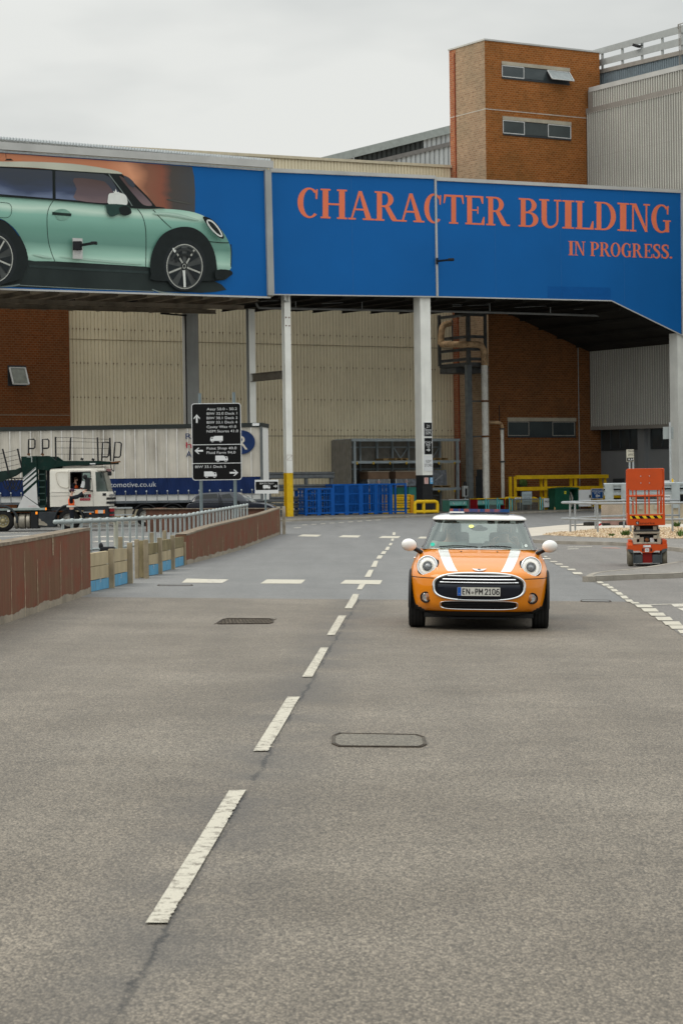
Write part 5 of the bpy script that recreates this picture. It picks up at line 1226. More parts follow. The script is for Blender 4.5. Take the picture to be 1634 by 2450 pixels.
for i,(x,f,y,w_,lab) in enumerate(((601,508,298,.13,'between the first and second flood boards'),(700,483,265,.13,'right of the second flood board, before the gap'),(737,456,247,.11,'left of the narrow brown flood board'),(786,457,249,.12,'right of the narrow brown flood board'),(860,433,238,.13,'between the cream and the middle mossy flood boards'),(928,407,226,.13,'between the middle and the last mossy flood boards'),(993,385,262,.07,'thin one at the left end of the curved red wall'))):
    a = gnd(*z7b(x,f)); zt = at(*z7b(x,y),a.y).z; mb = MB(); mb.box((a.x,a.y,(zt - .05) / 2),(w_ * .72,.14,zt + .05),mPt,bev=.01)
    tag(mb.build('flood_board_post'),'weathered concrete post ' + lab,'post','posts holding the flood boards')
for x,y0,y1,lab in ((647,300,262,'left of the gap'),(815,262,237,'over the cream board'),(883,250,224,'over the middle board')):
    p = at(*z7b(x,y1),gnd(*z7b(x,470 - (x - 640) * .3)).y + .3); mb = MB(); mb.box((p.x,p.y,p.z / 2 + .05),(.08,.1,p.z + .1),mPt,bev=.01); tag(mb.build('flood_board_post'),'slim rear post showing just ' + lab,'post','posts holding the flood boards')
# ---- left tube railing ----------------------------------------------------------------------
mGv = M('galvanised_tube',(.36,.4,.395),.5,metal=.2,var=.12,scale=6,grime=.3,streakc=(.3,.3,.26))
rl = thing('railing','galvanised tube railing with ball-topped posts behind the left flood walls','railing',(-4.5,55,0))
def solve_x(A,B,px):                                    # point on A-B that shows at photo column px
    lo,hi = 0.0,1.0
    def fx(t):
        p = A.lerp(B,t) - EYE; dd = p.dot(Fw); return CX + FPX * p.dot(Rt) / dd
    for _ in range(40):
        m_ = (lo + hi) / 2
        if (fx(m_) < px) == (fx(1) > fx(0)): lo = m_
        else: hi = m_
    return A.lerp(B,(lo + hi) / 2)
A0,A1 = at(133,1249,47.7),at(278,1243.5,50.7); B1,B2 = at(443,1234.5,60),at(592,1208.5,80)
first = [151,173,195,217.5,238,257.5]; second = [z7b(x,0)[0] for x in (657,697,732,766,799,831,861,889,915,941,967,990)]
third = [z7b(x,0)[0] for x in (1016,1040,1062,1084,1104,1124,1144,1163,1180,1197,1213,1230,1247,1262,1277,1292,1308,1325)]
mb = MB(); mb.tube([A0,A1],.048,mGv,n=10); mb.ell(A0,(.05,.05,.05),mGv,10,6); mb.tube([A1,B1,*[B1.lerp(B2,u) for u in (.3,.6)],B2],.042,mGv,n=10); mb.ell(A1,(.06,.06,.055),mGv,10,6); mb.build('top_rail',rl)
mb = MB(); dz = V3((0,0,-.62)); mb.tube([A0 + dz,A1 + dz],.03,mGv); mb.tube([A1 + dz,B1 + dz,B2 + dz],.03,mGv); mb.build('bottom_rail',rl)
for lst,A,B in ((first,A0,A1),(second,A1,B1),(third,B1,B2)):
    for x in lst:
        p = solve_x(A,B,x); mb = MB(); mb.tube([V3((p.x,p.y,-.05)),V3((p.x,p.y,p.z))],.03,mGv,n=8); mb.ell(p + V3((0,0,.03)),(.05,.05,.035),mGv,10,6); mb.build('post',rl)
mb = MB(); mb.tube([V3((A1.x,A1.y,-.05)),A1],.05,M('post_cream',(.4,.4,.33),.7,var=.15),n=10); mb.build('corner_post',rl)
# black pump housing behind the boards
p = at(258,1309,49.5); t = thing('pump_housing','small black box with a round knob behind the first flood board','box',(p.x,p.y,0)); mb = MB(); mb.box((p.x,p.y,p.z - .06),(.3,.3,.14),mDark,bev=.03); mb.build('body',t); mb = MB(); mb.ell((p.x - .13,p.y - .1,p.z + .03),(.05,.05,.07),mDark,10,8); mb.build('knob',t)
# ---- direction sign ---------------------------------------------------------------------------
YS = 82
def sgn(px,py,Y=YS): return at(px,py,Y)
zs6 = lambda x,y: (400 + x / 4.9,900 + y / 4.9)
bs0,bs1 = sgn(*zs6(284,320)),sgn(*zs6(878,1215))
t = thing('direction_sign','tall black direction sign with white lorry symbols and deck names on two posts','sign',((bs0.x + bs1.x) / 2,YS,0))
def rrect(c,w_,h_,r_,y):
    o = []
    for (sx,sz,a0) in ((1,1,0),(-1,1,90),(-1,-1,180),(1,-1,270)):
        for i in range(6): a = R(a0 + i * 18); o.append(V3((c[0] + sx * (w_ / 2 - r_) + r_ * math.cos(a),y,c[2] + sz * (h_ / 2 - r_) + r_ * math.sin(a))))
    return o
cS = ((bs0.x + bs1.x) / 2,0,(bs0.z + bs1.z) / 2); wS,hS = bs1.x - bs0.x,bs0.z - bs1.z
mb = MB(); mb.prism(rrect(cS,wS,hS,.11,YS),(0,.03,0),mSignWhite); mb.build('board',t)
mb = MB(); mb.poly(rrect(cS,wS - .05,hS - .05,.09,YS - .004),mSignBlack);
mb.build('face',t)
mb = MB(); X_,Z_ = V3((1,0,0)),V3((0,0,1))
def stext(s_,x0,yb,x1,H=31):
    p,q = sgn(*zs6(x0,yb),YS - .01),sgn(*zs6(x1,yb),YS - .01); Hm = H / 4.9 / 5500 * YS
    p.y = YS - .01; mb.text(s_,V3((p.x,YS - .01,p.z)),X_,Z_,q.x - p.x,Hm,mSignWhite)
for s_,x0,y_,x1 in (('Assy 50.0 - 50.2',467,401,820),('BIW 32.0 Deck 1',467,454,822),('BIW 30.1 Deck 3',467,506,824),('BIW 33.1 Deck 4',467,557,824),('Cavity Wax 41.0',467,610,812),('NSM Stores 41.0',467,661,835),('Paint Shop 40.0',466,861,815),('Fluid Farm 94.0',466,912,803),('BIW 33.1 Deck 5',332,1078,690)):
    stext(s_,x0,y_,x1)
for yy in (806,1025):
    p,q = sgn(*zs6(290,yy)),sgn(*zs6(872,yy)); mb.box(((p.x + q.x) / 2,YS - .008,p.z),(q.x - p.x,.004,.022),mSignWhite)
mb.build('lettering',t)
mb = MB()
def icon(x0,y0,x1,y1,flip):
    a,b = sgn(*zs6(x0,y1)),sgn(*zs6(x1,y0)); mb = MB(); truck_icon(mb,V3((a.x,YS - .01,a.z)),X_,Z_,b.x - a.x,b.z - a.z,mSignWhite,mSignBlack,flip); mb.build('lorry_symbol',t)
icon(508,700,655,775,True); icon(568,930,715,1006,False); icon(437,1116,583,1192,False)
sw = 5500 / YS * 4.9
for x,y,d in ((350,498,(0,0,1)),(374,875,(-1,0,0)),(785,1132,(1,0,0))): p = sgn(*zs6(x,y)); mb = MB(); arrow(mb,V3((p.x,YS - .01,p.z)),d,(0,-1,0),100 / sw,mSignWhite); mb.build('arrow_symbol',t)
for x0,x1,yt in ((378,395,200),(781,790,188)):
    p,q = sgn(*zs6(x0,yt)),sgn(*zs6(x1,1700)); x = (p.x + q.x) / 2 + .02; mb = MB(); mb.tube([(x,YS + .08,0),(x,YS + .08,p.z)],.057,M('sign_post_grey',(.17,.21,.22),.55,metal=.2,var=.12),n=10); mb.build('post',t)
# small sign
YS2 = 88
a,b = at(*zs6(1028,1216),YS2),at(*zs6(1308,1374),YS2)
t = thing('small_direction_sign','small white board with a black deck 5 arrow panel on a short post','sign',(a.x + .5,YS2,0))
mb = MB(); mb.b2((a.x,YS2,b.z),(b.x,YS2 + .02,a.z),mSignWhite); mb.build('board',t)
c,d = at(*zs6(1038,1238),YS2),at(*zs6(1300,1332),YS2)
mb = MB(); mb.poly(rrect(((c.x + d.x) / 2,0,(c.z + d.z) / 2),d.x - c.x,c.z - d.z,.03,YS2 - .004),mSignBlack); mb.build('face',t)
mb = MB(); p,q = at(*zs6(1088,1268),YS2),at(*zs6(1250,1268),YS2); mb.text('BIW 33.1 Deck 5',V3((p.x,YS2 - .01,p.z)),X_,Z_,q.x - p.x,.07,mSignWhite)
p,q = at(*zs6(1126,1326),YS2),at(*zs6(1210,1276),YS2); truck_icon(mb,V3((p.x,YS2 - .01,p.z)),X_,Z_,q.x - p.x,q.z - p.z,mSignWhite,mSignBlack); p = at(*zs6(1270,1289),YS2); arrow(mb,V3((p.x,YS2 - .01,p.z)),(1,0,0),(0,-1,0),.15,mSignWhite); mb.build('lettering',t)
p = at(*zs6(1154,1374),YS2); mb = MB(); mb.tube([(p.x,YS2 + .05,0),(p.x,YS2 + .05,p.z + .5)],.035,M('sign_post_grey',0),n=8); mb.build('post',t)

# ---- steel crash rails by the cream wall ----------------------------------------------------------
def wrail(mb,a,b,h,m,nrm):
    """corrugated guard rail"""
    a,b,n_ = V3(a),V3(b),V3(nrm).normalized() * .05
    pr = [(-.5,0),(-.42,1),(-.2,1),(-.08,0),(.08,0),(.2,1),(.42,1),(.5,0)]
    mb.grid([[a + V3((0,0,z * h)) + n_ * k for z,k in pr],[b + V3((0,0,z * h)) + n_ * k for z,k in pr]],m,smooth=False)
mAr = M('armco_dark',(.13,.14,.145),.5,metal=.3,var=.2)
gR = gnd(797,1236.5); tR0 = gR.dot(BX) + 1.5
t = thing('crash_barrier','five-rail dark steel crash barrier in front of the cream wall, behind the blue cages','barrier',st(85,tR0,0))
sx0,sx1 = bt(560,1150,tR0)[0],bt(*c8(424,500),tR0)[0]
for y in (487,592,688,742,800):
    z = bt(*c8(300,y),tR0)[1]; mb = MB(); wrail(mb,st(sx0,tR0,z),st(sx1,tR0,z),.42 if y < 600 else .34,mAr,-BX); mb.build('rail',t)
for x in (-120,30,195,410):
    s = bt(*c8(x,600),tR0)[0]; z = bt(*c8(x,462),tR0)[1]; mb = MB(); stbox(mb,s - .1,s + .1,tR0 + .03,tR0 + .2,0,z,mAr); mb.build('post',t)
# ---- blue cages ------------------------------------------------------------------------------------
def cage(w_,d,h,bars,mid,solid=False):
    t = thing('blue_cage','x','cage',(0,0,0),group='blue steel storage cages in a row')
    mb = MB()
    for x in (0.05,w_ - .05):
        for y in (.04,d - .04): mb.beam((x,y,.0),(x,y,h),.13,.1,mBlueSteel)
    for z in (.14,h - .04):
        for y in (.04,d - .04): mb.beam((0,y,z),(w_,y,z),.07,.1,mBlueSteel)
        for x in (.04,w_ - .04): mb.beam((x,0,z),(x,d,z),.07,.1,mBlueSteel)
    mb.build('frame',t)
    if bars:
        for y,nm in ((.05,'front_bars'),(d - .05,'back_bars')):
            mb = MB()
            for i in range(1,bars): x = w_ * i / bars; mb.beam((x,y,.15),(x,y,h - .05),.05,.04,mBlueSteel)
            for z in mid: mb.beam((0,y,h * z),(w_,y,h * z),.03,.055,mBlueSteel)
            mb.build(nm,t)
        mb = MB()
        for x in (.04,w_ - .04):
            for i in range(1,5): y = d * i / 5; mb.beam((x,y,.15),(x,y,h - .05),.05,.04,mBlueSteel)
            for z in mid: mb.beam((x,0,h * z),(x,d,h * z),.03,.055,mBlueSteel)
        mb.build('side_bars',t)
    return t
tC = gnd(*c8(600,838)).dot(BX); rzB = math.atan(.62)
names = ['leftmost short blue storage cage','second short blue storage cage from the left','tall blue storage cage next to the short ones','second of the tall blue storage cages','middle one of the tall blue storage cages','fourth tall blue storage cage, in front of the yellow rails','rightmost blue storage cage, an open empty frame']
xs_ = [(182,296),(300,412),(416,533),(537,654),(658,782),(787,908),(912,1044)]
for i,(x0,x1) in enumerate(xs_):
    s0_,s1_ = bt(*c8(x0,800),tC)[0],bt(*c8(x1,800),tC)[0]; h = 1.72 if i < 2 else 1.95
    c = cage(s1_ - s0_,1.3,h,[5,5,7,7,6,5,0][i],(.35,.68) if i > 1 else (.3,.55,.8)); c.location = st(s0_,tC,.1); c.rotation_euler = (0,0,rzB); c['label'] = names[i]
# ---- yellow barriers -----------------------------------------------------------------------------
tY = tC + .4
t = thing('yellow_barrier','stacked yellow guard rails with an orange end post behind the blue cages','barrier',st(88,tY + 1.6,0)); ty = tY + 1.6
s0_,s1_ = bt(*c8(655,700),ty)[0],bt(*c8(1075,700),ty)[0]
for y in (672,708,750,800):
    z = bt(*c8(1000,y),ty)[1]; mb = MB(); wrail(mb,st(s0_,ty,z),st(s1_,ty,z),.3,mYellow,-BX); mb.build('rail',t)
s1_ = bt(*c8(1084,700),ty)[0]; mb = MB(); stbox(mb,s1_ - .13,s1_ + .13,ty - .1,ty + .15,.1,bt(*c8(1084,656),ty)[1],M('orange_yellow_paint',(.7,.3,.02),.5,var=.15)); mb.build('end_post',t)
for x in (700,870):
    s = bt(*c8(x,700),ty)[0]; mb = MB(); stbox(mb,s - .07,s + .07,ty + .06,ty + .2,.1,bt(*c8(x,668),ty)[1],mYellow); mb.build('post',t)
def hoop(label,pts,t_,r_=.075,mids=(),name='yellow_hoop_barrier'):
    """pts: list of (px,py) of the outer loop"""
    t = thing(name,label,'barrier',st(bt(*pts[0],t_)[0],t_,.1),group='yellow tube hoop barriers')
    P = [onB(p,t_) for p in pts]; mb = MB()
    Q = []
    for i,p in enumerate(P):
        if 0 < i < len(P) - 1:
            a,b = (P[i - 1] - p).normalized(),(P[i + 1] - p).normalized(); Q += [p + a * .18,p + a * .05 + b * .05,p + b * .18]
        else: Q.append(p)
    mb.tube(Q,r_,mYellow,n=8); mb.build('hoop',t)
    for a,b in mids: mb = MB(); mb.tube([onB(a,t_),onB(b,t_)],r_ * .95,mYellow,n=8); mb.build('bar',t)
    return t
tH = tB - .6
hoop('yellow hoop barrier guarding the foot of the white column',[c8(1112,815),c8(1112,714),c8(1304,712),c8(1304,806)],tH,.11,[(c8(1187,714),c8(1187,814)),(c8(1112,800),c8(1304,797))])
# ---- storage shed ------------------------------------------------------------------------------------
tS = 134.1
shd = thing('storage_rack','grey steel storage rack with corrugated side sheeting, loaded with pallets','rack',st(95,tS,0))
sa,sb = bt(*c8(578,400),tS)[0],bt(*c8(1498,400),tS)[0]; zS = bt(*c8(900,178),tS)[1]
mRk = M('rack_grey_paint',(.4,.46,.49),.5,metal=.1,var=.15); mRkD = M('rack_sheet',(.25,.24,.215),.7,var=.15,streak=.3)
mb = MB(); corr(mb,lambda u,d,z: st(sa - .05 + d,u,z),0,tS,tW - .05,lambda u: .1,lambda u: zS - (u - tS) * .02,mRkD,M('rack_sheet_groove',(.07,.068,.06),.8),pitch=.25,flat=.5,dep=.06); mb.build('side_sheet',shd)
for x,tt,w_ in ((603,tS,.16),(1480,tS,.18),(650,tS + 2.2,.12),(795,tS + 2.2,.14),(925,tS + 2.2,.12),(1062,tS + 2.2,.12),(1330,tS + 2.2,.14),(1165,tS + 2.2,.12)):
    s = bt(*c8(x,300),tt)[0]; mb = MB(); stbox(mb,s - w_ / 2,s + w_ / 2,tt,tt + w_,.1,zS - .1,mRk); mb.build('upright',shd)
for y in (188,376,612):
    z = bt(*c8(900,y),tS)[1]; mb = MB(); stbox(mb,sa,sb,tS - .03,tS + .1,z - .09,z + .09,mRk); mb.build('beam',shd)
    mb = MB(); stbox(mb,sa,sb,tS + 2.3,tS + 2.38,z - .5,z - .4,mRk); mb.build('beam',shd)
    mb = MB(); stbox(mb,sa,sb,tS + .11,tS + 2.28,z + (.05 if y > 200 else .04),z + .1,mRkD if y > 200 else mRk); mb.build('shelf' if y > 200 else 'roof',shd)
mb = MB(); z0,z1 = bt(*c8(990,345),tS + 2.2)[1],bt(*c8(990,250),tS + 2.2)[1]
for x0,x1 in ((935,990),(1050,990)): mb.beam(onB(c8(x1,345),tS + 2.15),onB(c8(x0,255),tS + 2.15),.06,.08,mRk)
for x0,x1 in ((1265,1325),): mb.beam(onB(c8(x0,335),tS + 2.15),onB(c8(x1,245),tS + 2.15),.06,.08,mRk)
mb.build('brace',shd)
mb = MB(); stbox(mb,sa,sb,tW - .12,tW - .06,.1,zS,mRkD); mb.build('back_sheet',shd)
for y in (385,622):
    for x in (622,762,902,1042,1318,1452,1180):
        p = onB(c8(x,y),tS - .06); mb = MB(); mb.box(p,(.09,.06,.17),mYellow); mb.build('yellow_clip',shd)
mWood = M('pallet_wood',(.42,.28,.13),.85,var=.25,scale=4)
mCard = M('cardboard',(.25,.165,.11),.9,var=.12,scale=1.5)
mWrap = M('stretch_wrapped_load',(.2,.22,.25),.25,var=.4,scale=5,spec=.8)
def pallet(s0_,s1_,t0,z,label):
    t = thing('pallet',label,'pallet',st((s0_ + s1_) / 2,t0,z),group='wooden pallets on the rack'); mb = MB()
    for i in range(4): zz = z + (.02 if i < 1 else .13);
    stbox(mb,s0_,s1_,t0,t0 + 1,z + .12,z + .15,mWood); stbox(mb,s0_,s1_,t0,t0 + 1,z,z + .02,mWood); mb.build('deck',t)
    for k in range(3): mb = MB(); c = s0_ + (s1_ - s0_ - .14) * k / 2; stbox(mb,c,c + .14,t0 + .02,t0 + .98,z + .022,z + .118,mWood); mb.build('block',t)
    return t
zsh1,zsh2 = bt(*c8(900,368),tS)[1] + .06,bt(*c8(900,606),tS)[1] + .06
f = lambda x: bt(*c8(x,360),tS + .2)[0]
pallet(f(948),f(1058),tS + .2,zsh1,'empty wooden pallet on the upper shelf, left of the white column'); pallet(f(905),f(948),tS + 1.1,zsh1,'dark pallet end just showing on the upper shelf left of the other pallets')
pallet(f(1276),f(1395),tS + .2,zsh1,'empty wooden pallet on the upper shelf, right of the white column')
def load(x0,x1,lab,card=True):
    s0_,s1_ = f(x0),f(x1); t = thing('wrapped_load',lab,'load',st((s0_ + s1_) / 2,tS + .2,zsh2),group='wrapped loads on the lower shelf')
    zt,zm = bt(*c8(900,458),tS)[1],bt(*c8(900,520),tS)[1]
    if card:
        mb = MB(); stbox(mb,s0_ + .02,s1_ - .02,tS + .2,tS + 1.3,zm,zt,mCard); mb.build('carton',t); mb = MB(); stbox(mb,s0_ - .04,s1_ + .04,tS + .16,tS + 1.34,zt - .01,zt + .05,M('pale_card',(.4,.34,.27),.9));
        mb.build('lid',t)
        for k in (0,1): mb = MB(); mb.beam(st(s0_ if k == 0 else s1_,tS + .17,zsh2 + .02),st(s0_ if k == 0 else s1_,tS + .17,zm),.06,.06,mSignWhite); mb.build('corner_board',t)
        mb = MB(); stbox(mb,s0_ + .04,s1_ - .04,tS + .21,tS + 1.25,zsh2 + .15,zm - .01,mWrap); mb.build('crate',t)
        mb = MB(); c = (s0_ + s1_) / 2; stbox(mb,c - .03,c + .03,tS + .17,tS + .2,zsh2 + .1,zm,mSignWhite); stbox(mb,c - .14,c + .1,tS + .15,tS + .17,zm - .25,zm - .12,M('pink_label',(.5,.35,.36),.6)); mb.build('label',t)
    else:
        zt = bt(*c8(1330,442),tS)[1]; mb = MB(); mb.prism([st(s0_,tS + .2,zsh2 + .15),st(s1_,tS + .2,zsh2 + .15),st(s1_ - .05,tS + .2,zt),st(s0_,tS + .2,zt)],BX * 1.0,mWrap); mb.build('crate',t)
        mb = MB(); mb.beam(st(s0_ + .2,tS + .17,zsh2 + .5),st(s1_ - .4,tS + .17,zt - .35),.03,.1,M('wrap_glint',(.4,.42,.45),.3)); mb.beam(st(s0_ + .2,tS + .19,zt + .01),st(s1_ - .2,tS + .19,zt + .01),.06,.04,M('olive_lid',(.25,.23,.12),.8)); mb.build('painted_glint_and_lid',t)  # pale strip painted as a glint on the film, plus the lid edge
load(712,893,'cardboard topped wrapped load with white corners on the lower shelf, left one'); load(948,1128,'cardboard topped wrapped load beside the white column'); load(1262,1384,'tall silver film wrapped load right of the white column',False)
pallet(f(1262),f(1416),tS + .2,zsh2,'wooden pallet carrying the silver film wrapped load')
# teal bin
def bin_(x0,x1,y0,y1,tt,label,m,m2=None,name='bin',base=.1):
    a,b = bt(*c8(x0,y1),tt),bt(*c8(x1,y0),tt); t = thing(name,label,'bin',st(a[0],tt,base)); mb = MB()
    w_ = b[0] - a[0]; z0,z1 = base,b[1]; mb.prism([st(a[0] + .05,tt,z0 + .1),st(b[0] - .05,tt,z0 + .1),st(b[0],tt - .03,z1),st(a[0],tt - .03,z1)],BX * .9,m); mb.build('body',t)
    mb = MB(); stbox(mb,a[0] - .03,b[0] + .03,tt - .07,tt + .93,z1 + .001,z1 + .06,m2 or m); mb.build('lid',t); mb = MB()
    for k in (.15,.85): mb.lathe(st(a[0] + w_ * k,tt - .02,z0 + .07),-BX,[(.0,-.04),(.08,-.04),(.08,.04),(0,.04)],mBlack,n=12)
    mb.build('wheels',t); return t
mTeal = M('teal_plastic',(.06,.27,.22),.5,var=.12); mGreenD = M('dark_green_paint',(.012,.075,.045),.45,var=.15)
bin_(1060,1138,597,760,tS - 1.6,'pale teal wheeled bin just left of the white column',mTeal); bin_(965,1056,600,760,tS - 1.5,'darker teal wheeled bin behind the yellow guard rails',M('teal_dark',(.035,.17,.13),.5))
# ---- pipework and platform on the tower ------------------------------------------------------------------
mDS = M('dark_platform_steel',(.085,.09,.092),.6,metal=.2,var=.3,grime=.5,streakc=(.08,.045,.025))
pp = thing('pipe_platform','dark steel platform on one leg, wrapped around the corner of the brick tower','platform',st(sT0,tT - 1,0))
tq = tT - 1.0; sq = bt(*z9(452,800),tq)[0]; s_r = bt(*z9(598,400),tq)[0]; tl_ = bs(*z9(190,400),sq)[0]; tl_ = min(tl_,tW - .1)
lv = [z9(452,196),z9(452,392),z9(452,505),z9(452,592),z9(452,635)]
zlv = [bt(*p,tq)[1] for p in lv]
mb = MB(); stbox(mb,sq - .12,sq + .12,tq - .12,tq + .12,zlv[4] - .1,zlv[0] + .25,mDS); stbox(mb,sq - .2,sq + .16,tq - .16,tq + .2,.1,zlv[4] - .1,M('grey_leg_paint',(.13,.145,.15),.6,var=.2)); mb.build('leg',pp)
for z in zlv:
    mb = MB(); mb.ibeam(st(sq,tq,z),st(sq,tl_,z),.12,.2,mDS); mb.build('rail',pp); mb = MB(); mb.ibeam(st(sq,tq,z),st(s_r,tq,z),.12,.2,mDS); mb.build('rail',pp)
for s,tt in ((sq,tl_),(s_r,tq)):
    mb = MB(); stbox(mb,s - .09,s + .09,tt - .09,tt + .09,zlv[4],zlv[0] + .2,mDS); mb.build('upright',pp)
mb = MB(); mb.prism([st(sq,tq,zlv[4] - .18),st(s_r,tq,zlv[4] - .18),st(s_r,tT - .02,zlv[4] - .18),st(sT0 - .02,tT - .02,zlv[4] - .18),st(sT0 - .02,tl_,zlv[4] - .18),st(sq,tl_,zlv[4] - .18)],(0,0,.08),mDS); mb.prism([st(sq,tl_,zlv[4] - .2),st(sT0 - .02,tl_,zlv[4] - .2),st(sT0 - .02,tl_ - 2.0,zlv[4] - .2),st(sq,tl_ - 2.0,zlv[4] - .2)],(0,0,-.35),mDS); mb.build('deck',pp)
mb = MB();
tu,zu = bs(*z9(305,300),sT0 - .3); mb.beam(st(sT0 - .3,tu,zlv[1]),st(sT0 - .3,tu,zlv[0]),.1,.1,mDS); mb.build('bracket',pp)
mPipe = M('white_pipe_paint',(.74,.73,.68),.6,var=.1,grime=.4,scale=2,streakc=(.22,.13,.06)); mPipeR = M('rusty_pipe',(.5,.34,.2),.85,var=.4,scale=2.5,grime=.9,streakc=(.13,.05,.02))
pt = thing('steam_pipe','thick white pipe with a rusty upper bend climbing the tower under the bridge','pipe',st(sT0,tT - .6,0)); tp = tT - 1.3
P = [onB(z9(607,1812),tp),onB(z9(592,650),tp)]; mb = MB(); mb.tube([V3((P[0].x,P[0].y,.1)),V3((P[0].x,P[0].y,P[1].z))],.235,mPipe,n=16); mb.build('riser',pt)
xr,yr = P[0].x,P[0].y; zr = P[1].z; sr_ = P[0].dot(AX)
zt_ = bt(*z9(590,465),tp)[1]
mb = MB(); arc = [st(sr_,tp,zr),st(sr_,tp,zt_ - .75)] + [st(sr_ - .6 * (1 - math.cos(a)),tp - .0 ,zt_ - .6 + .6 * math.sin(a)) for a in [R(x) for x in (0,22,45,67,90)]]
endp = onB(z9(205,462),tp + 2.4); arc += [st(sr_ - 1.4,tp + .3,zt_),endp]; mb.tube(arc,.22,mPipeR,n=14); mb.build('bend',pt)
q0,q1,q2,q3 = endp,onB(z9(205,400),tp + 2.4),onB(z9(222,300),tp + 2.4),onB(z9(285,275),tp + 2.6)
mb = MB(); mb.tube(spline([q0,q1,q2,q3],5),.22,mPipeR,n=14); mb.build('upper_bend',pt)
for y in (970,1285):
    z = bt(*z9(600,y),tp)[1]; mb = MB(); mb.lathe((xr,yr,z - .06),(0,0,1),[(.24,0),(.3,0),(.3,.12),(.24,.12)],mRust,n=16); mb.beam((xr,yr,z),st(sr_ - 1.3,tp + .3,z),.08,.1,mDS); mb.build('clamp',pt)
mb = MB(); mb.lathe((xr,yr,.1),(0,0,1),[(.24,0),(.32,0),(.32,.08),(.24,.08)],mRust,n=16); mb.build('clamp',pt)
p2 = thing('small_pipe','thinner white pipe with a bent top beside the thick white one','pipe',st(sr_ + 2,tp,0))
a = onB(z9(749,1215),tp); mb = MB(); mb.tube([V3((a.x,a.y,.1)),V3((a.x,a.y,a.z))],.12,mPipe,n=12); mb.build('riser',p2)
b = bt(*z9(660,1160),tp)[1]; sa_ = a.dot(AX); mb = MB(); mb.tube([a,V3((a.x,a.y,a.z + .15))] + [st(sa_ - .35 * (1 - math.cos(q)),tp,a.z + .15 + (b - a.z - .15) * math.sin(q)) for q in (R(30),R(60),R(90))] + [st(sr_ + .25,tp,b)],.11,mPipeR,n=12); mb.build('bend',p2)
for y in (1218,1510): z = bt(*z9(750,y),tp)[1]; mb = MB(); mb.lathe((a.x,a.y,z - .05),(0,0,1),[(.12,0),(.2,0),(.2,.1),(.12,.1)],mDS,n=12); mb.build('clamp',p2)
mb = MB(); q = onB(z9(725,1150),tp + .3); mb.tube([q,V3((q.x,q.y,bt(*z9(725,1005),tp)[1]))],.03,mDark,n=6); mb.build('thin_rod',p2)
# doorway beside the leg
a,b = bt(*z9(512,1640),tT),bt(*z9(575,1830),tT)
mb = MB(); stbox(mb,a[0],b[0],tT - .05,tT - .01,.1,a[1],M('dark_door',(.035,.04,.045),.5)); tag(mb.build('side_door'),'narrow dark steel door between the platform leg and the white pipe','door')
t = thing('call_box','pale grey call box on a short post left of the platform leg','box',onB(z9(418,1800),tT - 2)); p = onB(z9(418,1775),tT - 2); mb = MB(); mb.box(p,(.36,.25,.75),mGalv,rot=Matrix.Rotation(rzB,3,'Z'),bev=.03); mb.build('housing',t); mb = MB(); mb.box(p + V3((0,0,-.05)) - BX * .14,(.16,.02,.5),mDark,rot=Matrix.Rotation(rzB,3,'Z')); mb.build('front',t)
mb = MB(); mb.tube([V3((p.x,p.y,.1)),p - V3((0,0,.37))],.05,mGalv); mb.build('post',t); mb = MB(); mb.lathe(p + V3((0,0,.38)),(0,0,1),[(.1,0),(.12,.05),(.12,.2),(.05,.28),(0,.28)],mDark,n=12); mb.build('beacon',t)
# ---- things on the apron right of the white car ---------------------------------------------------------------
zr5 = lambda x,y: (1200 + x / 5.227,1120 + y / 5.227)
tA = 129.0
def onA(x,y,t_=None): return onB(zr5(x,y),t_ or tA)
yb = thing('safety_barrier','tall square yellow two-rail guard frame along the foot of the tower','barrier',onA(150,540,tA + .6)); ty = tA + .6
sxa,sxb = bt(*zr5(175,100),ty)[0],bt(*zr5(1325,100),ty)[0]
for y in (110,254,430):
    z = bt(*zr5(600,y if y < 400 else 400),ty)[1]; mb = MB(); stbox(mb,sxa,sxb,ty - .08,ty + .08,z - .13,z + .13,mYellow); mb.build('rail',yb)
for x in (150,180,535,560,908,935,1280,1305):
    k = (x in (150,535,908,1280)); s = bt(*zr5(x,100),ty)[0]; z = bt(*zr5(600,98),ty)[1]; mb = MB(); stbox(mb,s - .09,s + .09,ty + (.35 if k else .082),ty + (.5 if k else .2),.1,z - .02,mYellow); mb.build('post',yb)
gi = 0
for lab,pts,mids in (('low yellow tube rail behind the white notice boards',[(30,540),(30,372),(430,372),(470,420),(470,540)],[]),
                       ('yellow tube hoop behind the MHE 1 board',[(498,540),(498,372),(665,372),(665,540)],[((498,405),(665,405)),((498,490),(665,490))]),
                       ('yellow tube rail below the blue pedestrian sign',[(1080,360),(1195,362),(1222,400),(1222,540)],[((1080,390),(1190,392)),((1080,475),(1200,475))]),
                       ('yellow tube rail running behind the silver crash barrier',[(1240,540),(1240,385),(1275,352),(1510,340),(1520,400)],[((1270,375),(1510,360))])):
    hoop(lab,[zr5(*p) for p in pts],tA - .3 + gi * .01,.08,[(zr5(*a),zr5(*b)) for a,b in mids]); gi += 1
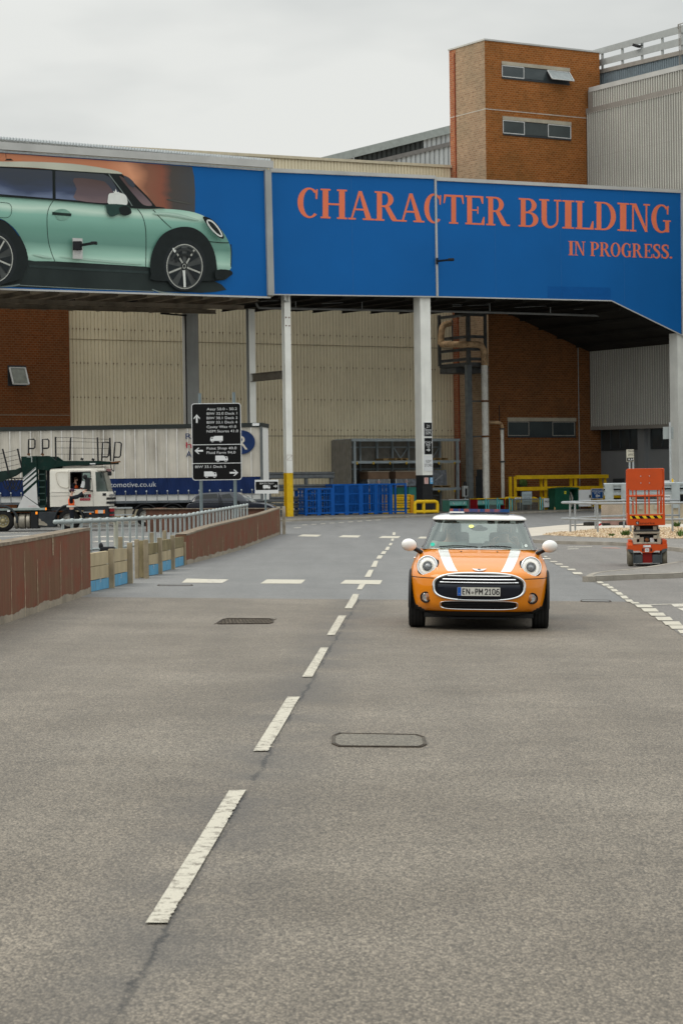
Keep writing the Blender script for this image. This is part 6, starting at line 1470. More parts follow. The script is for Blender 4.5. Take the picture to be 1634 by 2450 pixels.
def board(x0,y0,x1,y1,tt,label,lines=(),m=mSignWhite,fg=None,name='notice_board',legs=True,cat='sign',frame=None):
    a,b = onA(x0,y1,tt),onA(x1,y0,tt); s0_,s1_ = a.dot(AX),b.dot(AX); z0,z1 = a.z,b.z
    t = thing(name,label,cat,st((s0_ + s1_) / 2,tt,.1)); mb = MB(); stbox(mb,s0_,s1_,tt,tt + .03,z0,z1,frame or m); mb.build('board',t)
    if frame: mb = MB(); stbox(mb,s0_ + .03,s1_ - .03,tt - .006,tt - .001,z0 + .03,z1 - .03,m); mb.build('face',t)
    if lines:
        mb = MB()
        for txt,cy_,hh,ww in lines: mb.text(txt,st((s0_ + s1_) / 2,tt - .012,z1 - (z1 - z0) * cy_ - hh / 2),AX,(0,0,1),(s1_ - s0_) * ww,hh,fg or M('grey_print2',(.2,.21,.22),.6),align='C')
        mb.build('lettering',t)
    if legs:
        for k in (.08,.92): s = s0_ + (s1_ - s0_) * k; mb = MB(); stbox(mb,s - .025,s + .025,tt + .032,tt + .08,.1,z1 - .1,mGalv); mb.build('leg',t)
    return t
mPB = M('pale_blue_board',(.42,.5,.53),.4,var=.06)
board(254,292,375,458,tA - .8,'pale blue-white notice board with faint grey writing, tallest in the row',[('SITE STOP',.28,.13,.8),('ZONE',.47,.1,.6),('BIW 42',.78,.12,.6)],mPB)
board(163,366,240,392,tA - .9,'small low white plate left of the tall notice board',[('MHE',.5,.1,.5)],mSignWhite)
board(525,375,640,488,tA - .9,'square white board reading MHE 1',[('MHE 1',.4,.2,.75)],mSignWhite,mSignBlack)
t = board(1120,255,1263,382,tA - 1.0,'blue PEDESTRIAN ROUTE sign with a white pointing hand',[('PEDESTRIAN',.25,.15,.85),('ROUTE',.47,.15,.48)],M('sign_blue',(.015,.08,.26),.4),mSignWhite,name='pedestrian_sign',frame=mSignWhite)
mb = MB(); c = onA(1192,348,tA - 1.02); arrow(mb,c,-AX,-BX,.35,mSignWhite); mb.box(c + AX * .1,(.25,.01,.09),mSignWhite,rot=Matrix.Rotation(rzB,3,'Z')); mb.build('pointing_hand',t)
def gate(x0,x1,y0,lab):
    tt = tA - 1.4; t = thing('turquoise_stand',lab,'stand',onA(x0,540,tt),group='turquoise framed screens'); mC = M('turquoise_paint',(.1,.42,.45),.5,var=.1)
    for x,yy in ((x0,y0),(x0 + 30,y0 + 18),(x1 - 27,y0 - 8),(x1,y0 + 12)):
        p = onA(x,yy,tt); mb = MB(); mb.tube([V3((p.x,p.y,.1)),p],.045,mC,n=8); mb.build('post',t)
    a,b = onA(x0 + 35,400,tt),onA(x1 - 30,540,tt); mb = MB(); mb.add([a,V3((b.x,b.y,a.z)),V3((b.x,b.y,.12)),V3((a.x,a.y,.12))],[(0,1,2,3)],M('plastic_screen',(.28,.3,.27),.35,var=.15) if 'plastic_screen' not in MATS else MATS['plastic_screen']); mb.build('screen',t)
    p,q = onA(x0,395,tt),onA(x1,385,tt); mb = MB(); mb.beam(p,q,.04,.06,M('grey_bar',(.1,.13,.15),.5)); mb.build('bar',t)
MATS['plastic_screen'] = glass('plastic_screen',(.6,.63,.6),.12,.25,(.8,.85,.82))
gate(95,505,368,'turquoise posts holding a clear plastic screen in front of the notice boards'); gate(-200,30 - 60,380,'turquoise posts and plastic screen hidden mostly behind the car')
# open cabinets
def cab(x0,x1,y0,y1,tt,label,mo,mi,conv=z9,lidm=None):
    a,b = onB(conv(x0,y1),tt),onB(conv(x1,y0),tt); s0_,s1_ = a.dot(AX),b.dot(AX); z1 = b.z; t = thing('open_cabinet',label,'cabinet',st(s0_,tt,.1),group='open-fronted tool cabinets')
    mb = MB(); stbox(mb,s0_,s0_ + .07,tt,tt + .8,.12,z1,mo); stbox(mb,s1_ - .07,s1_,tt,tt + .8,.12,z1,mo); stbox(mb,s0_ + .07,s1_ - .07,tt + .72,tt + .8,.12,z1,mi); mb.build('sides',t)
    mb = MB(); stbox(mb,s0_ - .02,s1_ + .02,tt - .03,tt + .82,z1 + .001,z1 + .06,mYellow if lidm is None else lidm); mb.build('top',t); mb = MB(); stbox(mb,s0_ + .07,s1_ - .07,tt + .02,tt + .7,.5,.56,mTeal); stbox(mb,s0_ + .07,s1_ - .07,tt + .1,tt + .7,.56,.85,M('teal_light',(.2,.45,.42),.5)); mb.build('shelf',t)
    for k in (.2,.8): mb = MB(); c = st(s0_ + (s1_ - s0_) * k,tt - .01,z1 - .15); mb.beam(c,c + V3((0,0,-.15)) + AX * (.1 if k < .5 else -.1),.05,.03,mSignWhite); mb.build('hook',t)
cab(525,775,1842,1990,tA - .6,'red open-fronted cabinet with turquoise inside, behind the car roof',M('red_paint',(.3,.012,.02),.45,var=.1),M('teal_inside',(.03,.14,.11),.6)); cab(277,447,1852,1990,tA - .7,'dark green open-fronted cabinet behind the left of the car roof',M('green_frame',(.08,.24,.19),.5),M('green_inside',(.012,.05,.035),.6),lidm=mGalv)
# green electrical cabinet with its door open
t = thing('electrical_cabinet','dark green roadside cabinet with one white door swung open','cabinet',onA(800,530,tA - 1.2)); tt = tA - 1.6
a,b = bt(*zr5(668,530),tt),bt(*zr5(955,262),tt); sm = bt(*zr5(845,300),tt)[0]; z1 = b[1]; s0_,s1_ = a[0],b[0]
mb = MB(); stbox(mb,s0_,sm,tt,tt + .8,.1,z1,mGreenD); stbox(mb,s1_ - .08,s1_,tt,tt + .8,.1,z1,mGreenD); stbox(mb,sm,s1_ - .08,tt + .7,tt + .8,.1,z1,mGreenD); mb.build('housing',t)
mb = MB(); mb.prism([st(s0_ - .05,tt - .05,z1 + .001),st(s1_ + .05,tt - .05,z1 + .001),st(s1_ + .05,tt - .05,z1 + .1),st((s0_ + s1_) / 2,tt - .05,z1 + .16),st(s0_ - .05,tt - .05,z1 + .06)],BX * .9,mGreenD); mb.build('roof',t)
mb = MB(); mb.prism([st(s1_ + .02,tt - .02,.3),st(s1_ + .9,tt - .25,.3),st(s1_ + .9,tt - .25,z1 - .06),st(s1_ + .02,tt - .02,z1 - .06)],BX * .05,mSignWhite); d_ = mb.build('door',t); mb = MB(); mb.box(st(s1_ + .8,tt - .28,1.0),(.1,.06,.2),mDark); mb.build('handle',d_)
for k in range(7): mb = MB(); s = sm + .08 + k * .07; mb.tube(spline([st(s,tt + .5,z1 - .2),st(s + .05,tt + .35,z1 * .6),st(s - .04,tt + .3,z1 * .4),st(s + .02,tt + .4,.3)],4),.022,[mGalv,mDark,mCream][k % 3],n=6); mb.build('cable',t)
mb = MB(); c = onA(792,306,tt - .02); mb.box(c,(.15,.01,.2),M('warning_yellow',(.7,.65,.05),.5),rot=Matrix.Rotation(rzB,3,'Z')); mb.box(c - BX * .01,(.03,.01,.12),mSignBlack,rot=Matrix.Rotation(rzB,3,'Z')); mb.build('warning_label',t)
mb = MB(); p,q = onA(658,540,tA - 1.7),onA(672,418,tA - 1.3); mb.beam(p,q,.1,.04,mWood); tag(mb.build('wooden_plank'),'short wooden plank leaning against the green cabinet','plank')
for x,y,lab in ((250,345,'left one of two small dark planters behind the yellow frame'),(288,350,'right one of two small dark planters behind the yellow frame')): t = thing('planter',lab,'planter',onA(x,y,tA + 2),group='dark planters at the tower foot'); p = onA(x,y,tT - .6); mb = MB(); mb.lathe(V3((p.x,p.y,.1)),(0,0,1),[(.0,0),(.16,0),(.2,p.z + .6),(.16,p.z + .6),(.14,p.z + .4)],mDark,n=12); mb.ell((p.x,p.y,p.z + .9),(.2,.2,.3),mLeaf,8,6); mb.build('pot',t)
# ---- right: concrete barrier with silver guard rail -------------------------------------------------------------
YB = 95
zb5 = lambda x,y: (1300 + x / 4.695,1050 + y / 4.695)
oB = lambda x,y,Y=YB: at(*zb5(x,y),Y)
mCB = M('barrier_concrete',(.42,.365,.27),.85,var=.12,scale=1,streak=.3,streakc=(.22,.17,.11),sscale=1.5);
cb = thing('concrete_barrier','cream concrete block wall carrying the silver guard rail, right of the orange lift','barrier',oB(1200,1000))
zc = oB(1300,738).z; xa,xb = oB(940,800).x,22
mb = MB(); x = xa
while x < xb: x2 = x + 3.0; mb.b2((x,YB,-.02),(x2 - .02,YB + .5,zc),mCB,bev=.02); x = x2
mb.build('blocks',cb)
gr_ = thing('guard_rail','silver corrugated guard rail bolted above the cream concrete barrier','barrier',oB(900,740)); mSil = M('bright_galvanised',(.34,.38,.39),.5,metal=.2,var=.12)
for y,h in ((540,.33),(592,.3)):
    z = oB(900,y).z; mb = MB(); wrail(mb,(oB(670,540).x,YB - .05,z),(22,YB - .05,z),h,mSil,(0,-1,0)); mb.build('rail',gr_)
mb = MB(); z = oB(900,514).z; mb.beam((oB(720,500).x,YB,z),(22,YB,z),.1,.05,mSil); mb.build('cap',gr_)
for x in (732,912,1476,1700,1960): p = oB(x,505); mb = MB(); mb.b2((p.x - .33 * 43 / 80,YB - .13,oB(x,775).z if x > 1000 else oB(x,690).z),(p.x + .17,YB - .08,p.z),mSil); mb.build('post',gr_)
for x in (718,893,1090,1262,1468): p = oB(x,765); mb = MB(); mb.box((p.x,YB - .03,p.z),(.18,.05,.2),M('fixing_plate',(.36,.33,.27),.6)); mb.build('fixing_plate',gr_)
# slatted screen
t = thing('slatted_screen','cream slatted screen with a pinkish foot, left of the orange lift','screen',oB(780,1000)); xa,xb = oB(612,800).x,oB(938,800).x; n_ = 26
mb = MB(); mS1 = M('slat_cream',(.46,.38,.3),.8,var=.1); mS2 = M('slat_pink',(.42,.26,.22),.8,var=.12)
z0,z1,zm = oB(700,985).z,oB(700,725).z,oB(700,880).z
for i in range(n_):
    x = xa + (xb - xa) * i / n_; w_ = (xb - xa) / n_ * .8; mb.b2((x,YB - 1.2,zm),(x + w_,YB - 1.15,z1),mS1); mb.b2((x,YB - 1.2,z0),(x + w_,YB - 1.15,zm - .001),mS2)
mb.build('slats',t); mb = MB(); mb.b2((xa,YB - 1.145,z0),(xb,YB - 1.1,z1),M('slat_back',(.1,.08,.06),.8)); mb.build('backing',t)
t = thing('warning_barrier','red and white board lying at the foot of the slatted screen','barrier',oB(640,990)); mb = MB(); p,q = oB(608,940,YB - 2),oB(655,1012,YB - 2)
for k in range(4): mb.beam(p.lerp(q,k / 4),p.lerp(q,(k + 1) / 4 - .01),.04,.16,M('red_paint_b',(.45,.03,.03),.5) if k % 2 else mSignWhite)
mb.build('board',t)
mb = MB(); p = oB(800,980,YB - 1.6);
for k in range(6): mb.box(p + V3((k * .5 - 1.5,0,random.uniform(-.1,.05))),(.6,.4,.28),M('dark_sandbag',(.03,.028,.025),.9,var=.4,scale=6),rot=Matrix.Rotation(random.uniform(0,3),3,'Z'),bev=.06)
tag(mb.build('sandbags'),'heap of dark sandbags lying along the foot of the slatted screen','sandbags')  # a heap of sandbags, built as overlapping boxes
# info sign on two posts
Y = 100; a,b = oB(930,258,Y),oB(1012,118,Y); t = thing('information_sign','small cream and black information sign above the orange lift','sign',(a.x + .3,Y,0))
mb = MB(); mb.b2((a.x,Y,a.z),(b.x,Y + .03,b.z),M('sign_cream',(.5,.48,.4),.5,var=.1)); mb.build('board',t)
mb = MB(); h = b.z - a.z; mb.b2((a.x + .02,Y - .008,a.z + .02),(b.x - .02,Y - .003,a.z + h * .33),mSignBlack); mb.build('panel',t)
mb = MB(); mb.text('CAR PARK',V3((a.x + .06,Y - .012,a.z + h * .78)),X_,Z_,.32,.09,mSignBlack); mb.text('OFFICE',V3((a.x + .06,Y - .012,a.z + h * .5)),X_,Z_,.3,.09,mSignBlack); mb.text('R34',V3((a.x + .08,Y - .012,a.z + h * .1)),X_,Z_,.22,.1,mSignWhite); mb.build('lettering',t)
for x in (965,1004): p = oB(x,200,Y); mb = MB(); mb.tube([(p.x,Y + .07,0),(p.x,Y + .07,p.z)],.04,mGalv,n=8); mb.build('post',t)
# tall post with the back of a sign
Y = 110; p = at(1601.5,1010,Y); t = thing('post_sign','grey back of a square sign on a tall thin post at the right edge','sign',(p.x,Y,0)); mb = MB(); mb.tube([(p.x,Y,0),(p.x,Y,p.z)],.05,mGalv,n=8); mb.build('post',t)
a,b = at(*zl(1008,1325),Y),at(*zl(1128,1180),Y); mb = MB(); mb.b2((a.x,Y + .06,a.z),(b.x,Y + .09,b.z),M('sign_back_grey',(.3,.33,.33),.5)); mb.build('panel',t)
# small items seen between the rails of the lift
p = oB(1380,640,120); t = thing('white_panel','small white printed panel behind the guard rail right of the lift','sign',(p.x,120,0)); mb = MB(); mb.box((p.x,120,p.z),(.8,.05,1.6),mSignWhite); mb.build('board',t)
mb = MB();
for k in range(4): mb.box((p.x,119.96,p.z + .45 - k * .25),(.5,.01,.03),mSignBlack)
mb.build('print',t)
p = oB(1440,640,118); mb = MB(); mb.lathe((p.x,118,0),(0,0,1),[(.09,0),(.09,p.z + .8),(.06,p.z + .87),(0,p.z + .88)],mYellow,n=12); tag(mb.build('yellow_bollard'),'slim yellow bollard behind the guard rail at the right','bollard')
# ---- right tube railings ---------------------------------------------------------------------------------------
mTb = M('railing_grey',(.3,.32,.33),.5,metal=.3,var=.15)
def tuberail(label,pts,dmid,posts):
    """pts: (px, py, Y) along the top rail"""
    P = [at(*p) for p in pts]; t = thing('tube_railing',label,'railing',V3((P[0].x,P[0].y,HK)),group='two-rail tube railings beside the gravel')
    mb = MB(); mb.tube(P,.038,mTb,n=8); mb.build('top_rail',t); mb = MB(); mb.tube([p - V3((0,0,dmid)) for p in P],.036,mTb,n=8); mb.build('middle_rail',t)
    for x in posts:
        for A,B in zip(P,P[1:]):
            fx = lambda q: CX + FPX * (q - EYE).dot(Rt) / (q - EYE).dot(Fw)
            if fx(A) <= x <= fx(B): q = solve_x(A,B,x); mb = MB(); mb.tube([V3((q.x,q.y,HK - .05)),q],.034,mTb,n=8); mb.build('post',t); break
tuberail('front tube railing along the gravel edge, crossing behind the orange lift',[(*zb5(205,716),80.5),(*zb5(600,727),78.5),(*zb5(1568,718),77.5),(*zb5(2200,714),77)],.56,[zb5(295,0)[0],zb5(602,0)[0],zb5(972,0)[0],zb5(1442,0)[0],zb5(1900,0)[0]])
tuberail('rear tube railing standing behind the front one',[(*zb5(215,712),81.5),(*zb5(350,708),82.5),(*zb5(600,698),85),(*zb5(895,692),88),(*zb5(1520,690),89),(*zb5(1521,690),89)],.58,[zb5(350,0)[0],zb5(577,0)[0],zb5(897,0)[0],zb5(1519.5,0)[0]])
# ================================================================ PEOPLE (skinned bodies)
def skinned(name,verts,edges,radii,m,root=0,sub=2,parent=None):
    me = bpy.data.meshes.new(name); me.from_pydata([tuple(v) for v in verts],edges,[]); o = bpy.data.objects.new(name,me); col.objects.link(o)
    md = o.modifiers.new('skin','SKIN');
    if not me.skin_vertices:
        bm = bmesh.new(); bm.from_mesh(me); bm.verts.layers.skin.verify(); bm.to_mesh(me); bm.free()
    for i,r_ in enumerate(radii):
        sv = me.skin_vertices[0].data[i]; sv.radius = (r_,r_) if not isinstance(r_,tuple) else r_; sv.use_root = (i == root)
    md.use_smooth_shade = True; s2 = o.modifiers.new('sub','SUBSURF'); s2.levels = sub; s2.render_levels = sub
    dg = bpy.context.evaluated_depsgraph_get(); dg.update(); m2 = bpy.data.meshes.new_from_object(o.evaluated_get(dg))
    bpy.data.objects.remove(o); bpy.data.meshes.remove(me)
    m2.materials.clear(); m2.materials.append(m); m2.name = name
    for p in m2.polygons: p.use_smooth = True; p.material_index = 0
    o = bpy.data.objects.new(name,m2); col.objects.link(o)
    if parent is not None: o.parent = parent
    return o
mSkin = M('skin',(.6,.36,.27),.55,var=.06,scale=12)
mHiVis = M('hi_vis_orange',(.85,.13,.03),.6,var=.1,scale=6); mRefl = M('reflective_tape',(.6,.6,.55),.4)
mNavyC = M('dark_navy_cloth',(.012,.014,.02),.9,var=.2)
def hand(p,d,side,V,E,Rr,wi):
    """palm and five separate curled fingers added to the skeleton at wrist index wi; d = pointing direction"""
    d = V3(d).normalized(); s = d.cross(V3((0,0,1))); s = s.normalized() if s.length > .1 else V3((1,0,0)); dn = s.cross(d)
    pi = len(V); V.append(p + d * .05); E.append((wi,pi)); Rr.append((.04,.02))
    for k,(o_,l) in enumerate(((-.03,.065),(-.01,.078),(.011,.072),(.03,.055))):
        a = len(V); V.append(p + d * .095 + s * o_); V.append(p + d * (.095 + l * .6) + s * o_ * 1.15 - dn * .012 * (k + 1) * .6); V.append(p + d * (.095 + l) + s * o_ * 1.2 - dn * .03 * (1 + k * .25))
        E += [(pi,a),(a,a + 1),(a + 1,a + 2)]; Rr += [.010,.009,.0075]
    a = len(V); V.append(p + d * .04 + s * side * .045); V.append(p + d * .075 + s * side * .065 - dn * .02); E += [(pi,a),(a,a + 1)]; Rr += [.013,.01]
def person(loc,rz,label,J,cloth,trousers,hair,vest=None,cap=None,scale=1.0,lower=True):
    """J: joints in metres, x = right of the person, y = behind, z = up; person faces -y"""
    t = thing('person',label,'person',loc,rz); t.scale = (scale,) * 3; j = {k: V3(v) for k,v in J.items()}
    V = [j['pelvis'],j['waist'],j['chest'],j['neck'],j['neck'].lerp(j['head'],.45),j['head'],j['head'] + V3((0,-.012,.07)),j['head'] + V3((0,-.03,-.055))]
    E = [(0,1),(1,2),(2,3),(3,4),(4,5),(5,6),(5,7)]; Rr = [(.15,.11),(.135,.1),(.165,.115),.062,.055,(.082,.095),(.072,.082),(.052,.05)]
    for s_,sd in (('r',1),('l',-1)):
        a = len(V); V += [j['sh_' + s_],j['el_' + s_],j['wr_' + s_]]; E += [(2,a),(a,a + 1),(a + 1,a + 2)]; Rr += [.062,.045,.03]
        hand(j['wr_' + s_],j['wr_' + s_] - j['el_' + s_],sd,V,E,Rr,a + 2)
        if lower:
            a = len(V); V += [j['hip_' + s_],j['kn_' + s_],j['an_' + s_],j['an_' + s_] + V3((0,-.13,-.045))]; E += [(0,a),(a,a + 1),(a + 1,a + 2),(a + 2,a + 3)]; Rr += [.09,.058,.042,(.04,.035)]
    skinned('body',V,E,Rr,mSkin,parent=t)
    hd = j['head']
    # face
    mb = MB();
    for sx in (-1,1): mb.ell(hd + V3((sx * .034,-.094,.0)),(.013,.008,.009),mSignWhite,8,6); mb.ell(hd + V3((sx * .034,-.1,.0)),(.006,.005,.006),mDark,8,6)
    mb.build('eyes',t,world=False)
    mb = MB(); mb.ell(hd + V3((0,-.105,-.02)),(.013,.02,.025),mSkin,8,6); mb.ell(hd + V3((0,-.085,-.062)),(.025,.01,.006),M('lips',(.35,.12,.1),.5),8,4)
    for sx in (-1,1): mb.ell(hd + V3((sx * .086,0,-.01)),(.012,.024,.035),mSkin,8,6)
    mb.build('face_features',t,world=False)
    mb = MB(); mb.ell(hd + V3((0,.018,.05)),(.094,.105,.09),hair,14,10); mb.build('hair',t,world=False)
    if cap:
        mb = MB(); mb.ell(hd + V3((0,.005,.07)),(.1,.11,.085),cap,14,10); mb.ell(hd + V3((0,-.11,.06)),(.07,.07,.014),cap,10,6); mb.build('cap',t,world=False)
    k = 1.12
    V = [j['pelvis'] + V3((0,0,-.02)),j['waist'],j['chest'],j['neck'] + V3((0,0,-.03))]; E = [(0,1),(1,2),(2,3)]; Rr = [(.17,.13),(.155,.12),(.185,.135),.08]
    for s_ in 'rl':
        a = len(V); w_ = j['el_' + s_].lerp(j['wr_' + s_],.93); V += [j['sh_' + s_],j['el_' + s_],w_]; E += [(2,a),(a,a + 1),(a + 1,a + 2)]; Rr += [.08,.06,.045]
    skinned('jacket',V,E,Rr,cloth,parent=t)
    if lower:
        V = [j['pelvis'] + V3((0,0,.03)),j['pelvis'] + V3((0,0,-.06))]; E = [(0,1)]; Rr = [(.165,.125),(.16,.125)]
        for s_ in 'rl': a = len(V); V += [j['hip_' + s_] + V3((0,0,-.05)),j['kn_' + s_],j['an_' + s_]]; E += [(1,a),(a,a + 1),(a + 1,a + 2)]; Rr += [.1,.072,.062]
        skinned('trousers',V,E,Rr,trousers,parent=t)
        mb = MB()
        for s_ in 'rl': mb.ell(j['an_' + s_] + V3((0,-.06,-.03)),(.052,.14,.05),mBlack,12,8)
        mb.build('boots',t,world=False)
    if vest:
        skinned('vest',[j['pelvis'] + V3((0,0,.02)),j['waist'],j['chest'] + V3((0,0,-.02)),j['chest'] + V3((0,0,.1))],[(0,1),(1,2),(2,3)],[(.185,.145),(.178,.142),(.2,.152),(.13,.11)],vest,parent=t)
    return t
STAND = dict(pelvis=(0,0,.95),waist=(0,0,1.12),chest=(0,.01,1.33),neck=(0,.01,1.5),head=(0,-.01,1.65),sh_r=(.2,.01,1.42),sh_l=(-.2,.01,1.42),
             el_r=(.26,.02,1.13),el_l=(-.26,.02,1.13),wr_r=(.26,-.12,.9),wr_l=(-.26,-.12,.9),hip_r=(.1,0,.88),hip_l=(-.1,0,.88),kn_r=(.11,-.02,.48),kn_l=(-.12,-.02,.48),an_r=(.11,.02,.08),an_l=(-.13,.02,.08))

# ================================================================ CURTAIN-SIDED TRAILER
rzT = R(-6); TY = 115.0; pr_ = at(628,1180,TY)
tr = thing('curtain_trailer','long white and navy curtain-sided lorry trailer parked behind the car transporter','trailer',(pr_.x,TY,0),rzT)
sT = 5500 / 115.0
def TZ(py,px=628): return at(px,py,TY + (628 - px) / sT * .105).z
def TX(px):                                              # pixel column -> local x along the side
    d = ray(px,1150); n_ = V3((math.sin(-rzT),math.cos(rzT),0)); k = (V3((pr_.x,TY,0)) - EYE).dot(n_) / d.dot(n_); q = EYE + d * k - V3((pr_.x,TY,0)); return q.dot(V3((math.cos(rzT),math.sin(rzT),0)))
mCur = M('curtain_white',(.52,.485,.42),.6,var=.12,scale=.8,streak=.75,streakc=(.22,.19,.15),sscale=1.3); mCurB = M('curtain_navy',(.008,.022,.085),.5,var=.2,scale=1.5)
zTp,zBl,zBb = TZ(1017),TZ(1140),TZ(1180)
LT = 13.7
def B(mb,x0,x1,y0,y1,z0,z1,m,bev=0): return mb.b2((x0,y0,z0),(x1,y1,z1),m,bev=bev)
mb = MB(); B(mb,-LT,0,.14,2.5,1.25,zTp,mWhite); mb.build('box',tr,world=False)
def curtain(z0,z1,m,amp,nx=420):
    rows = []
    for k in range(9):
        f = k / 8; z = z0 + (z1 - z0) * f
        rows.append([V3((-LT + LT * i / nx,.04 - .022 * math.sin(i * .31 + 2 * math.sin(i * .05)) * amp - .014 * math.sin(i * 1.3 + k * .5) * amp,z)) for i in range(nx + 1)])
    mb = MB(); mb.grid(rows,m); return mb
curtain(zBl,zTp - .1,mCur,.5).build('curtain',tr,world=False)
mbq = curtain(zBb,zBl,mCurB,1.2); mbq.build('lower_curtain',tr,world=False)
mb = MB(); B(mb,-LT - .02,.04,-.03,2.55,zTp - .08,zTp + .12,M('dark_top_rail',(.03,.035,.033),.5)); mb.build('top_rail',tr,world=False); mb = MB(); B(mb,-.45,-.1,-.05,-.031,zTp - .03,zTp + .1,mSignWhite); mb.build('marker_lamp',tr,world=False)
mb = MB(); B(mb,-.08,.05,-.04,.05,1.2,zTp - .081,M('trailer_pillar',(.12,.13,.13),.5)); mb.build('rear_pillar',tr,world=False)
mb = MB()
for i in range(26): x = -LT + .3 + i * .535; B(mb,x,x + .05,.0,.012,zBl + .01,zTp - .1,M('curtain_seam',(.68,.66,.62),.6))
mb.build('curtain_webbing',tr,world=False)
for i in range(26):
    x = -LT + .35 + i * .535; mb = MB(); B(mb,x - .018,x + .018,-.05,-.0,1.2,zBb + .16,M('strap_grey',(.16,.17,.18),.6)); mb.ell((x,-.05,zBb + .17),(.04,.03,.05),mGalv,8,6); mb.build('strap_buckle',tr,world=False)
mb = MB(); B(mb,-LT,0,.0,.1,1.16,1.28,M('chassis_rail',(.1,.11,.12),.5,var=.2)); B(mb,-LT + 1,-.1,.7,.85,.85,1.16,mDark); B(mb,-LT + 1,-.1,1.7,1.85,.85,1.16,mDark); mb.build('chassis',tr,world=False)
x0,x1 = TX(265),TX(316)
mb = MB(); B(mb,x0,x1,.02,.08,.55,.62,mGalv); B(mb,x0,x1,.02,.08,.9,.97,mGalv); B(mb,x0,x1,.1,.12,.6,.92,M('side_guard_panel',(.36,.33,.27),.7,var=.15)); mb.build('side_guard',tr,world=False)
mb = MB(); B(mb,TX(296),TX(300),.1,.2,.4,1.2,mDark); mb.build('landing_leg',tr,world=False)
def wheel(parent,x,y,z,r_,w_,rimm,nuts=True,world=False,name='wheel'):
    mb = MB(); mb.lathe((x,y,z),(0,-1,0),[(r_ * .6,0),(r_ * .95,0),(r_,-.03),(r_,-w_ + .03),(r_ * .95,-w_),(r_ * .6,-w_)],mBlack,n=28); wh_ = mb.build(name,parent,world=world)
    mb = MB(); mb.lathe((x,y + .02,z),(0,-1,0),[(r_ * .6,.02),(r_ * .55,-.03),(r_ * .45,-.09),(r_ * .2,-.04),(r_ * .16,.04),(0,.04)],rimm,n=24)
    if nuts:
        for k in range(8): a = k * math.pi / 4; mb.lathe((x + r_ * .36 * math.cos(a),y + .0,z + r_ * .36 * math.sin(a)),(0,-1,0),[(.025,-.07),(.025,-.02),(0,-.02)],mGalv,n=6)
    o = mb.build('rim',None); o.parent = wh_; return wh_
for px in (347,412,476):
    x = TX(px); wheel(tr,x,.06,.5,.5,.35,M('steel_rim',(.3,.29,.26),.5,metal=.4,var=.3)); mb = MB(); P = [V3((x + .66 * math.cos(a),.25,.5 + .62 * math.sin(a))) for a in [R(10 + i * 16) for i in range(11)]]
    mb.grid([[p + V3((0,-.22,0)) for p in P],[p + V3((0,.22,0)) for p in P]],mDark); mb.tube([p + V3((0,-.22,0)) for p in P],.03,mDark,n=6); mb.build('mudguard',tr,world=False)
mb = MB(); z = TZ(1165,315); xa = TX(375); mb.text('automotive.co.uk',(xa,-.06,z),(1,0,0),(0,0,1),TX(375) - TX(249),.26,M('lettering_grey',(.5,.52,.54),.6),align='R'); mb.build('web_lettering',tr,world=False)
mNavyL = M('navy_letter',(.012,.03,.1),.6); mRedL = M('red_letter',(.35,.02,.04),.6)
for c,x,yb_,yt,m in (('R',446.5,1050.5,1036,mNavyL),('h',447,1072,1057,mRedL),('A',446.5,1094,1079,mNavyL)):
    mb = MB(); z0,z1 = TZ(yb_,x),TZ(yt,x); mb.text(c,(TX(x),-.03,z0),(1,0,0),(0,0,1),.3,z1 - z0,m); mb.build('logo_letter',tr,world=False)
mb = MB(); cx_,cz_ = TX(579),TZ(1058,580); mb.poly([(cx_ + .7 * math.cos(a),-.03,cz_ + .6 * math.sin(a)) for a in [i * math.pi / 16 for i in range(32)]][::-1],mNavyL); em = mb.build('emblem',tr,world=False)
mb = MB(); mb.text('R',(TX(567),-.036,cz_ - .37),(1,0,0),(0,0,1),.58,.74,mCur); o = mb.build('emblem_letter',None); o.parent = em
mb = MB(); B(mb,-.12,-.02,-.02,.03,.95,1.02,M('red_lamp',(.4,.01,.01),.3)); mb.build('rear_lamp',tr,world=False)

# ================================================================ CAR TRANSPORTER
KY = 104.5; k0 = at(1060 * 0 + 1290 / 5.227,1180,KY); rzK = R(-3)
tk = thing('car_transporter','white cab car transporter lorry with a green upper deck, side-on at the left','lorry',(k0.x,KY,0),rzK)
k8 = lambda x: (x - 1290) / (5500 / 104.5 * 5.227) / math.cos(rzK)
kz = lambda y: 1.69 - (y - 628) / (5500 / 104.5 * 5.227)
mCab = M('cab_cream_white',(.74,.71,.63),.35,var=.06,scale=1,grime=.25,streakc=(.35,.3,.22),coat=.3); mGrn = M('transporter_green',(.004,.022,.017),.5,var=.25,scale=2,grime=.3,streakc=(.05,.05,.04))
mLowD = M('lower_cab_grey',(.035,.04,.045),.55,var=.15)
# cab shell: plan outline lofted over height
def cabsec(z,xf,inset=0.0,x_back=-2.42):
    """outline of the cab at height z; xf = how far the nose reaches"""
    W = 2.46; c = []
    yy = inset
    c.append(V3((k8(630) if x_back is None else x_back,yy,z)));
    for i in range(12):
        a = R(-90 + 90 * i / 11); c.append(V3((-.42 + (xf + .42) * math.cos(a) ** .8 if math.cos(a) > 0 else -.42,yy + .62 + .62 * math.sin(a),z)))
    c2 = [V3((p.x,W - p.y,p.z)) for p in c[::-1]]; return c + c2
secs = []
zq_ = lambda yz: kz(yz)
prof = [(790,.36,0),(730,.37,0),(650,.36,0),(608,.31,0),(575,.27,.01),(480,.2,.03),(360,.1,.05),(338,.06,.06)]
secA = [cabsec(zq_(y),xf - .13,ins) for y,xf,ins in prof]
mScr = M('truck_windscreen',(.035,.055,.045),.12,var=.35,scale=2,spec=.5)
mb = MB(); n = len(secA[0])
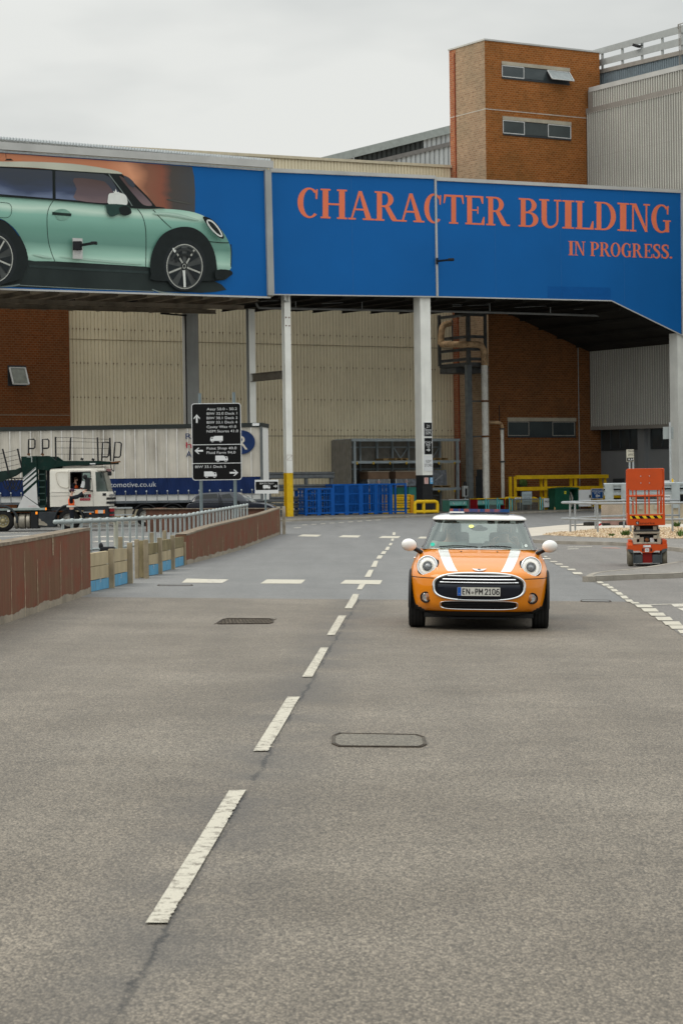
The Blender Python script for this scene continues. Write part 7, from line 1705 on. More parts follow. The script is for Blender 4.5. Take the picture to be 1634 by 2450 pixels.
for i in range(len(secA) - 1):
    for q in range(n):
        a,b,c,d = secA[i][q],secA[i][(q + 1) % n],secA[i + 1][(q + 1) % n],secA[i + 1][q]
        front = 2 <= q <= n - 4; scr = front and i in (3,4,5)
        # window opening on the near side is built below
        if q == n - 1: m = mCab
        else: m = mScr if scr else mCab
        if q == 0 and i in (3,4,5): continue
        mb.add([a,b,c,d],[(0,1,2,3)],m,True)
xw0,xw1 = k8(885),k8(1140)
zb_,zt_ = zq_(608),zq_(360)
def q3(i,f): return secA[i][0].lerp(secA[i][1],f)
for i in (3,4,5):                                      # side strip with the window opening left out
    A,Bq,C_,D = secA[i][0],secA[i][1],secA[i + 1][1],secA[i + 1][0]; L_ = (Bq - A).length
    f0,f1 = (xw0 - A.x) / (Bq.x - A.x),min(1,(xw1 - A.x) / (Bq.x - A.x));
    mb.add([A,A.lerp(Bq,f0),D.lerp(C_,f0),D],[(0,1,2,3)],mCab)
    if f1 < 1: mb.add([A.lerp(Bq,f1),Bq,C_,D.lerp(C_,f1)],[(0,1,2,3)],mCab)
    if i == 3:                                           # below the sill of the window (z 575..608 closed)
        mb.add([A.lerp(Bq,f0),A.lerp(Bq,f1),D.lerp(C_,f1),D.lerp(C_,f0)],[(0,1,2,3)],mCab)
rt_ = secA[-1]
# roof cap
rc = [p + V3((0,(1.23 - p.y) * .08,.1)) * 1 for p in rt_]; rc = [V3((p.x * .97 - .03,p.y,p.z)) for p in rc]
mb.grid([rt_,rc],mCab,closed=True); mb.poly(rc,mCab); mb.poly(secA[0][::-1],mLowD)
mb.build('cab',tk,world=False)
mb = MB(); y0 = -.012;
mb.box(((xw0 + xw1) / 2,.9,kz(640) ),(1.2,1.6,.05),mDark); mb.b2((xw0 - .05,.35,kz(560)),(xw0 - .0,2.1,kz(345)),mDark); mb.b2((xw0 - .05,1.9,kz(560)),(xw1 + .2,1.95,kz(345)),mDark); mb.b2((xw0 - .05,.1,kz(345)),(xw1 + .1,2.0,kz(342)),mDark); mb.build('cab_interior',tk,world=False)
mb = MB();
for a,b in (((k8(862),340),(k8(868),780)),((k8(862),340),(k8(1140),345)),((k8(1140),345),(k8(1165),560)),((k8(1165),560),(k8(1170),790)),((k8(640),608),(k8(862),615)),((k8(640),655),(k8(862),655))):
    mb.beam((a[0],-.004,kz(a[1])),(b[0],-.004,kz(b[1])),.01,.012,M('cab_gap',(.12,.11,.1),.8),up=(0,1,0))
mb.beam((xw0,.02,kz(362)),(xw0,.0,kz(560)),.02,.05,mDark); mb.beam((xw0,.02,kz(362)),(xw1,.02,kz(360)),.02,.05,mDark); mb.beam((k8(1025),.03,kz(362)),(k8(1035),.01,kz(560)),.03,.04,mDark); mb.build('door_gaps',tk,world=False)
mb = MB(); P = [V3((k8(x),-.008,kz(y))) for x,y in ((715,365),(845,365),(862,380),(862,545),(780,545),(740,520),(715,460))]; mb.tube(spline(P,4,True),.012,M('cab_recess_edge',(.45,.41,.34),.5),n=5,closed=True); mb.build('side_recess',tk,world=False)
mb = MB(); mb.add([(k8(1040),.035,kz(365)),(k8(1132),.035,kz(362)),(k8(1138),.02,kz(555)),(k8(1040),.02,kz(560))],[(0,1,2,3)],M('quarter_glass',(.22,.3,.26),.1,spec=.8)); mb.build('side_window',tk,world=False)
# lower front, grille, lamps
mb = MB(); secB = [cabsec(zq_(y),xf,ins) for y,xf,ins in ((925,.4,.02),(800,.4,.0))]; secB2 = [cabsec(zq_(y),xf - .13,ins,x_back=k8(1040)) for y,xf,ins in ((930,.37,.03),(795,.37,.01))]; mb.grid(secB2,mLowD,closed=True); mb.poly(secB2[0][::-1],mLowD); mb.build('bumper',tk,world=False)
mb = MB()
def onfront(yy,z,xf,out=.015): # point on nose curve at lateral yy
    xf -= .13
    a = math.asin(max(-1,min(1,(yy - .62) / .62))) if yy < .62 else math.asin(0); x = -.42 + (xf + .42) * (math.cos(a) ** .8 if yy < .62 else 1); return V3((x + out,yy,z))
def fpatch(y0,y1,z0,z1,m,xf=.38,out=.02,n=6):
    g_ = [[onfront(y0 + (y1 - y0) * i / n,z,xf,out) for i in range(n + 1)] for z in (z0,z1)]; mb.grid(g_,m)
fpatch(.22,2.2,kz(710),kz(682),mDark); fpatch(.22,2.2,kz(762),kz(732),mDark); fpatch(.3,2.1,kz(820),kz(800),mCab,.41,.03); fpatch(.08,.2,kz(660),kz(628),mDark); fpatch(.45,1.9,kz(662),kz(640),M('badge_metal',(.35,.35,.34),.4,metal=.5)); mb.build('grille',tk,world=False)
mb = MB(); fpatch(.35,1.4,kz(860),kz(822),M('lamp_red',(.4,.015,.02),.3),.41,.03); fpatch(.35,1.4,kz(912),kz(895),M('lamp_red',0),.41,.03); mb.build('bumper_stripe',tk,world=False)
mb = MB(); mb.add([onfront(.06,kz(880),.38,.05),onfront(.12,kz(880),.38,.04),onfront(.12,kz(838),.38,.04),onfront(.06,kz(838),.38,.05)],[(0,1,2,3)],M('indicator_orange',(.8,.2,.02),.3,emit=.3)); mb.b2((k8(1192),-.03,kz(880)),(k8(1226),.1,kz(838)),M('indicator_orange',0)); mb.b2((k8(1228),-.03,kz(880)),(k8(1290),.1,kz(838)),M('headlamp_glass',(.55,.56,.54),.1,spec=.9)); mb.build('headlight',tk,world=False)
mb = MB(); mb.b2((k8(1040),-.02,kz(868)),(k8(1175),.0,kz(858)),mGalv); mb.b2((k8(1118),-.03,kz(890)),(k8(1142),.0,kz(872)),M('indicator_orange',0)); mb.build('side_trim',tk,world=False)
mb = MB(); mb.b2((k8(1140),.08,kz(350)),(.09,2.38,kz(318)),mCab,bev=.03); mb.b2((.06,.6,kz(352)),(.11,1.9,kz(322)),M('visor_pink',(.35,.16,.16),.5)); mb.build('sun_visor',tk,world=False)
mb = MB(); mb.prism([(k8(770),.3,kz(300)),(k8(1290),.3,kz(302)),(k8(1240),.3,kz(288)),(k8(940),.3,kz(276)),(k8(790),.3,kz(278))],(0,1.9,0),mCab); mb.build('roof_deflector',tk,world=False)
# mirrors
mb = MB(); mb.box((k8(1110),-.22,kz(515)),(.22,.2,.62),mDark,bev=.06); mb.beam((k8(1165),.0,kz(600)),(k8(1110),-.2,kz(590)),.05,.05,mDark); mb.beam((k8(1145),.0,kz(445)),(k8(1115),-.2,kz(450)),.05,.05,mDark); mb.ell((k8(1085),-.3,kz(422)),(.1,.06,.12),mDark,12,8); mb.build('mirror',tk,world=False)
mb = MB(); mb.box((k8(1380) - .05,.3,kz(383)),(.18,.2,.2),mDark,bev=.05); mb.beam((k8(1380) - .05,.3,kz(370)),(.1,.5,kz(350)),.04,.04,mDark); mb.build('front_mirror',tk,world=False)
# door emblem
mb = MB(); mb.b2((k8(1002),-.012,kz(680)),(k8(1140),-.008,kz(638)),mSignBlack); mb.b2((k8(1115),-.014,kz(680)),(k8(1140),-.0125,kz(638)),mRedL); mb.b2((k8(1002),-.012,kz(718)),(k8(1132),-.008,kz(688)),mRedL); em = mb.build('door_emblem',tk,world=False)
mb = MB(); mb.text('CA',(k8(1058),-.02,kz(676)),(1,0,0),(0,0,1),.18,.12,mSignWhite); mb.text('AUTOMOTIVE',(k8(1012),-.02,kz(712)),(1,0,0),(0,0,1),.38,.06,M('pink_letter',(.6,.35,.35),.6)); o = mb.build('emblem_letters',None); o.parent = em
# chassis, tanks, wheels
mb = MB(); mb.b2((-9,.5,kz(900)),(k8(1200),.8,kz(860)),mDark); mb.b2((-9,1.6,kz(900)),(k8(1200),1.9,kz(860)),mDark); mb.build('chassis',tk,world=False)
mb = MB(); mb.b2((k8(475),.02,kz(1040)),(k8(690),.6,kz(850)),mLowD,bev=.04); mb.b2((k8(375),.04,kz(1060)),(k8(470),.6,kz(850)),mDark,bev=.03); sk_ = mb.build('side_box',tk,world=False)
mb = MB(); mb.poly([(k8(x),.01,kz(y)) for x,y in ((478,935),(500,940),(510,965),(545,975),(560,990),(585,1005),(585,1028),(478,1015))],M('worn_patch',(.3,.27,.22),.8,var=.3)); o = mb.build('worn_patch',None); o.parent = sk_
for xa_,xb_ in ((165,205),(218,300),(315,362)):
    mb = MB(); mb.lathe((k8(xa_),.35,kz(965)),(1,0,0),[(0,0),(.33,0),(.35,.02),(.35,k8(xb_) - k8(xa_) - .02),(.33,k8(xb_) - k8(xa_)),(0,k8(xb_) - k8(xa_))],M('tank_alloy',(.36,.33,.27),.45,metal=.5,var=.25),n=24); mb.build('fuel_tank',tk,world=False)
wheel(tk,k8(858),.03,.49,.49,.33,M('steel_rim',0)); wheel(tk,k8(25),.03,.49,.49,.33,M('rim_yellowish',(.3,.26,.15),.6,var=.3)); wheel(tk,k8(-320),.03,.49,.49,.33,M('steel_rim',0))
for x in (858,25):
    mb = MB(); P = [V3((k8(x) + .66 * math.cos(a),.2,.5 + .66 * math.sin(a))) for a in [R(-10 + i * 20) for i in range(11)]]; mb.grid([[p + V3((0,-.2,0)) for p in P],[p + V3((0,.25,0)) for p in P]],mLowD); mb.tube([p + V3((0,-.2,0)) for p in P],.05,mLowD,n=6); mb.build('mudguard',tk,world=False)
mb = MB(); mb.b2((k8(640),.05,kz(840)),(k8(1040),2.4,kz(745)),mLowD); mb.build('cab_base',tk,world=False)
mb = MB(); mb.b2((k8(440),.0,kz(880)),(k8(462),.05,kz(850)),M('lamp_amber',(.9,.25,.02),.3,emit=.9)); mb.build('side_lamp',tk,world=False); mb = MB(); mb.b2((k8(562),.0,kz(830)),(k8(578),.05,kz(800)),M('lamp_amber',0)); mb.build('side_lamp',tk,world=False)
# deck structure
mb = MB(); mb.b2((-9.5,.0,kz(828)),(k8(565),.12,kz(800)),M('deck_edge',(.28,.33,.31),.5,var=.2)); mb.b2((-9.5,.12,kz(850)),(k8(560),2.4,kz(830)),mGrn); mb.b2((k8(85),-.02,kz(845)),(k8(120),-.001,kz(825)),mSignWhite); mb.build('lower_deck',tk,world=False)
mb = MB(); mb.prism([(k8(x),.02,kz(y)) for x,y in ((268,155),(462,150),(470,800),(500,803),(212,803),(292,640),(285,440))],(0,.14,0),mGrn); twr = mb.build('tower',tk,world=False)
mWp = M('tower_white',(.58,.58,.57),.45,var=.05)
for pl,m in (([(212,803),(292,642),(470,770),(500,803)],mWp),([(292,634),(458,486),(470,758)],mWp),([(290,590),(290,546),(458,408),(458,448)],mWp),([(288,520),(287,480),(457,350),(457,378)],mWp),([(287,462),(287,440),(452,300),(454,318)],mWp),([(287,432),(287,425),(450,288),(452,292)],mWp),([(340,155),(408,155),(408,228),(395,228),(395,168),(340,166)],M('tower_grey_mark',(.3,.33,.32),.6))):
    mb = MB(); LAY[0] += .0; mb.poly([(k8(x),.012,kz(y)) for x,y in pl],m); o = mb.build('livery_stripe',None); o.parent = twr
mb = MB(); mb.text('automotive',(k8(345),.006,kz(783)),(1,0,0),(0,0,1),.36,.05,M('pink_letter',0)); o = mb.build('livery_lettering',None); o.parent = twr
mb = MB(); mb.prism([(k8(x),.1,kz(y)) for x,y in ((460,152),(620,152),(705,215),(1240,222),(1400,235),(1400,262),(1240,265),(760,285),(640,310),(600,340),(570,330),(460,320))],(0,.16,0),mGrn)
mb.prism([(k8(x),2.2,kz(y)) for x,y in ((460,152),(620,152),(705,215),(1240,222),(1400,235),(1400,262),(1240,265),(760,285),(640,310),(460,320))],(0,.16,0),mGrn)
mb.b2((k8(470),.26,kz(250)),(k8(1380),2.2,kz(235)),mGrn); mb.build('upper_deck',tk,world=False)
mb = MB(); mb.beam((k8(1390),.15,kz(248)),(k8(1510),.15,kz(236)),.1,.06,mRust); mb.beam((k8(1130),.08,kz(258)),(k8(1200),.08,kz(258)),.05,.05,mSignWhite); mb.tube(spline([V3((k8(x),.12,kz(y))) for x,y in ((1390,262),(1395,320),(1418,352),(1430,345),(1432,275))],4),.02,mDark,n=6); mb.build('deck_tip',tk,world=False)
mb = MB(); mb.prism([(k8(x),.1,kz(y)) for x,y in ((270,285),(270,345),(190,395),(0,470),(-700,700),(-700,630),(0,335),(190,315))],(0,.2,0),M('deck_green_dark',(.012,.026,.022),.6,var=.3)); mb.b2((-9,.3,kz(430)),(k8(260),2.2,kz(420)),M('deck_green_dark',0)); mb.build('rear_deck',tk,world=False)
mb = MB(); mb.b2((k8(470),.35,kz(800)),(k8(560),.45,kz(320)),mGrn)
for i in range(6): z = kz(780 - i * 80); mb.beam((k8(470),.2,z),(k8(560),.2,z),.04,.04,M('ladder_steel',(.06,.1,.09),.5))
mb.beam((k8(465),.2,kz(800)),(k8(465),.2,kz(320)),.05,.05,mGrn); mb.beam((k8(560),.2,kz(800)),(k8(560),.2,kz(320)),.05,.05,mGrn); mb.build('ladder',tk,world=False)
mb = MB(); mb.b2((k8(570),.3,kz(800)),(k8(628),2.2,kz(330)),mDark); mb.build('cab_back_frame',tk,world=False)
mb = MB()
for i in range(5): x = 10 + i * 40; mb.tube(spline([V3((k8(x),.2,kz(430))),V3((k8(x + 60),.15,kz(560 + 30 * (i % 2)))),V3((k8(x + 130),.2,kz(440)))],5),.022,mDark,n=6)
mb.build('hoses',tk,world=False)
q5 = lambda x,y: (x / 3.733 * 5.227,(980 + y / 3.733 - 1060) * 5.227)
def k5(x,y,yy=.12): a = q5(x,y); return V3((k8(a[0]),yy,kz(a[1])))
for a,b in (((500,237),(500,445)),((637,243),(625,450)),((877,248),(880,458)),((988,253),(993,462)),((22,338),(75,560)),((157,338),(193,510))):
    mb = MB(); mb.tube([k5(*a),k5(*b)],.04,mDark,n=6); mb.build('deck_post',tk,world=False)
for L_ in (((255,395),(258,256),(305,256),(316,268),(314,328),(304,338),(258,338)),((380,395),(383,258),(430,258),(441,270),(439,328),(428,338),(382,338)),((912,458),(925,292),(975,294),(986,305),(975,412),(965,424),(918,422)),((1018,465),(1035,293),(1080,296),(1092,307),(1082,414),(1070,428),(1023,426))):
    mb = MB(); mb.tube([k5(*p,.1) for p in L_],.035,mDark,n=6); mb.build('loop_handle',tk,world=False)
mb = MB()
for ya,yb_ in ((243,262),(278,292),(336,345),(392,398)):
    mb.tube([k5(503,ya),k5(632,ya + 3),k5(878,yb_),k5(990,yb_ + 5)],.009,mDark,n=4)
for y in (365,410,450,495): mb.tube([k5(-120,y + 42),k5(30,y + 10),k5(172,y - 20)],.009,mDark,n=4)
mb.build('guard_wires',tk,world=False)
for x,y in ((735,440),(835,445),(257,390),(380,392)): mb = MB(); mb.box(k5(x,y),(.12,.1,.1),mRust if x < 400 else mDark,rot=Matrix.Rotation(.4,3,'Y')); mb.build('winch',tk,world=False)
# ---- worker and driver
kc,ks = math.cos(rzK),math.sin(rzK)
def kw(x,y,z=0): return V3((k0.x + x * kc - y * ks,KY + x * ks + y * kc,z))
J = dict(STAND); J.update(el_r=(.2,-.28,1.5),wr_r=(.12,-.5,1.68),el_l=(-.2,-.28,1.42),wr_l=(-.08,-.52,1.62),head=(0,-.03,1.66),chest=(0,.02,1.33))
w1 = person(kw(k8(925),-.62),rzK + R(95),'worker in orange hi-vis vest and dark clothes reaching up to the lorry cab window',J,mNavyC,mNavyC,M('hair_brown',(.05,.03,.02),.9),vest=mHiVis,cap=M('maroon_cap',(.06,.03,.05),.8),scale=1.06)
mb = MB(); mb.lathe((0,0.02,1.02),(0,0,1),[(.195,0),(.197,.02),(.197,.05),(.195,.07)],mRefl,n=20); mb.build('reflective_band',w1,world=False)
J = dict(STAND); J.update(head=(0,-.06,1.64),el_r=(.28,-.16,1.16),wr_r=(.12,-.36,1.14),el_l=(-.27,-.2,1.18),wr_l=(-.1,-.46,1.2))
w2 = person(kw(k8(925),.42,kz(470) - 1.58),rzK + R(55),'lorry driver in an orange and black top leaning at the open cab window',J,mNavyC,mNavyC,M('hair_brown',0),vest=mHiVis,lower=False)
mb = MB(); p = kw(k8(1052),-.2,kz(515)); mb.box(p,(.16,.02,.3),mSignWhite,rot=Matrix.Rotation(.3,3,'Y')); tag(mb.build('paper_sheet'),'white sheet of paper passed between the worker and the lorry driver','paper')

# ================================================================ DARK CAR behind the low wall
z6 = lambda x,y: (400 + x / 4.9,900 + y / 4.9)
DY = 106.0; d0 = at(455,1200,DY); dk = thing('dark_car','dark blue-black estate car mostly hidden behind the low rusty wall','car',(d0.x,DY,0),R(-6))
sD6 = 5500 / DY * 4.9
dx = lambda x: (x - 270) / sD6; dz_ = lambda y: 1.69 - (y - (1176.5 - 900) * 4.9) / sD6
mDC = M('dark_car_paint',(.012,.016,.026),.22,coat=.8,var=0); mDG = M('dark_car_glass',(.02,.024,.026),.05,spec=.9,var=0)
side = spline([V3((dx(x),0,dz_(y))) for x,y in ((235,1640),(225,1560),(238,1510),(300,1480),(600,1475),(900,1485),(1010,1490),(1120,1500),(1210,1525),(1255,1560),(1270,1640),(1270,1720))],3)
side = [V3((p.x,0,max(.25,p.z))) for p in side]; side = [V3((side[0].x,0,.25))] + side + [V3((side[-1].x,0,.25))]
def sect(P,prof,m,mb):                                # side outline swept across the width, inset profile
    rows = []
    for (y,sc_,dzz) in prof:
        c = V3((sum(p.x for p in P) / len(P),0,.6)); rows.append([V3((c.x + (p.x - c.x) * sc_,y,p.z - dzz * max(0,p.z - .5))) for p in P])
    mb.grid(rows,m,closed=True)
mb = MB(); sect(side,[(.02,.96,.1),(0.0,.985,.05),(.02,1,.0),(.9,1.02,-.01),(1.7,1,0),(1.78,.96,.1)],mDC,mb); mb.poly([V3((p.x * .98,.012,p.z - .03)) for p in side],mDC); mb.build('body',dk,world=False)
roof = spline([V3((dx(x),0,dz_(y))) for x,y in ((240,1500),(290,1440),(345,1390),(400,1372),(600,1362),(760,1362),(830,1376),(920,1430),(1005,1490))],3)
mb = MB(); rows = []
for (y,k,up) in ((.02,1.0,0),(.12,.985,1),(.3,.97,1.0),(.9,.96,1.02),(1.5,.97,1),(1.66,.985,1),(1.76,1.0,0)):
    cx_ = dx(600); rows.append([V3((cx_ + (p.x - cx_) * k,y + (0 if up == 0 else 0),(p.z if up else min(p.z,dz_(1470))))) for p in roof])
mb.grid(rows,mDC); mb.build('cabin',dk,world=False)
mb = MB()
for pl,m in (([(300,1478),(350,1405),(420,1385),(590,1380),(610,1475)],mDG),([(640,1392),(740,1380),(800,1470),(660,1500)],mDG)): mb.poly([(dx(x),.05,dz_(y)) for x,y in pl],m)
mb.build('side_windows',dk,world=False)
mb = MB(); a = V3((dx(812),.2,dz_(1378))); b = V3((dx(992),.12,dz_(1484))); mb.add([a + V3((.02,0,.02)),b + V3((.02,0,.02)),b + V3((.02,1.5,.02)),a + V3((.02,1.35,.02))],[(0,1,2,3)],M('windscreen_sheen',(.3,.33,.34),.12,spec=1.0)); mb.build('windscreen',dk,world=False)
mb = MB(); mb.box((dx(840),-.12,dz_(1480)),(.16,.22,.14),mDark,bev=.04); mb.build('mirror',dk,world=False)
mb = MB();
for pl in ([(625,1390),(660,1560)],[(610,1376),(625,1560)]): mb.beam((dx(pl[0][0]),.0,dz_(pl[0][1])),(dx(pl[1][0]),-.01,dz_(pl[1][1])),.02,.03,mDark)
mb.build('door_pillar',dk,world=False)
for x in (330,1080): wheel(dk,dx(x),.0,.32,.32,.2,mAlu,nuts=False)
mb = MB(); mb.ell((dx(1225),.3,dz_(1555)),(.1,.25,.08),M('headlamp_glass',0),12,8); mb.build('headlight',dk,world=False)

# ================================================================ SCISSOR LIFT
gl = gnd(1527,1356); LX0,LY0 = at(1547.3,1300,gl.y).x - .06,gl.y; lf = thing('scissor_lift','folded orange scissor lift on small wheels parked by the kerb island','lift',(LX0 + .06,LY0,g(LX0,LY0)),R(-6.2))
kl = FPX / LY0 * 4.695; lx = lambda x: (x - 1161) / kl; lz = lambda y: (1440 - y) / kl
mOrg = M('lift_orange',(.52,.068,.01),.45,var=.08,scale=3,grime=.15,streakc=(.25,.08,.03),coat=.2); mBge = M('lift_beige_steel',(.42,.38,.3),.6,var=.15,grime=.3,streakc=(.12,.1,.08)); mDg = M('lift_dark_grey',(.07,.08,.085),.55,var=.15)
D = 1.8
mb = MB(); mb.prism([(lx(x),0,lz(y)) for x,y in ((944,1200),(944,1245),(985,1250),(1015,1262),(1070,1262),(1110,1284),(1215,1284),(1255,1262),(1310,1262),(1345,1245),(1385,1242),(1385,1190))],(0,.12,0),mOrg)
mb.b2((lx(944),.12,lz(1245)),(lx(1385),D - .12,lz(1190)),mOrg); mb.b2((lx(944),D - .12,lz(1284)),(lx(1385),D,lz(1190)),mOrg)
mb.prism([(lx(944),0,lz(1200)),(lx(1000),0,lz(1200)),(lx(1000),.4,lz(1145)),(lx(955),.4,lz(1145))],(0,0,.004),mOrg); mb.b2((lx(955),.25,lz(1200)),(lx(1000),D - .2,lz(1145)),mOrg,bev=.02); mb.b2((lx(1330),.1,lz(1200)),(lx(1382),D - .2,lz(1140)),mOrg,bev=.02); mb.build('base_frame',lf,world=False)
mb = MB(); mb.b2((lx(1110),.05,lz(1398)),(lx(1215),.6,lz(1284)),M('lift_red',(.2,.012,.01),.5)); mb.build('centre_panel',lf,world=False)
for a,b,m in ((1010,1108,mDg),(1217,1322,mDg)): mb = MB(); mb.b2((lx(a),.03,lz(1400)),(lx(b),D - .1,lz(1305)),m,bev=.015); mb.build('side_pod',lf,world=False)
mb = MB(); mb.prism([(lx(x),-.01,lz(y)) for x,y in ((948,1240),(1000,1248),(1012,1300),(1012,1400),(1004,1400),(1002,1290),(948,1262))],(0,.2,0),mDg); mb.prism([(lx(x),-.01,lz(y)) for x,y in ((1382,1235),(1325,1248),(1316,1300),(1316,1400),(1324,1400),(1326,1290),(1382,1258))],(0,.2,0),mDg); mb.build('wheel_arch',lf,world=False)
mTire = M('lift_tyre_dusty',(.13,.115,.085),.9,var=.25,scale=9)
for xc in (975,1354):
    for yy in (.19,D - .25):
        mb = MB(); mb.lathe((lx(xc) - .055,yy,.175),(1,0,0),[(0,0),(.16,0),(.175,.012),(.175,.1),(.16,.11),(0,.11)],mTire,n=24); mb.build('wheel',lf,world=False)
mb = MB(); mb.box((lx(1158),-.01,lz(1254)),(.085,.006,.075),mSignWhite); mb.text('CE',(lx(1158) - .028,-.016,lz(1254) - .02),(1,0,0),(0,0,1),.056,.042,mSignBlack); mb.box((lx(1158),-.01,lz(1210)),(.16,.006,.045),mSignWhite); mb.text('W',(lx(1118),-.016,lz(1216)),(1,0,0),(0,0,1),.025,.022,mSignBlack); mb.build('stickers',lf,world=False)
mb = MB()
for x in (1112,1204): mb.box((lx(x),-.008,lz(1250)),(.03,.01,.06),mDark)
mb.build('slots',lf,world=False)
# scissor stack
for i,(y0,y1) in enumerate(((1188,1168),(1145,1128),(1100,1088),(1065,1048),(1040,1012),(1000,982))):
    ins = .02 * i
    for x0,x1 in ((1010 + i * 3,1045 + i * 3),(1275 - i * 3,1312 - i * 3)):
        mb = MB(); y_ = .12 + ins
        mb.beam((lx((x0 + x1) / 2),y_,lz(y1 if i % 2 else y0)),(lx((x0 + x1) / 2),D - .2 - ins,lz(y0 if i % 2 else y1)),.055,.085,mBge); mb.build('scissor_arm',lf,world=False)
for y in (1178,1060,1030): mb = MB(); mb.tube([(lx(1012),.14,lz(y)),(lx(1305),.14,lz(y))],.028,mBge if y != 1030 else mDg,n=10); mb.build('cross_tube',lf,world=False)
for x,a,b in ((1028,1190,1120),(1295,1190,1110),(1060,1130,1090),(1253,1130,1090),(1062,1030,985),(1250,1030,985)): mb = MB(); mb.b2((lx(x - 20),.1,lz(a)),(lx(x + 20),.2,lz(b)),mBge,bev=.012); mb.build('bracket',lf,world=False)
mb = MB(); mb.b2((lx(1075),.16,lz(1168)),(lx(1125),.4,lz(1110)),mBge); mb.b2((lx(1195),.16,lz(1168)),(lx(1240),.4,lz(1118)),mSignWhite); mb.lathe((lx(1160),.12,lz(1140)),(0,-1,0),[(.04,-.1),(.045,0),(.03,.02),(0,.02)],mRust,n=12); mb.b2((lx(1128),.2,lz(1160)),(lx(1192),.5,lz(1100)),mDark); mb.build('motor',lf,world=False)
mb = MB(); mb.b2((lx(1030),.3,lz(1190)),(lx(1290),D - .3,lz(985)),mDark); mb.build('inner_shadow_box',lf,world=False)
# platform
mb = MB(); mb.b2((lx(945),-.02,lz(975)),(lx(1363),.04,lz(850)),mOrg,bev=.006); mb.b2((lx(950),.04,lz(972)),(lx(1358),D,lz(930)),mOrg); mb.b2((lx(945),.04,lz(972)),(lx(960),D,lz(855)),mOrg); mb.b2((lx(1348),.04,lz(972)),(lx(1363),D,lz(855)),mOrg); mb.build('platform',lf,world=False)
mb = MB(); mb.b2((lx(975),-.024,lz(898)),(lx(1332),-.0205,lz(867)),M('hazard_yellow',(.75,.5,.02),.5)); hz = mb.build('hazard_strip',lf,world=False)
mb = MB(); step = (1332 - 975) / 8.8
for i in range(5): xa = 985 + i * step * 2; mb.poly([(lx(min(1330,xa)),-.027,lz(867)),(lx(min(1330,xa + step)),-.027,lz(867)),(lx(min(1332,xa + step + 22)),-.027,lz(898)),(lx(min(1332,xa + 22)),-.027,lz(898))],mSignBlack)
o = mb.build('black_stripes',None); o.parent = hz
mb = MB(); mb.b2((lx(1040),-.028,lz(963)),(lx(1072),-.0215,lz(930)),mSignBlack); mb.text('S',(lx(1045),-.03,lz(960)),(1,0,0),(0,0,1),.036,.048,mSignWhite); mb.text('snorke',(lx(1084),-.026,lz(962)),(1,0,0),(0,0,1),lx(1248) - lx(1084),.052,M('brown_black_letter',(.05,.015,.01),.6)); mb.build('lettering',lf,world=False)
zt = lz(342)
for yy in (0.0,D - .05):
    for x in (958,1350): mb = MB(); mb.tube([(lx(x),yy,lz(850)),(lx(x),yy,zt)],.022,mOrg,n=10); mb.build('rail_post',lf,world=False)
    for y in (345,645): mb = MB(); mb.tube([(lx(958),yy,lz(y)),(lx(1350),yy,lz(y))],.018,mOrg,n=8); mb.build('rail',lf,world=False)
for x in (958,1350):
    for y in (345,640): mb = MB(); mb.tube([(lx(x),0,lz(y)),(lx(x),D - .05,lz(y))],.018,mOrg,n=8); mb.build('rail',lf,world=False)
for x in (1012,1045,1143,1187,1285,1322): mb = MB(); mb.tube([(lx(x),.0 if x in (1045,1143,1187,1285) else .5,lz(845)),(lx(x),.0 if x in (1045,1143,1187,1285) else .5,lz(500))],.015,mOrg,n=8); mb.build('baluster',lf,world=False)
mb = MB(); w_,h_ = lx(1342) - lx(944),lz(338) - lz(580); mb.prism([V3((p.x,-.035,p.z)) for p in rrect(((lx(944) + lx(1342)) / 2,0,(lz(338) + lz(580)) / 2),w_,h_,.09,0)],(0,.03,0),mOrg); pn = mb.build('end_panel',lf,world=False)
mb = MB()
for x in (1098,1194):
    for y in (422,500): mb.lathe((lx(x),-.036,lz(y)),(0,-1,0),[(.012,0),(.01,.008),(0,.01)],mGalv,n=8)
o = mb.build('bolt',None); o.parent = pn
mb = MB(); mb.b2((lx(1000),.3,lz(700)),(lx(1050),.4,lz(655)),mBge); mb.b2((lx(1280),.3,lz(700)),(lx(1322),.4,lz(655)),mBge); mb.build('rail_bracket',lf,world=False)
# ================================================================ THE ORANGE CAR
NY = 27.62
nc_ = at(1143,1400,NY); HCx,HCy = nc_.x,NY
hc = thing('small_car','orange three-door hatchback with white roof, mirrors and bonnet stripes, driving towards the camera','car',(HCx,HCy,g(HCx,HCy)),R(-3.3)); hc.rotation_euler = (0,.024,R(-3.3))
mOP = M('car_orange',(.7,.215,.004),.38,var=.0,coat=.7,spec=.15); mWP = M('car_white',(.78,.78,.75),.25,var=0,coat=1.0); mBP = M('car_black_gloss',(.008,.009,.012),.18,var=0,coat=.6)
mCl = M('car_cladding',(.022,.022,.023),.6,var=.1,scale=20); mMesh = M('car_grille_black',(.008,.008,.009),.5,var=.2); mGlass = glass('car_glass',(.76,.83,.79),.07,.015,(.9,1,.97)); mLens = glass('lamp_lens',(.95,.95,.95),.06,.02)
mChr = M('car_chrome',(.75,.76,.77),.1,metal=1.0,var=0); mRefl_ = M('lamp_reflector',(.62,.63,.64),.16,metal=1,var=.0); mInt = M('car_interior',(.035,.038,.038),.85,var=.2)
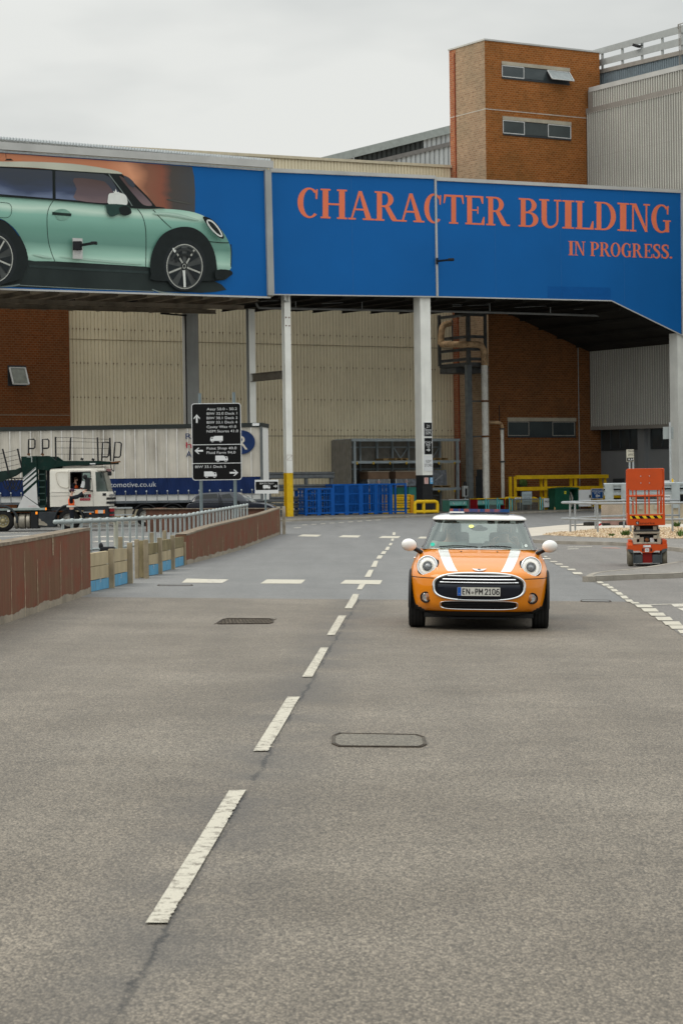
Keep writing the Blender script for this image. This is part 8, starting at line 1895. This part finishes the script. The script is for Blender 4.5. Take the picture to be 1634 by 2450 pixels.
TAB = [  # z, nose y, half width, corner depth, exponent
    (.17,.20,.70,.70,2.6),(.21,.13,.76,.72,2.7),(.25,.075,.80,.74,2.8),(.30,.04,.822,.76,2.8),(.37,.022,.832,.78,2.8),(.45,.008,.838,.80,2.75),(.52,0.0,.842,.82,2.7),(.58,.003,.846,.84,2.65),
    (.64,.012,.848,.86,2.6),(.685,.035,.846,.88,2.5),(.71,.065,.843,.89,2.45),(.73,.11,.84,.9,2.4),(.755,.18,.835,.92,2.4),(.785,.285,.826,.93,2.4),(.815,.41,.815,.93,2.45),(.845,.555,.80,.9,2.5),
    (.875,.71,.785,.84,2.5),(.90,.86,.77,.75,2.5),(.922,.99,.757,.62,2.5),(.94,1.10,.748,.5,2.5),(.952,1.17,.742,.42,2.5)]
def tab(z):
    z = max(TAB[0][0],min(TAB[-1][0],z))
    for i in range(len(TAB) - 1):
        if z <= TAB[i + 1][0]: break
    a,b = TAB[i],TAB[i + 1]; p,n = TAB[max(0,i - 1)],TAB[min(len(TAB) - 1,i + 2)]; t = (z - a[0]) / (b[0] - a[0]); o = []
    h = b[0] - a[0]
    for k in range(1,5):
        m0 = (b[k] - p[k]) / max(1e-6,b[0] - p[0]) * h; m1 = (n[k] - a[k]) / max(1e-6,n[0] - a[0]) * h
        o.append((2 * t**3 - 3 * t**2 + 1) * a[k] + (t**3 - 2 * t**2 + t) * m0 + (-2 * t**3 + 3 * t**2) * b[k] + (t**3 - t**2) * m1)
    return o
def yb(x,z):
    n,w_,D_,p = tab(z); u = min(.9999,abs(x) / w_); return n + D_ * (1 - (1 - u ** p) ** (1 / p))
def sp(x,z,out=0.0):                                    # a point on the skin pushed out along its normal
    e = .004; P = V3((x,yb(x,z),z)); dx_ = V3((2 * e,yb(x + e,z) - yb(x - e,z),0)); dzv = V3((0,yb(x,z + e) - yb(x,z - e),2 * e)); n = dx_.cross(dzv); n.normalize()
    if n.y > 0: n = -n
    return P + n * out
# --- shell
zsl = []
z = .17
while z < .95: zsl.append(z); z += .012 if z > .64 else .02
zsl.append(.952)
NF = 30; ylen = 3.78
def ringat(z):
    n,w_,D_,p = tab(z); o = []
    for i in range(NF + 1):
        a = math.pi / 2 * i / NF; x = w_ * math.sin(a) ** (2 / p); y = n + D_ * (1 - math.cos(a) ** (2 / p)); o.append(V3((x,y,z)))
    ys = o[-1].y; nr = 3.3 - (z - .5) * .2
    for i in range(1,19): o.append(V3((w_ - .0,ys + (nr - ys) * i / 18,z)))
    for i in range(1,9): a = math.pi / 2 * i / 8; o.append(V3((w_ * math.cos(a) ** .7,nr + .5 * math.sin(a) ** .7,z)))
    return o
mb = MB(); rows = [ringat(z) for z in zsl]
def inarch(c): return any((c.y - ay) ** 2 + (c.z - .31) ** 2 < .345 ** 2 for ay in (.80,3.295)) and abs(c.x) > .55
LC = V3((.632,yb(.632,.765) - .048,.765)); LA = V3((.27,-1,.24)).normalized()
def inlamp(c):
    c = V3((abs(c.x),c.y,c.z)); d = c - LC; k = d.dot(LA)
    return (d - LA * k).length < .130 and c.y < 1.0
def incut(c):                                            # openings behind the grille and the lower intake
    return False
for i in range(len(rows) - 1):
    for sg in (1,-1):
        for j in range(len(rows[0]) - 1):
            q = [rows[i][j],rows[i][j + 1],rows[i + 1][j + 1],rows[i + 1][j]]; c = sum(q,V3()) / 4
            if inarch(c) or inlamp(c): continue
            q = [V3((p.x * sg,p.y,p.z)) for p in q];
            low = .238 + .10 * max(0,abs(c.x) - .66) / .18 * (1 if c.y < .9 else 0)
            m = mCl if zsl[i] + .008 < low or (c.y > .9 and c.z < .3) else mOP
            mb.add(q if sg == 1 else q[::-1],[(0,1,2,3)],m,True)
o = mb.build('body',hc,world=False)
bm = bmesh.new(); bm.from_mesh(o.data); bmesh.ops.remove_doubles(bm,verts=bm.verts,dist=.0004)
for v in bm.verts:                                       # trim the panel cleanly round the lamps
    sgx = 1 if v.co.x > 0 else -1; c_ = V3((abs(v.co.x),v.co.y,v.co.z)); d_ = c_ - LC; k_ = d_.dot(LA); rv_ = d_ - LA * k_
    if rv_.length < .133 and c_.y < 1.0 and k_ > -.5:
        c_ = LC + LA * k_ + rv_.normalized() * .133; v.co = V3((c_.x * sgx,c_.y,c_.z))
bm.normal_update()
bm.to_mesh(o.data); bm.free()
# underbody and cowl
mb = MB(); mb.b2((-.66,.25,.15),(.66,3.6,.2),mBlack); mb.b2((-.72,.42,.2),(.72,.46,.6),mBlack); mb.b2((-.6,1.2,.2),(.6,1.25,.7),mBlack)
mb.b2((-.35,.2,.135),(.35,.3,.155),mDark); mb.build('underbody',hc,world=False)
top = rows[-1]; mb = MB(); mb.poly([V3((p.x,p.y,.951)) for p in top] + [V3((-p.x,p.y,.951)) for p in top[::-1][1:-1]],mInt); mb.build('cowl',hc,world=False)
# --- greenhouse
def gring(z):
    t = (z - .95) / (1.325 - .95); n = 1.135 + .60 * t + .05 * t * t; w_ = .722 - .135 * t - .02 * t * (1 - t); D_ = .26 - .02 * t; p = 2.5; nr = 3.72 - .22 * t; o = []
    for i in range(19): a = math.pi / 2 * i / 18; o.append(V3((w_ * math.sin(a) ** (2 / p),n + D_ * (1 - math.cos(a) ** (2 / p)),z)))
    ys = o[-1].y
    for i in range(1,13): o.append(V3((w_,ys + (nr - .3 - ys) * i / 12,z)))
    for i in range(1,7): a = math.pi / 2 * i / 6; o.append(V3((w_ * math.cos(a) ** .6,nr - .3 + .3 * math.sin(a) ** .6,z)))
    return o
def gfun(x,z,out=0.0):
    t = (z - .95) / (1.325 - .95); n = 1.135 + .60 * t + .05 * t * t; w_ = .722 - .135 * t - .02 * t * (1 - t); D_ = .26 - .02 * t; u = min(.999,abs(x) / w_); return V3((x,n + D_ * (1 - (1 - u ** 2.5) ** .4) - out,z + out * .55))
gz = [.95 + .375 * i / 12 for i in range(13)]; gr = [gring(z) for z in gz]
ws,sd,rg,pl_ = MB(),MB(),MB(),MB()
for i in range(12):
    for sg in (1,-1):
        for j in range(len(gr[0]) - 1):
            q = [gr[i][j],gr[i][j + 1],gr[i + 1][j + 1],gr[i + 1][j]]; q = [V3((p.x * sg,p.y,p.z)) for p in q]; q = q if sg == 1 else q[::-1]; c = sum(q,V3()) / 4
            w_ = abs(gr[i][18].x); fx = abs(c.x) / w_
            if j < 18:
                tgt = ws if fx < .93 else pl_
            elif j < 30: tgt = pl_ if (j in (18,23,29) ) else sd
            else: tgt = rg if fx < .8 else pl_
            tgt.add(q,[(0,1,2,3)],mGlass if tgt is not pl_ else mBP,True)
for b_,nm in ((ws,'windscreen'),(sd,'side_window'),(rg,'rear_window'),(pl_,'pillars')):
    o = b_.build(nm,hc,world=False); bm = bmesh.new(); bm.from_mesh(o.data); bmesh.ops.remove_doubles(bm,verts=bm.verts,dist=.0004); bm.to_mesh(o.data); bm.free()
# --- roof
def rring(z,n,w_,D_,nr):
    o = []; p = 2.6
    for i in range(17): a = math.pi / 2 * i / 16; o.append(V3((w_ * math.sin(a) ** (2 / p),n + D_ * (1 - math.cos(a) ** (2 / p)),z)))
    for i in range(1,9): o.append(V3((w_,n + D_ + (nr - .3 - n - D_) * i / 8,z)))
    for i in range(1,7): a = math.pi / 2 * i / 6; o.append(V3((w_ * math.cos(a) ** .6,nr - .3 + .3 * math.sin(a) ** .6,z)))
    return o
RR = [rring(*a) for a in ((1.305,1.735,.585,.24,3.60),(1.312,1.71,.602,.26,3.62),(1.328,1.715,.604,.27,3.62),(1.345,1.745,.592,.30,3.60),(1.362,1.80,.565,.34,3.56),(1.376,1.88,.52,.38,3.5),(1.388,1.99,.45,.42,3.4),(1.398,2.13,.34,.42,3.2),(1.402,2.28,.2,.36,3.0),(1.404,2.42,.05,.2,2.85))]
mb = MB(); rr_ = [r_ + [V3((-p.x,p.y,p.z)) for p in r_[::-1][1:-1]] for r_ in RR]; mb.grid(rr_,mWP,closed=True); mb.poly(rr_[-1],mWP); mb.build('roof',hc,world=False)
mb = MB(); mb.tube([gfun(x,1.308,.012) for x in [(-.56 + 1.12 * i / 24) for i in range(25)]],.008,mBP,n=6); mb.build('roof_seal',hc,world=False)
mb = MB(); mb.prism([(-.385,1.98,1.402),(.385,1.98,1.402),(.385,2.44,1.436),(-.385,2.44,1.436)],(0,0,.012),M('sunroof_glass',(.02,.02,.03),.04,var=0,spec=.5)); mb.b2((-.388,2.42,1.40),(-.38,2.46,1.446),mBP); mb.b2((.38,2.42,1.40),(.388,2.46,1.446),mBP); mb.build('sunroof',hc,world=False)
mb = MB(); mb.box((-.29,1.97,1.407),(.19,.05,.018),mWP,bev=.004); mb.build('sunroof_deflector',hc,world=False)
# --- chrome line and bonnet details
mb = MB(); mb.tube([sp(x,.951,.006) + V3((0,-.012,.0)) for x in [(-.728 + 1.456 * i / 48) for i in range(49)]],.007,mChr,n=6); mb.build('windscreen_chrome',hc,world=False)
for sg in (-1,1):
    mb = MB(); rw = []
    for i in range(31):
        z = .712 + (.946 - .712) * (i / 30) ** .85; f = (z - .712) / .236; f = f ** .8
        a,b = .255 + .135 * f,.377 + .143 * f; rw.append([sp(sg * (a + (b - a) * k / 5),z,.0025) for k in range(6)])
    mb.grid(rw,mWP); mb.build('bonnet_stripe',hc,world=False)
    mb = MB(); mb.tube([sp(sg * (.545 + (.846 - .545) * i / 14),.628 + .004 * (i / 14),-.001) for i in range(15)],.0055,mBlack,n=6); mb.build('bonnet_gap',hc,world=False)
    mb = MB(); mb.ell(sp(sg * .225,.925,.002),(.014,.01,.008),mDark,10,6); mb.build('washer_jet',hc,world=False)
# --- grille
def gpt(a,rx,rz,zc=.532,n_=3.3,out=.0):
    c,s_ = math.cos(a),math.sin(a); x = rx * (abs(c) ** (2 / n_)) * (1 if c >= 0 else -1); z = zc + rz * (abs(s_) ** (2 / n_)) * (1 if s_ >= 0 else -1)
    x *= 1 - (.035 * abs(s_) if s_ < 0 else .11 * s_ ** 1.5)
    return sp(x,z,out)
AN = [2 * math.pi * i / 72 for i in range(72)]
mb = MB(); prof_ = [(1.012,.0),(1.022,.012),(1.012,.024),(.988,.026),(.966,.014),(.962,-.012)]
rows_ = [[gpt(a,.545 * s_ * (1 if k_ else 1),.158 * (1 + (s_ - 1) * 2.2),out=o_) for a in AN] for s_,o_ in prof_ for k_ in (1,)]
mb.grid(rows_,mChr,closed=True); mb.build('grille_surround',hc,world=False)
mb = MB(); mb.grid([[gpt(a,.545 * s_,.158 * s_,out=.004) for a in AN] for s_ in (.97,.8,.6,.4,.2,.02)],mMesh,closed=True); mb.build('grille',hc,world=False)
mb = MB(); rw = []
for i in range(9):
    z = .395 + .165 * i / 8; hw = .49 * (1 - abs((z - .53) / .17) ** 3.2) ** .33 if z < .53 else .487; rw.append([sp(hw * (-1 + 2 * k / 24),z,.016 - .009 * (i == 0) - .006 * (i == 8)) for k in range(25)])
mb.grid(rw,M('grille_lower_panel',(.006,.009,.018),.25,var=0,coat=.5)); mb.build('grille_lower_panel',hc,world=False)
for z,hw in ((.655,.375),(.619,.432),(.584,.463)):
    mb = MB(); P = [(-hw + 2 * hw * k / 20) for k in range(21)]; mb.grid([[sp(x,z - .007,.02) for x in P],[sp(x,z - .004,.026) for x in P],[sp(x,z + .006,.018) for x in P]],M('slat_chrome',(.85,.85,.86),.25,metal=1,var=0),smooth=False); mb.build('grille_slat',hc,world=False)
# number plate
zc = .4775; yp = yb(0,zc) - .034
mb = MB(); mb.prism([V3((p.x,yp,p.z)) for p in rrect((-.003,0,zc),.522,.112,.008,0)],(0,.008,0),M('plate_rim',(.02,.02,.02),.5)); pl = mb.build('number_plate',hc,world=False)
mb = MB(); mb.prism([V3((p.x,yp - .002,p.z)) for p in rrect((-.003,0,zc),.512,.103,.006,0)],(0,.001,0),M('plate_white',(.62,.61,.56),.45,var=.04)); mb.b2((-.257,yp - .0035,zc - .05),(-.214,yp - .0025,zc + .05),M('plate_blue',(.01,.09,.4),.5)); o = mb.build('plate_face',None); o.parent = pl
mPB_ = M('plate_black',(.012,.012,.014),.6)
def pch(mb,s_,x0,x1,z0=zc - .036,z1=zc + .036):
    """condensed plate characters drawn as strokes"""
    F = {'E': [((1,0),(0,0),(0,1),(1,1)),((0,.5),(.85,.5))],'N': [((0,0),(0,1),(1,0),(1,1))],'P': [((0,0),(0,1),(.7,1),(1,.9),(1,.55),(.7,.45),(0,.45))],'M': [((0,0),(0,1),(.5,.35),(1,1),(1,0))],
         '2': [((0,.75),(.05,.92),(.3,1),(.7,1),(.95,.9),(1,.7),(.85,.5),(0,0),(1,0))],'1': [((.25,.8),(.6,1),(.6,0)),((.3,0),(.9,0))],'0': [((.25,0),(0,.15),(0,.85),(.25,1),(.75,1),(1,.85),(1,.15),(.75,0),(.25,0))],'6': [((.9,1),(.4,1),(.05,.7),(0,.4),(0,.15),(.25,0),(.75,0),(1,.15),(1,.4),(.75,.55),(.25,.55),(.02,.42))],'D': [((0,0),(0,1),(.6,1),(1,.7),(1,.3),(.6,0),(0,0))]}
    wd = .0105
    for st_ in F[s_]:
        P = [V3((x0 + wd / 2 + (x1 - x0 - wd) * u,yp - .004,z0 + wd / 2 + (z1 - z0 - wd) * v)) for u,v in st_]
        for a,b in zip(P,P[1:]): d = (b - a).normalized() * wd * .42; mb.beam(a - d,b + d,wd,.0012,mPB_,up=(0,1,0))
pm = lambda x: -.257 + (x - 592) / 408 * .52
mb = MB()
for c_,a,b in (('E',636,663),('N',672,708),('P',757,784),('M',791,829),('2',846,877),('1',881,908),('0',916,947),('6',953,985)): pch(mb,c_,pm(a),pm(b))
o = mb.build('plate_characters',None); o.parent = pl
mb = MB(); mb.lathe((pm(733),yp - .003,zc - .012),(0,-1,0),[(.016,0),(.016,.001),(0,.001)],M('plate_seal',(.25,.24,.22),.6,var=.3,scale=60),n=16,smooth=False); mb.text('D',(pm(606),yp - .005,zc - .03),(1,0,0),(0,0,1),.01,.012,mSignWhite); o = mb.build('plate_seal',None); o.parent = pl
# lower intake
def lpt(a,rx,rz,out):
    c,s_ = math.cos(a),math.sin(a); n_ = 4.5; x = rx * (abs(c) ** (2 / n_)) * (1 if c >= 0 else -1); z = .312 + rz * (abs(s_) ** (2 / n_)) * (1 if s_ >= 0 else -1)
    if s_ < 0: x *= 1 - .06 * abs(s_)
    return sp(x,z,out)
mb = MB(); mb.grid([[lpt(a,.468 * s_,.052 * (1 + (s_ - 1) * 6),o_) for a in AN] for s_,o_ in ((1.003,0),(1.005,.008),(.993,.014),(.981,.01),(.978,-.012))],mChr,closed=True); mb.build('intake_surround',hc,world=False)
mb = MB(); mb.grid([[lpt(a,.45 * s_,.043 * s_,.004) for a in AN] for s_ in (1,.7,.4,.05)],mMesh,closed=True)
for z in (.295,.312,.329): mb.tube([sp(-.42 + .84 * i / 20,z,.009) for i in range(21)],.0035,mCl,n=4)
mb.build('lower_intake',hc,world=False)
# headlights and fog lamps
for sg in (-1,1):
    c = V3((sg * LC.x,LC.y,LC.z)); ax = V3((sg * LA.x,LA.y,LA.z))
    mb = MB(); mb.lathe(c,ax,[(.13,-.30),(.131,.0),(.128,.014),(.118,.019),(.111,.012),(.108,0)],mChr,n=48); mb.lathe(c,ax,[(.134,-.3),(.134,-.012),(.129,-.008)],mBlack,n=48); hl = mb.build('headlight',hc,world=False)
    mb = MB(); mb.lathe(c,ax,[(.108,.0),(.095,-.03),(.078,-.045),(.066,-.03),(.062,-.005)],M('lamp_white_ring',(.85,.84,.8),.3,var=0,metal=.3),n=40); mb.lathe(c,ax,[(.062,-.005),(.058,-.04),(.045,-.05),(0,-.055)],M('lamp_dark_core',(.4,.41,.42),.25,metal=.6,var=.2,scale=30),n=32); o = mb.build('reflector',None); o.parent = hl
    mb = MB(); mb.lathe(c,ax,[(.102,-.02),(.096,-.002),(.084,-.006),(.078,-.02)],M('daylight_ring',(1,.98,.93),.3,emit=.5,var=0),n=40); o = mb.build('light_ring',None); o.parent = hl
    mb = MB(); mb.lathe(c,ax,[(.046,-.045),(.042,-.02),(.026,-.006),(0,-.001)],M('projector_lens',(.3,.31,.32),.12,var=.4,scale=40,metal=.5),n=24); o = mb.build('projector',None); o.parent = hl
    mb = MB(); mb.lathe(c,ax,[(.111,.008),(.095,.024),(.065,.036),(.03,.041),(0,.042)],mLens,n=40); o = mb.build('lens',None); o.parent = hl
    c = sp(sg * .635,.395,.012); ax = V3((sg * .22,-1,.02)).normalized()
    mb = MB(); mb.lathe(c,ax,[(.069,-.1),(.069,.004),(.064,.01),(.058,.008),(.056,-.01)],mBlack,n=32); fg = mb.build('fog_lamp',hc,world=False)
    mb = MB(); mb.lathe(c,ax,[(.057,-.005),(.045,-.012),(.02,-.016),(0,-.017)],M('fog_reflector',(.4,.4,.4),.2,metal=.9,var=.25,scale=40),n=24); mb.box(c - ax * .012,(.05,.01,.02),mChr); o = mb.build('reflector',None); o.parent = fg
    mb = MB(); mb.lathe(c,ax,[(.056,.0),(.045,.012),(.02,.018),(0,.019)],mLens,n=24); o = mb.build('lens',None); o.parent = fg
    # recess crease over the fog lamp
    # door mirror
    mc = V3((sg * .878,1.22,1.0)); mb = MB(); mb.ell(mc,(.098,.075,.078),mWP,28,18,rot=Matrix.Rotation(sg * -.12,3,'Y')); mm = mb.build('door_mirror',hc,world=False)
    mb = MB(); mb.ell(mc + V3((0,.03,0)),(.1,.05,.08),mBP,24,14); o = mb.build('mirror_back',None); o.parent = mm
    mb = MB(); mb.tube(spline([V3((sg * .725,1.25,.90)),V3((sg * .755,1.235,.925)),V3((sg * .815,1.225,.955))],5),[.032] * 3 + [.028] * 3 + [.03] * 5 if False else .03,mBP,n=12); o = mb.build('mirror_stalk',None); o.parent = mm
    mb = MB(); mb.ell((sg * .80,1.02,.845),(.02,.03,.012),mChr,12,8); mb.build('side_scuttle',hc,world=False)
    # wheel arch cladding
    mb = MB(); P = []
    for i in range(25):
        a = R(-14 + 208 * i / 24) if False else R(-8 + 196 * i / 24); P.append((math.cos(a),math.sin(a)))
    for ay,wa in ((.80,1),(3.295,1)):
        rows_ = []
        for r_,xo in ((.335,.79),(.335,.852),(.345,.861),(.385,.859),(.405,.850),(.41,.83)): rows_.append([V3((sg * xo,ay - r_ * c_ ,.31 + r_ * s_)) for c_,s_ in P])
        mb.grid(rows_,mCl);
        mb.grid([[V3((sg * .45,ay - .34 * c_,.31 + .34 * s_)) for c_,s_ in P],[V3((sg * .86,ay - .34 * c_,.31 + .34 * s_)) for c_,s_ in P]],mBlack)
    mb.build('wheel_arch',hc,world=False)
    # cladding at the bumper corner
    mb = MB(); rw = []
    for i in range(13):
        z = .18 + .40 * i / 12; x0 = .70 + .135 * (i / 12) ** .6; x1 = tab(z)[1] - .001; rw.append([sp(sg * (x0 + (x1 - x0) * k / 6),z,.004 + .018 * (k / 6)) for k in range(7)])
    mb.grid(rw,mCl); mb.build('bumper_corner',hc,world=False)
    for ay in (.80,3.295):
        mb = MB(); mb.lathe((sg * .66,ay,.302),(sg,0,0),[(.2,0),(.29,0),(.302,.015),(.304,.05),(.304,.15),(.302,.18),(.288,.197),(.21,.195),(.2,.18)],mBlack,n=40); wh_ = mb.build('wheel',hc,world=False)
        mb = MB()
        for k in range(4): mb.lathe((sg * .66,ay,.302),(sg,0,0),[(.3055,.03 + k * .042),(.3055,.05 + k * .042)],M('tyre_tread',(.03,.03,.03),.9),n=40)
        o = mb.build('tread',None); o.parent = wh_
        mb = MB(); mb.lathe((sg * .66,ay,.302),(sg,0,0),[(.2,.02),(.2,.17),(.19,.185),(.15,.16),(.06,.17),(0,.175)],mAlu,n=32); o = mb.build('rim',None); o.parent = wh_
# black lip under the bumper
mb = MB(); mb.grid([[sp(-.62 + 1.24 * i / 30,.235,.012) for i in range(31)],[sp(-.62 + 1.24 * i / 30,.215,.022) for i in range(31)],[sp(-.62 + 1.24 * i / 30,.185,.016) for i in range(31)]],mCl); mb.build('front_lip',hc,world=False)
# emblem
mb = MB(); ec = sp(0,.724,.004); up_ = (sp(0,.745) - sp(0,.715)).normalized(); nn_ = V3((1,0,0)).cross(up_); nn_ = nn_ if nn_.y < 0 else -nn_
def E_(x,y,k=.006): return ec + V3((x * 1.15,0,0)) + up_ * y * 2.2 + nn_ * k
for sg in (-1,1): mb.prism([E_(sg * x,y) for x,y in ((.0,.014),(.03,.011),(.052,.014),(.075,.02),(.066,.006),(.05,-.006),(.03,-.012),(0,-.016))],nn_ * .004,mChr)
mb.lathe(ec + nn_ * .006,nn_,[(.026,0),(.026,.006),(.021,.009),(.021,.006)],mChr,n=24); mb.lathe(ec + nn_ * .006,nn_,[(.021,.006),(0,.007)],mBP,n=24)
for k in (-.007,0,.007): mb.beam(E_(-.015,k,.015),E_(.015,k,.015),.002,.002,mChr)
mb.build('bonnet_badge',hc,world=False)
# wipers
for a,b in ((.02,.40),(-.50,-.02)):
    mb = MB(); P = [gfun(a + (b - a) * i / 10,.963 + .022 * math.sin(math.pi * (i + 2) / 14),.016) for i in range(11)]; mb.tube(P,.008,mDark,n=6); mb.build('wiper',hc,world=False)
# stickers and mirror in the windscreen
def sticker(x,z,rx,rz,m,nm='sticker'):
    mb = MB(); mb.poly([gfun(x + rx * math.cos(i * .4),z + rz * math.sin(i * .4),.004) for i in range(16)],m); mb.build(nm,hc,world=False)
sticker(-.102,1.232,.034,.02,M('sticker_yellow',(.75,.8,.25),.5)); sticker(-.585,1.005,.028,.022,M('sticker_green',(.02,.42,.3),.5)); sticker(.585,1.0,.02,.02,M('sticker_white',(.5,.55,.52),.5))
mb = MB(); p = gfun(0,1.25,-.06); mb.ell(p,(.052,.03,.036),mDark,16,10); mb.ell(p + V3((0,.04,-.015)),(.11,.012,.03),mDark,16,8); mb.box(gfun(.15,1.30,-.03),(.09,.05,.04),mDark); mb.build('rear_view_mirror',hc,world=False)
# interior
mb = MB(); mb.b2((-.66,1.32,.6),(.66,1.75,.965),mInt,bev=.04); mb.ell((.34,1.62,.97),(.17,.12,.05),mInt,16,10); mb.build('dashboard',hc,world=False)
mb = MB(); mb.tube([V3((.345 + .185 * math.cos(a),1.86 + .05 * math.sin(a),.975 + .178 * math.sin(a))) for a in [i * math.pi / 14 for i in range(28)]],.014,mDark,n=8,closed=True); mb.ell((.345,1.87,.97),(.07,.02,.045),mDark,12,8); mb.build('steering_wheel',hc,world=False)
mSeat = M('seat_dark',(.03,.032,.033),.8)
for sg in (-1,1):
    mb = MB(); mb.box((sg * .36,2.38,.82),(.46,.14,.66),mSeat,rot=Matrix.Rotation(-.22,3,'X'),bev=.05); mb.box((sg * .36,2.46,1.19),(.25,.09,.16),mSeat,bev=.035); mb.build('seat',hc,world=False)
mb = MB(); mb.b2((-.6,3.2,.6),(.6,3.3,.98),mInt,bev=.04); mb.b2((-.45,3.2,.98),(-.2,3.28,1.1),mInt,bev=.03); mb.b2((.2,3.2,.98),(.45,3.28,1.1),mInt,bev=.03); mb.build('rear_seat',hc,world=False)
# people in the car
Wm = WM(hc)
def seated(x,rz,label,cloth,hairm,wr):
    J = dict(STAND); b = .52
    J.update(pelvis=(0,0,b),waist=(0,.03,.68),chest=(0,.06,.88),neck=(0,.06,1.04),head=(0,.02,1.19),sh_r=(.19,.06,.97),sh_l=(-.19,.06,.97),el_r=(.24,-.1,.78),el_l=(-.24,-.1,.78),wr_r=wr[0],wr_l=wr[1])
    p = Wm @ V3((x,2.1,0)); return person(p,R(-3.3) + rz,label,J,cloth,mNavyC,hairm,lower=False)
mShirt = M('pale_green_shirt',(.5,.6,.54),.9,var=.1); mShirt2 = M('grey_shirt',(.6,.62,.6),.9,var=.1)
seated(-.34,0,'passenger in a pale shirt sitting behind the car windscreen, on the picture left',mShirt,M('hair_grey',(.2,.19,.17),.9),((.15,-.25,.66),(-.12,-.25,.66)))
seated(.35,0,'driver in a grey shirt holding the steering wheel, on the picture right',mShirt2,M('hair_dark',(.03,.025,.02),.9),((.17,-.21,.98),(-.17,-.21,.98)))
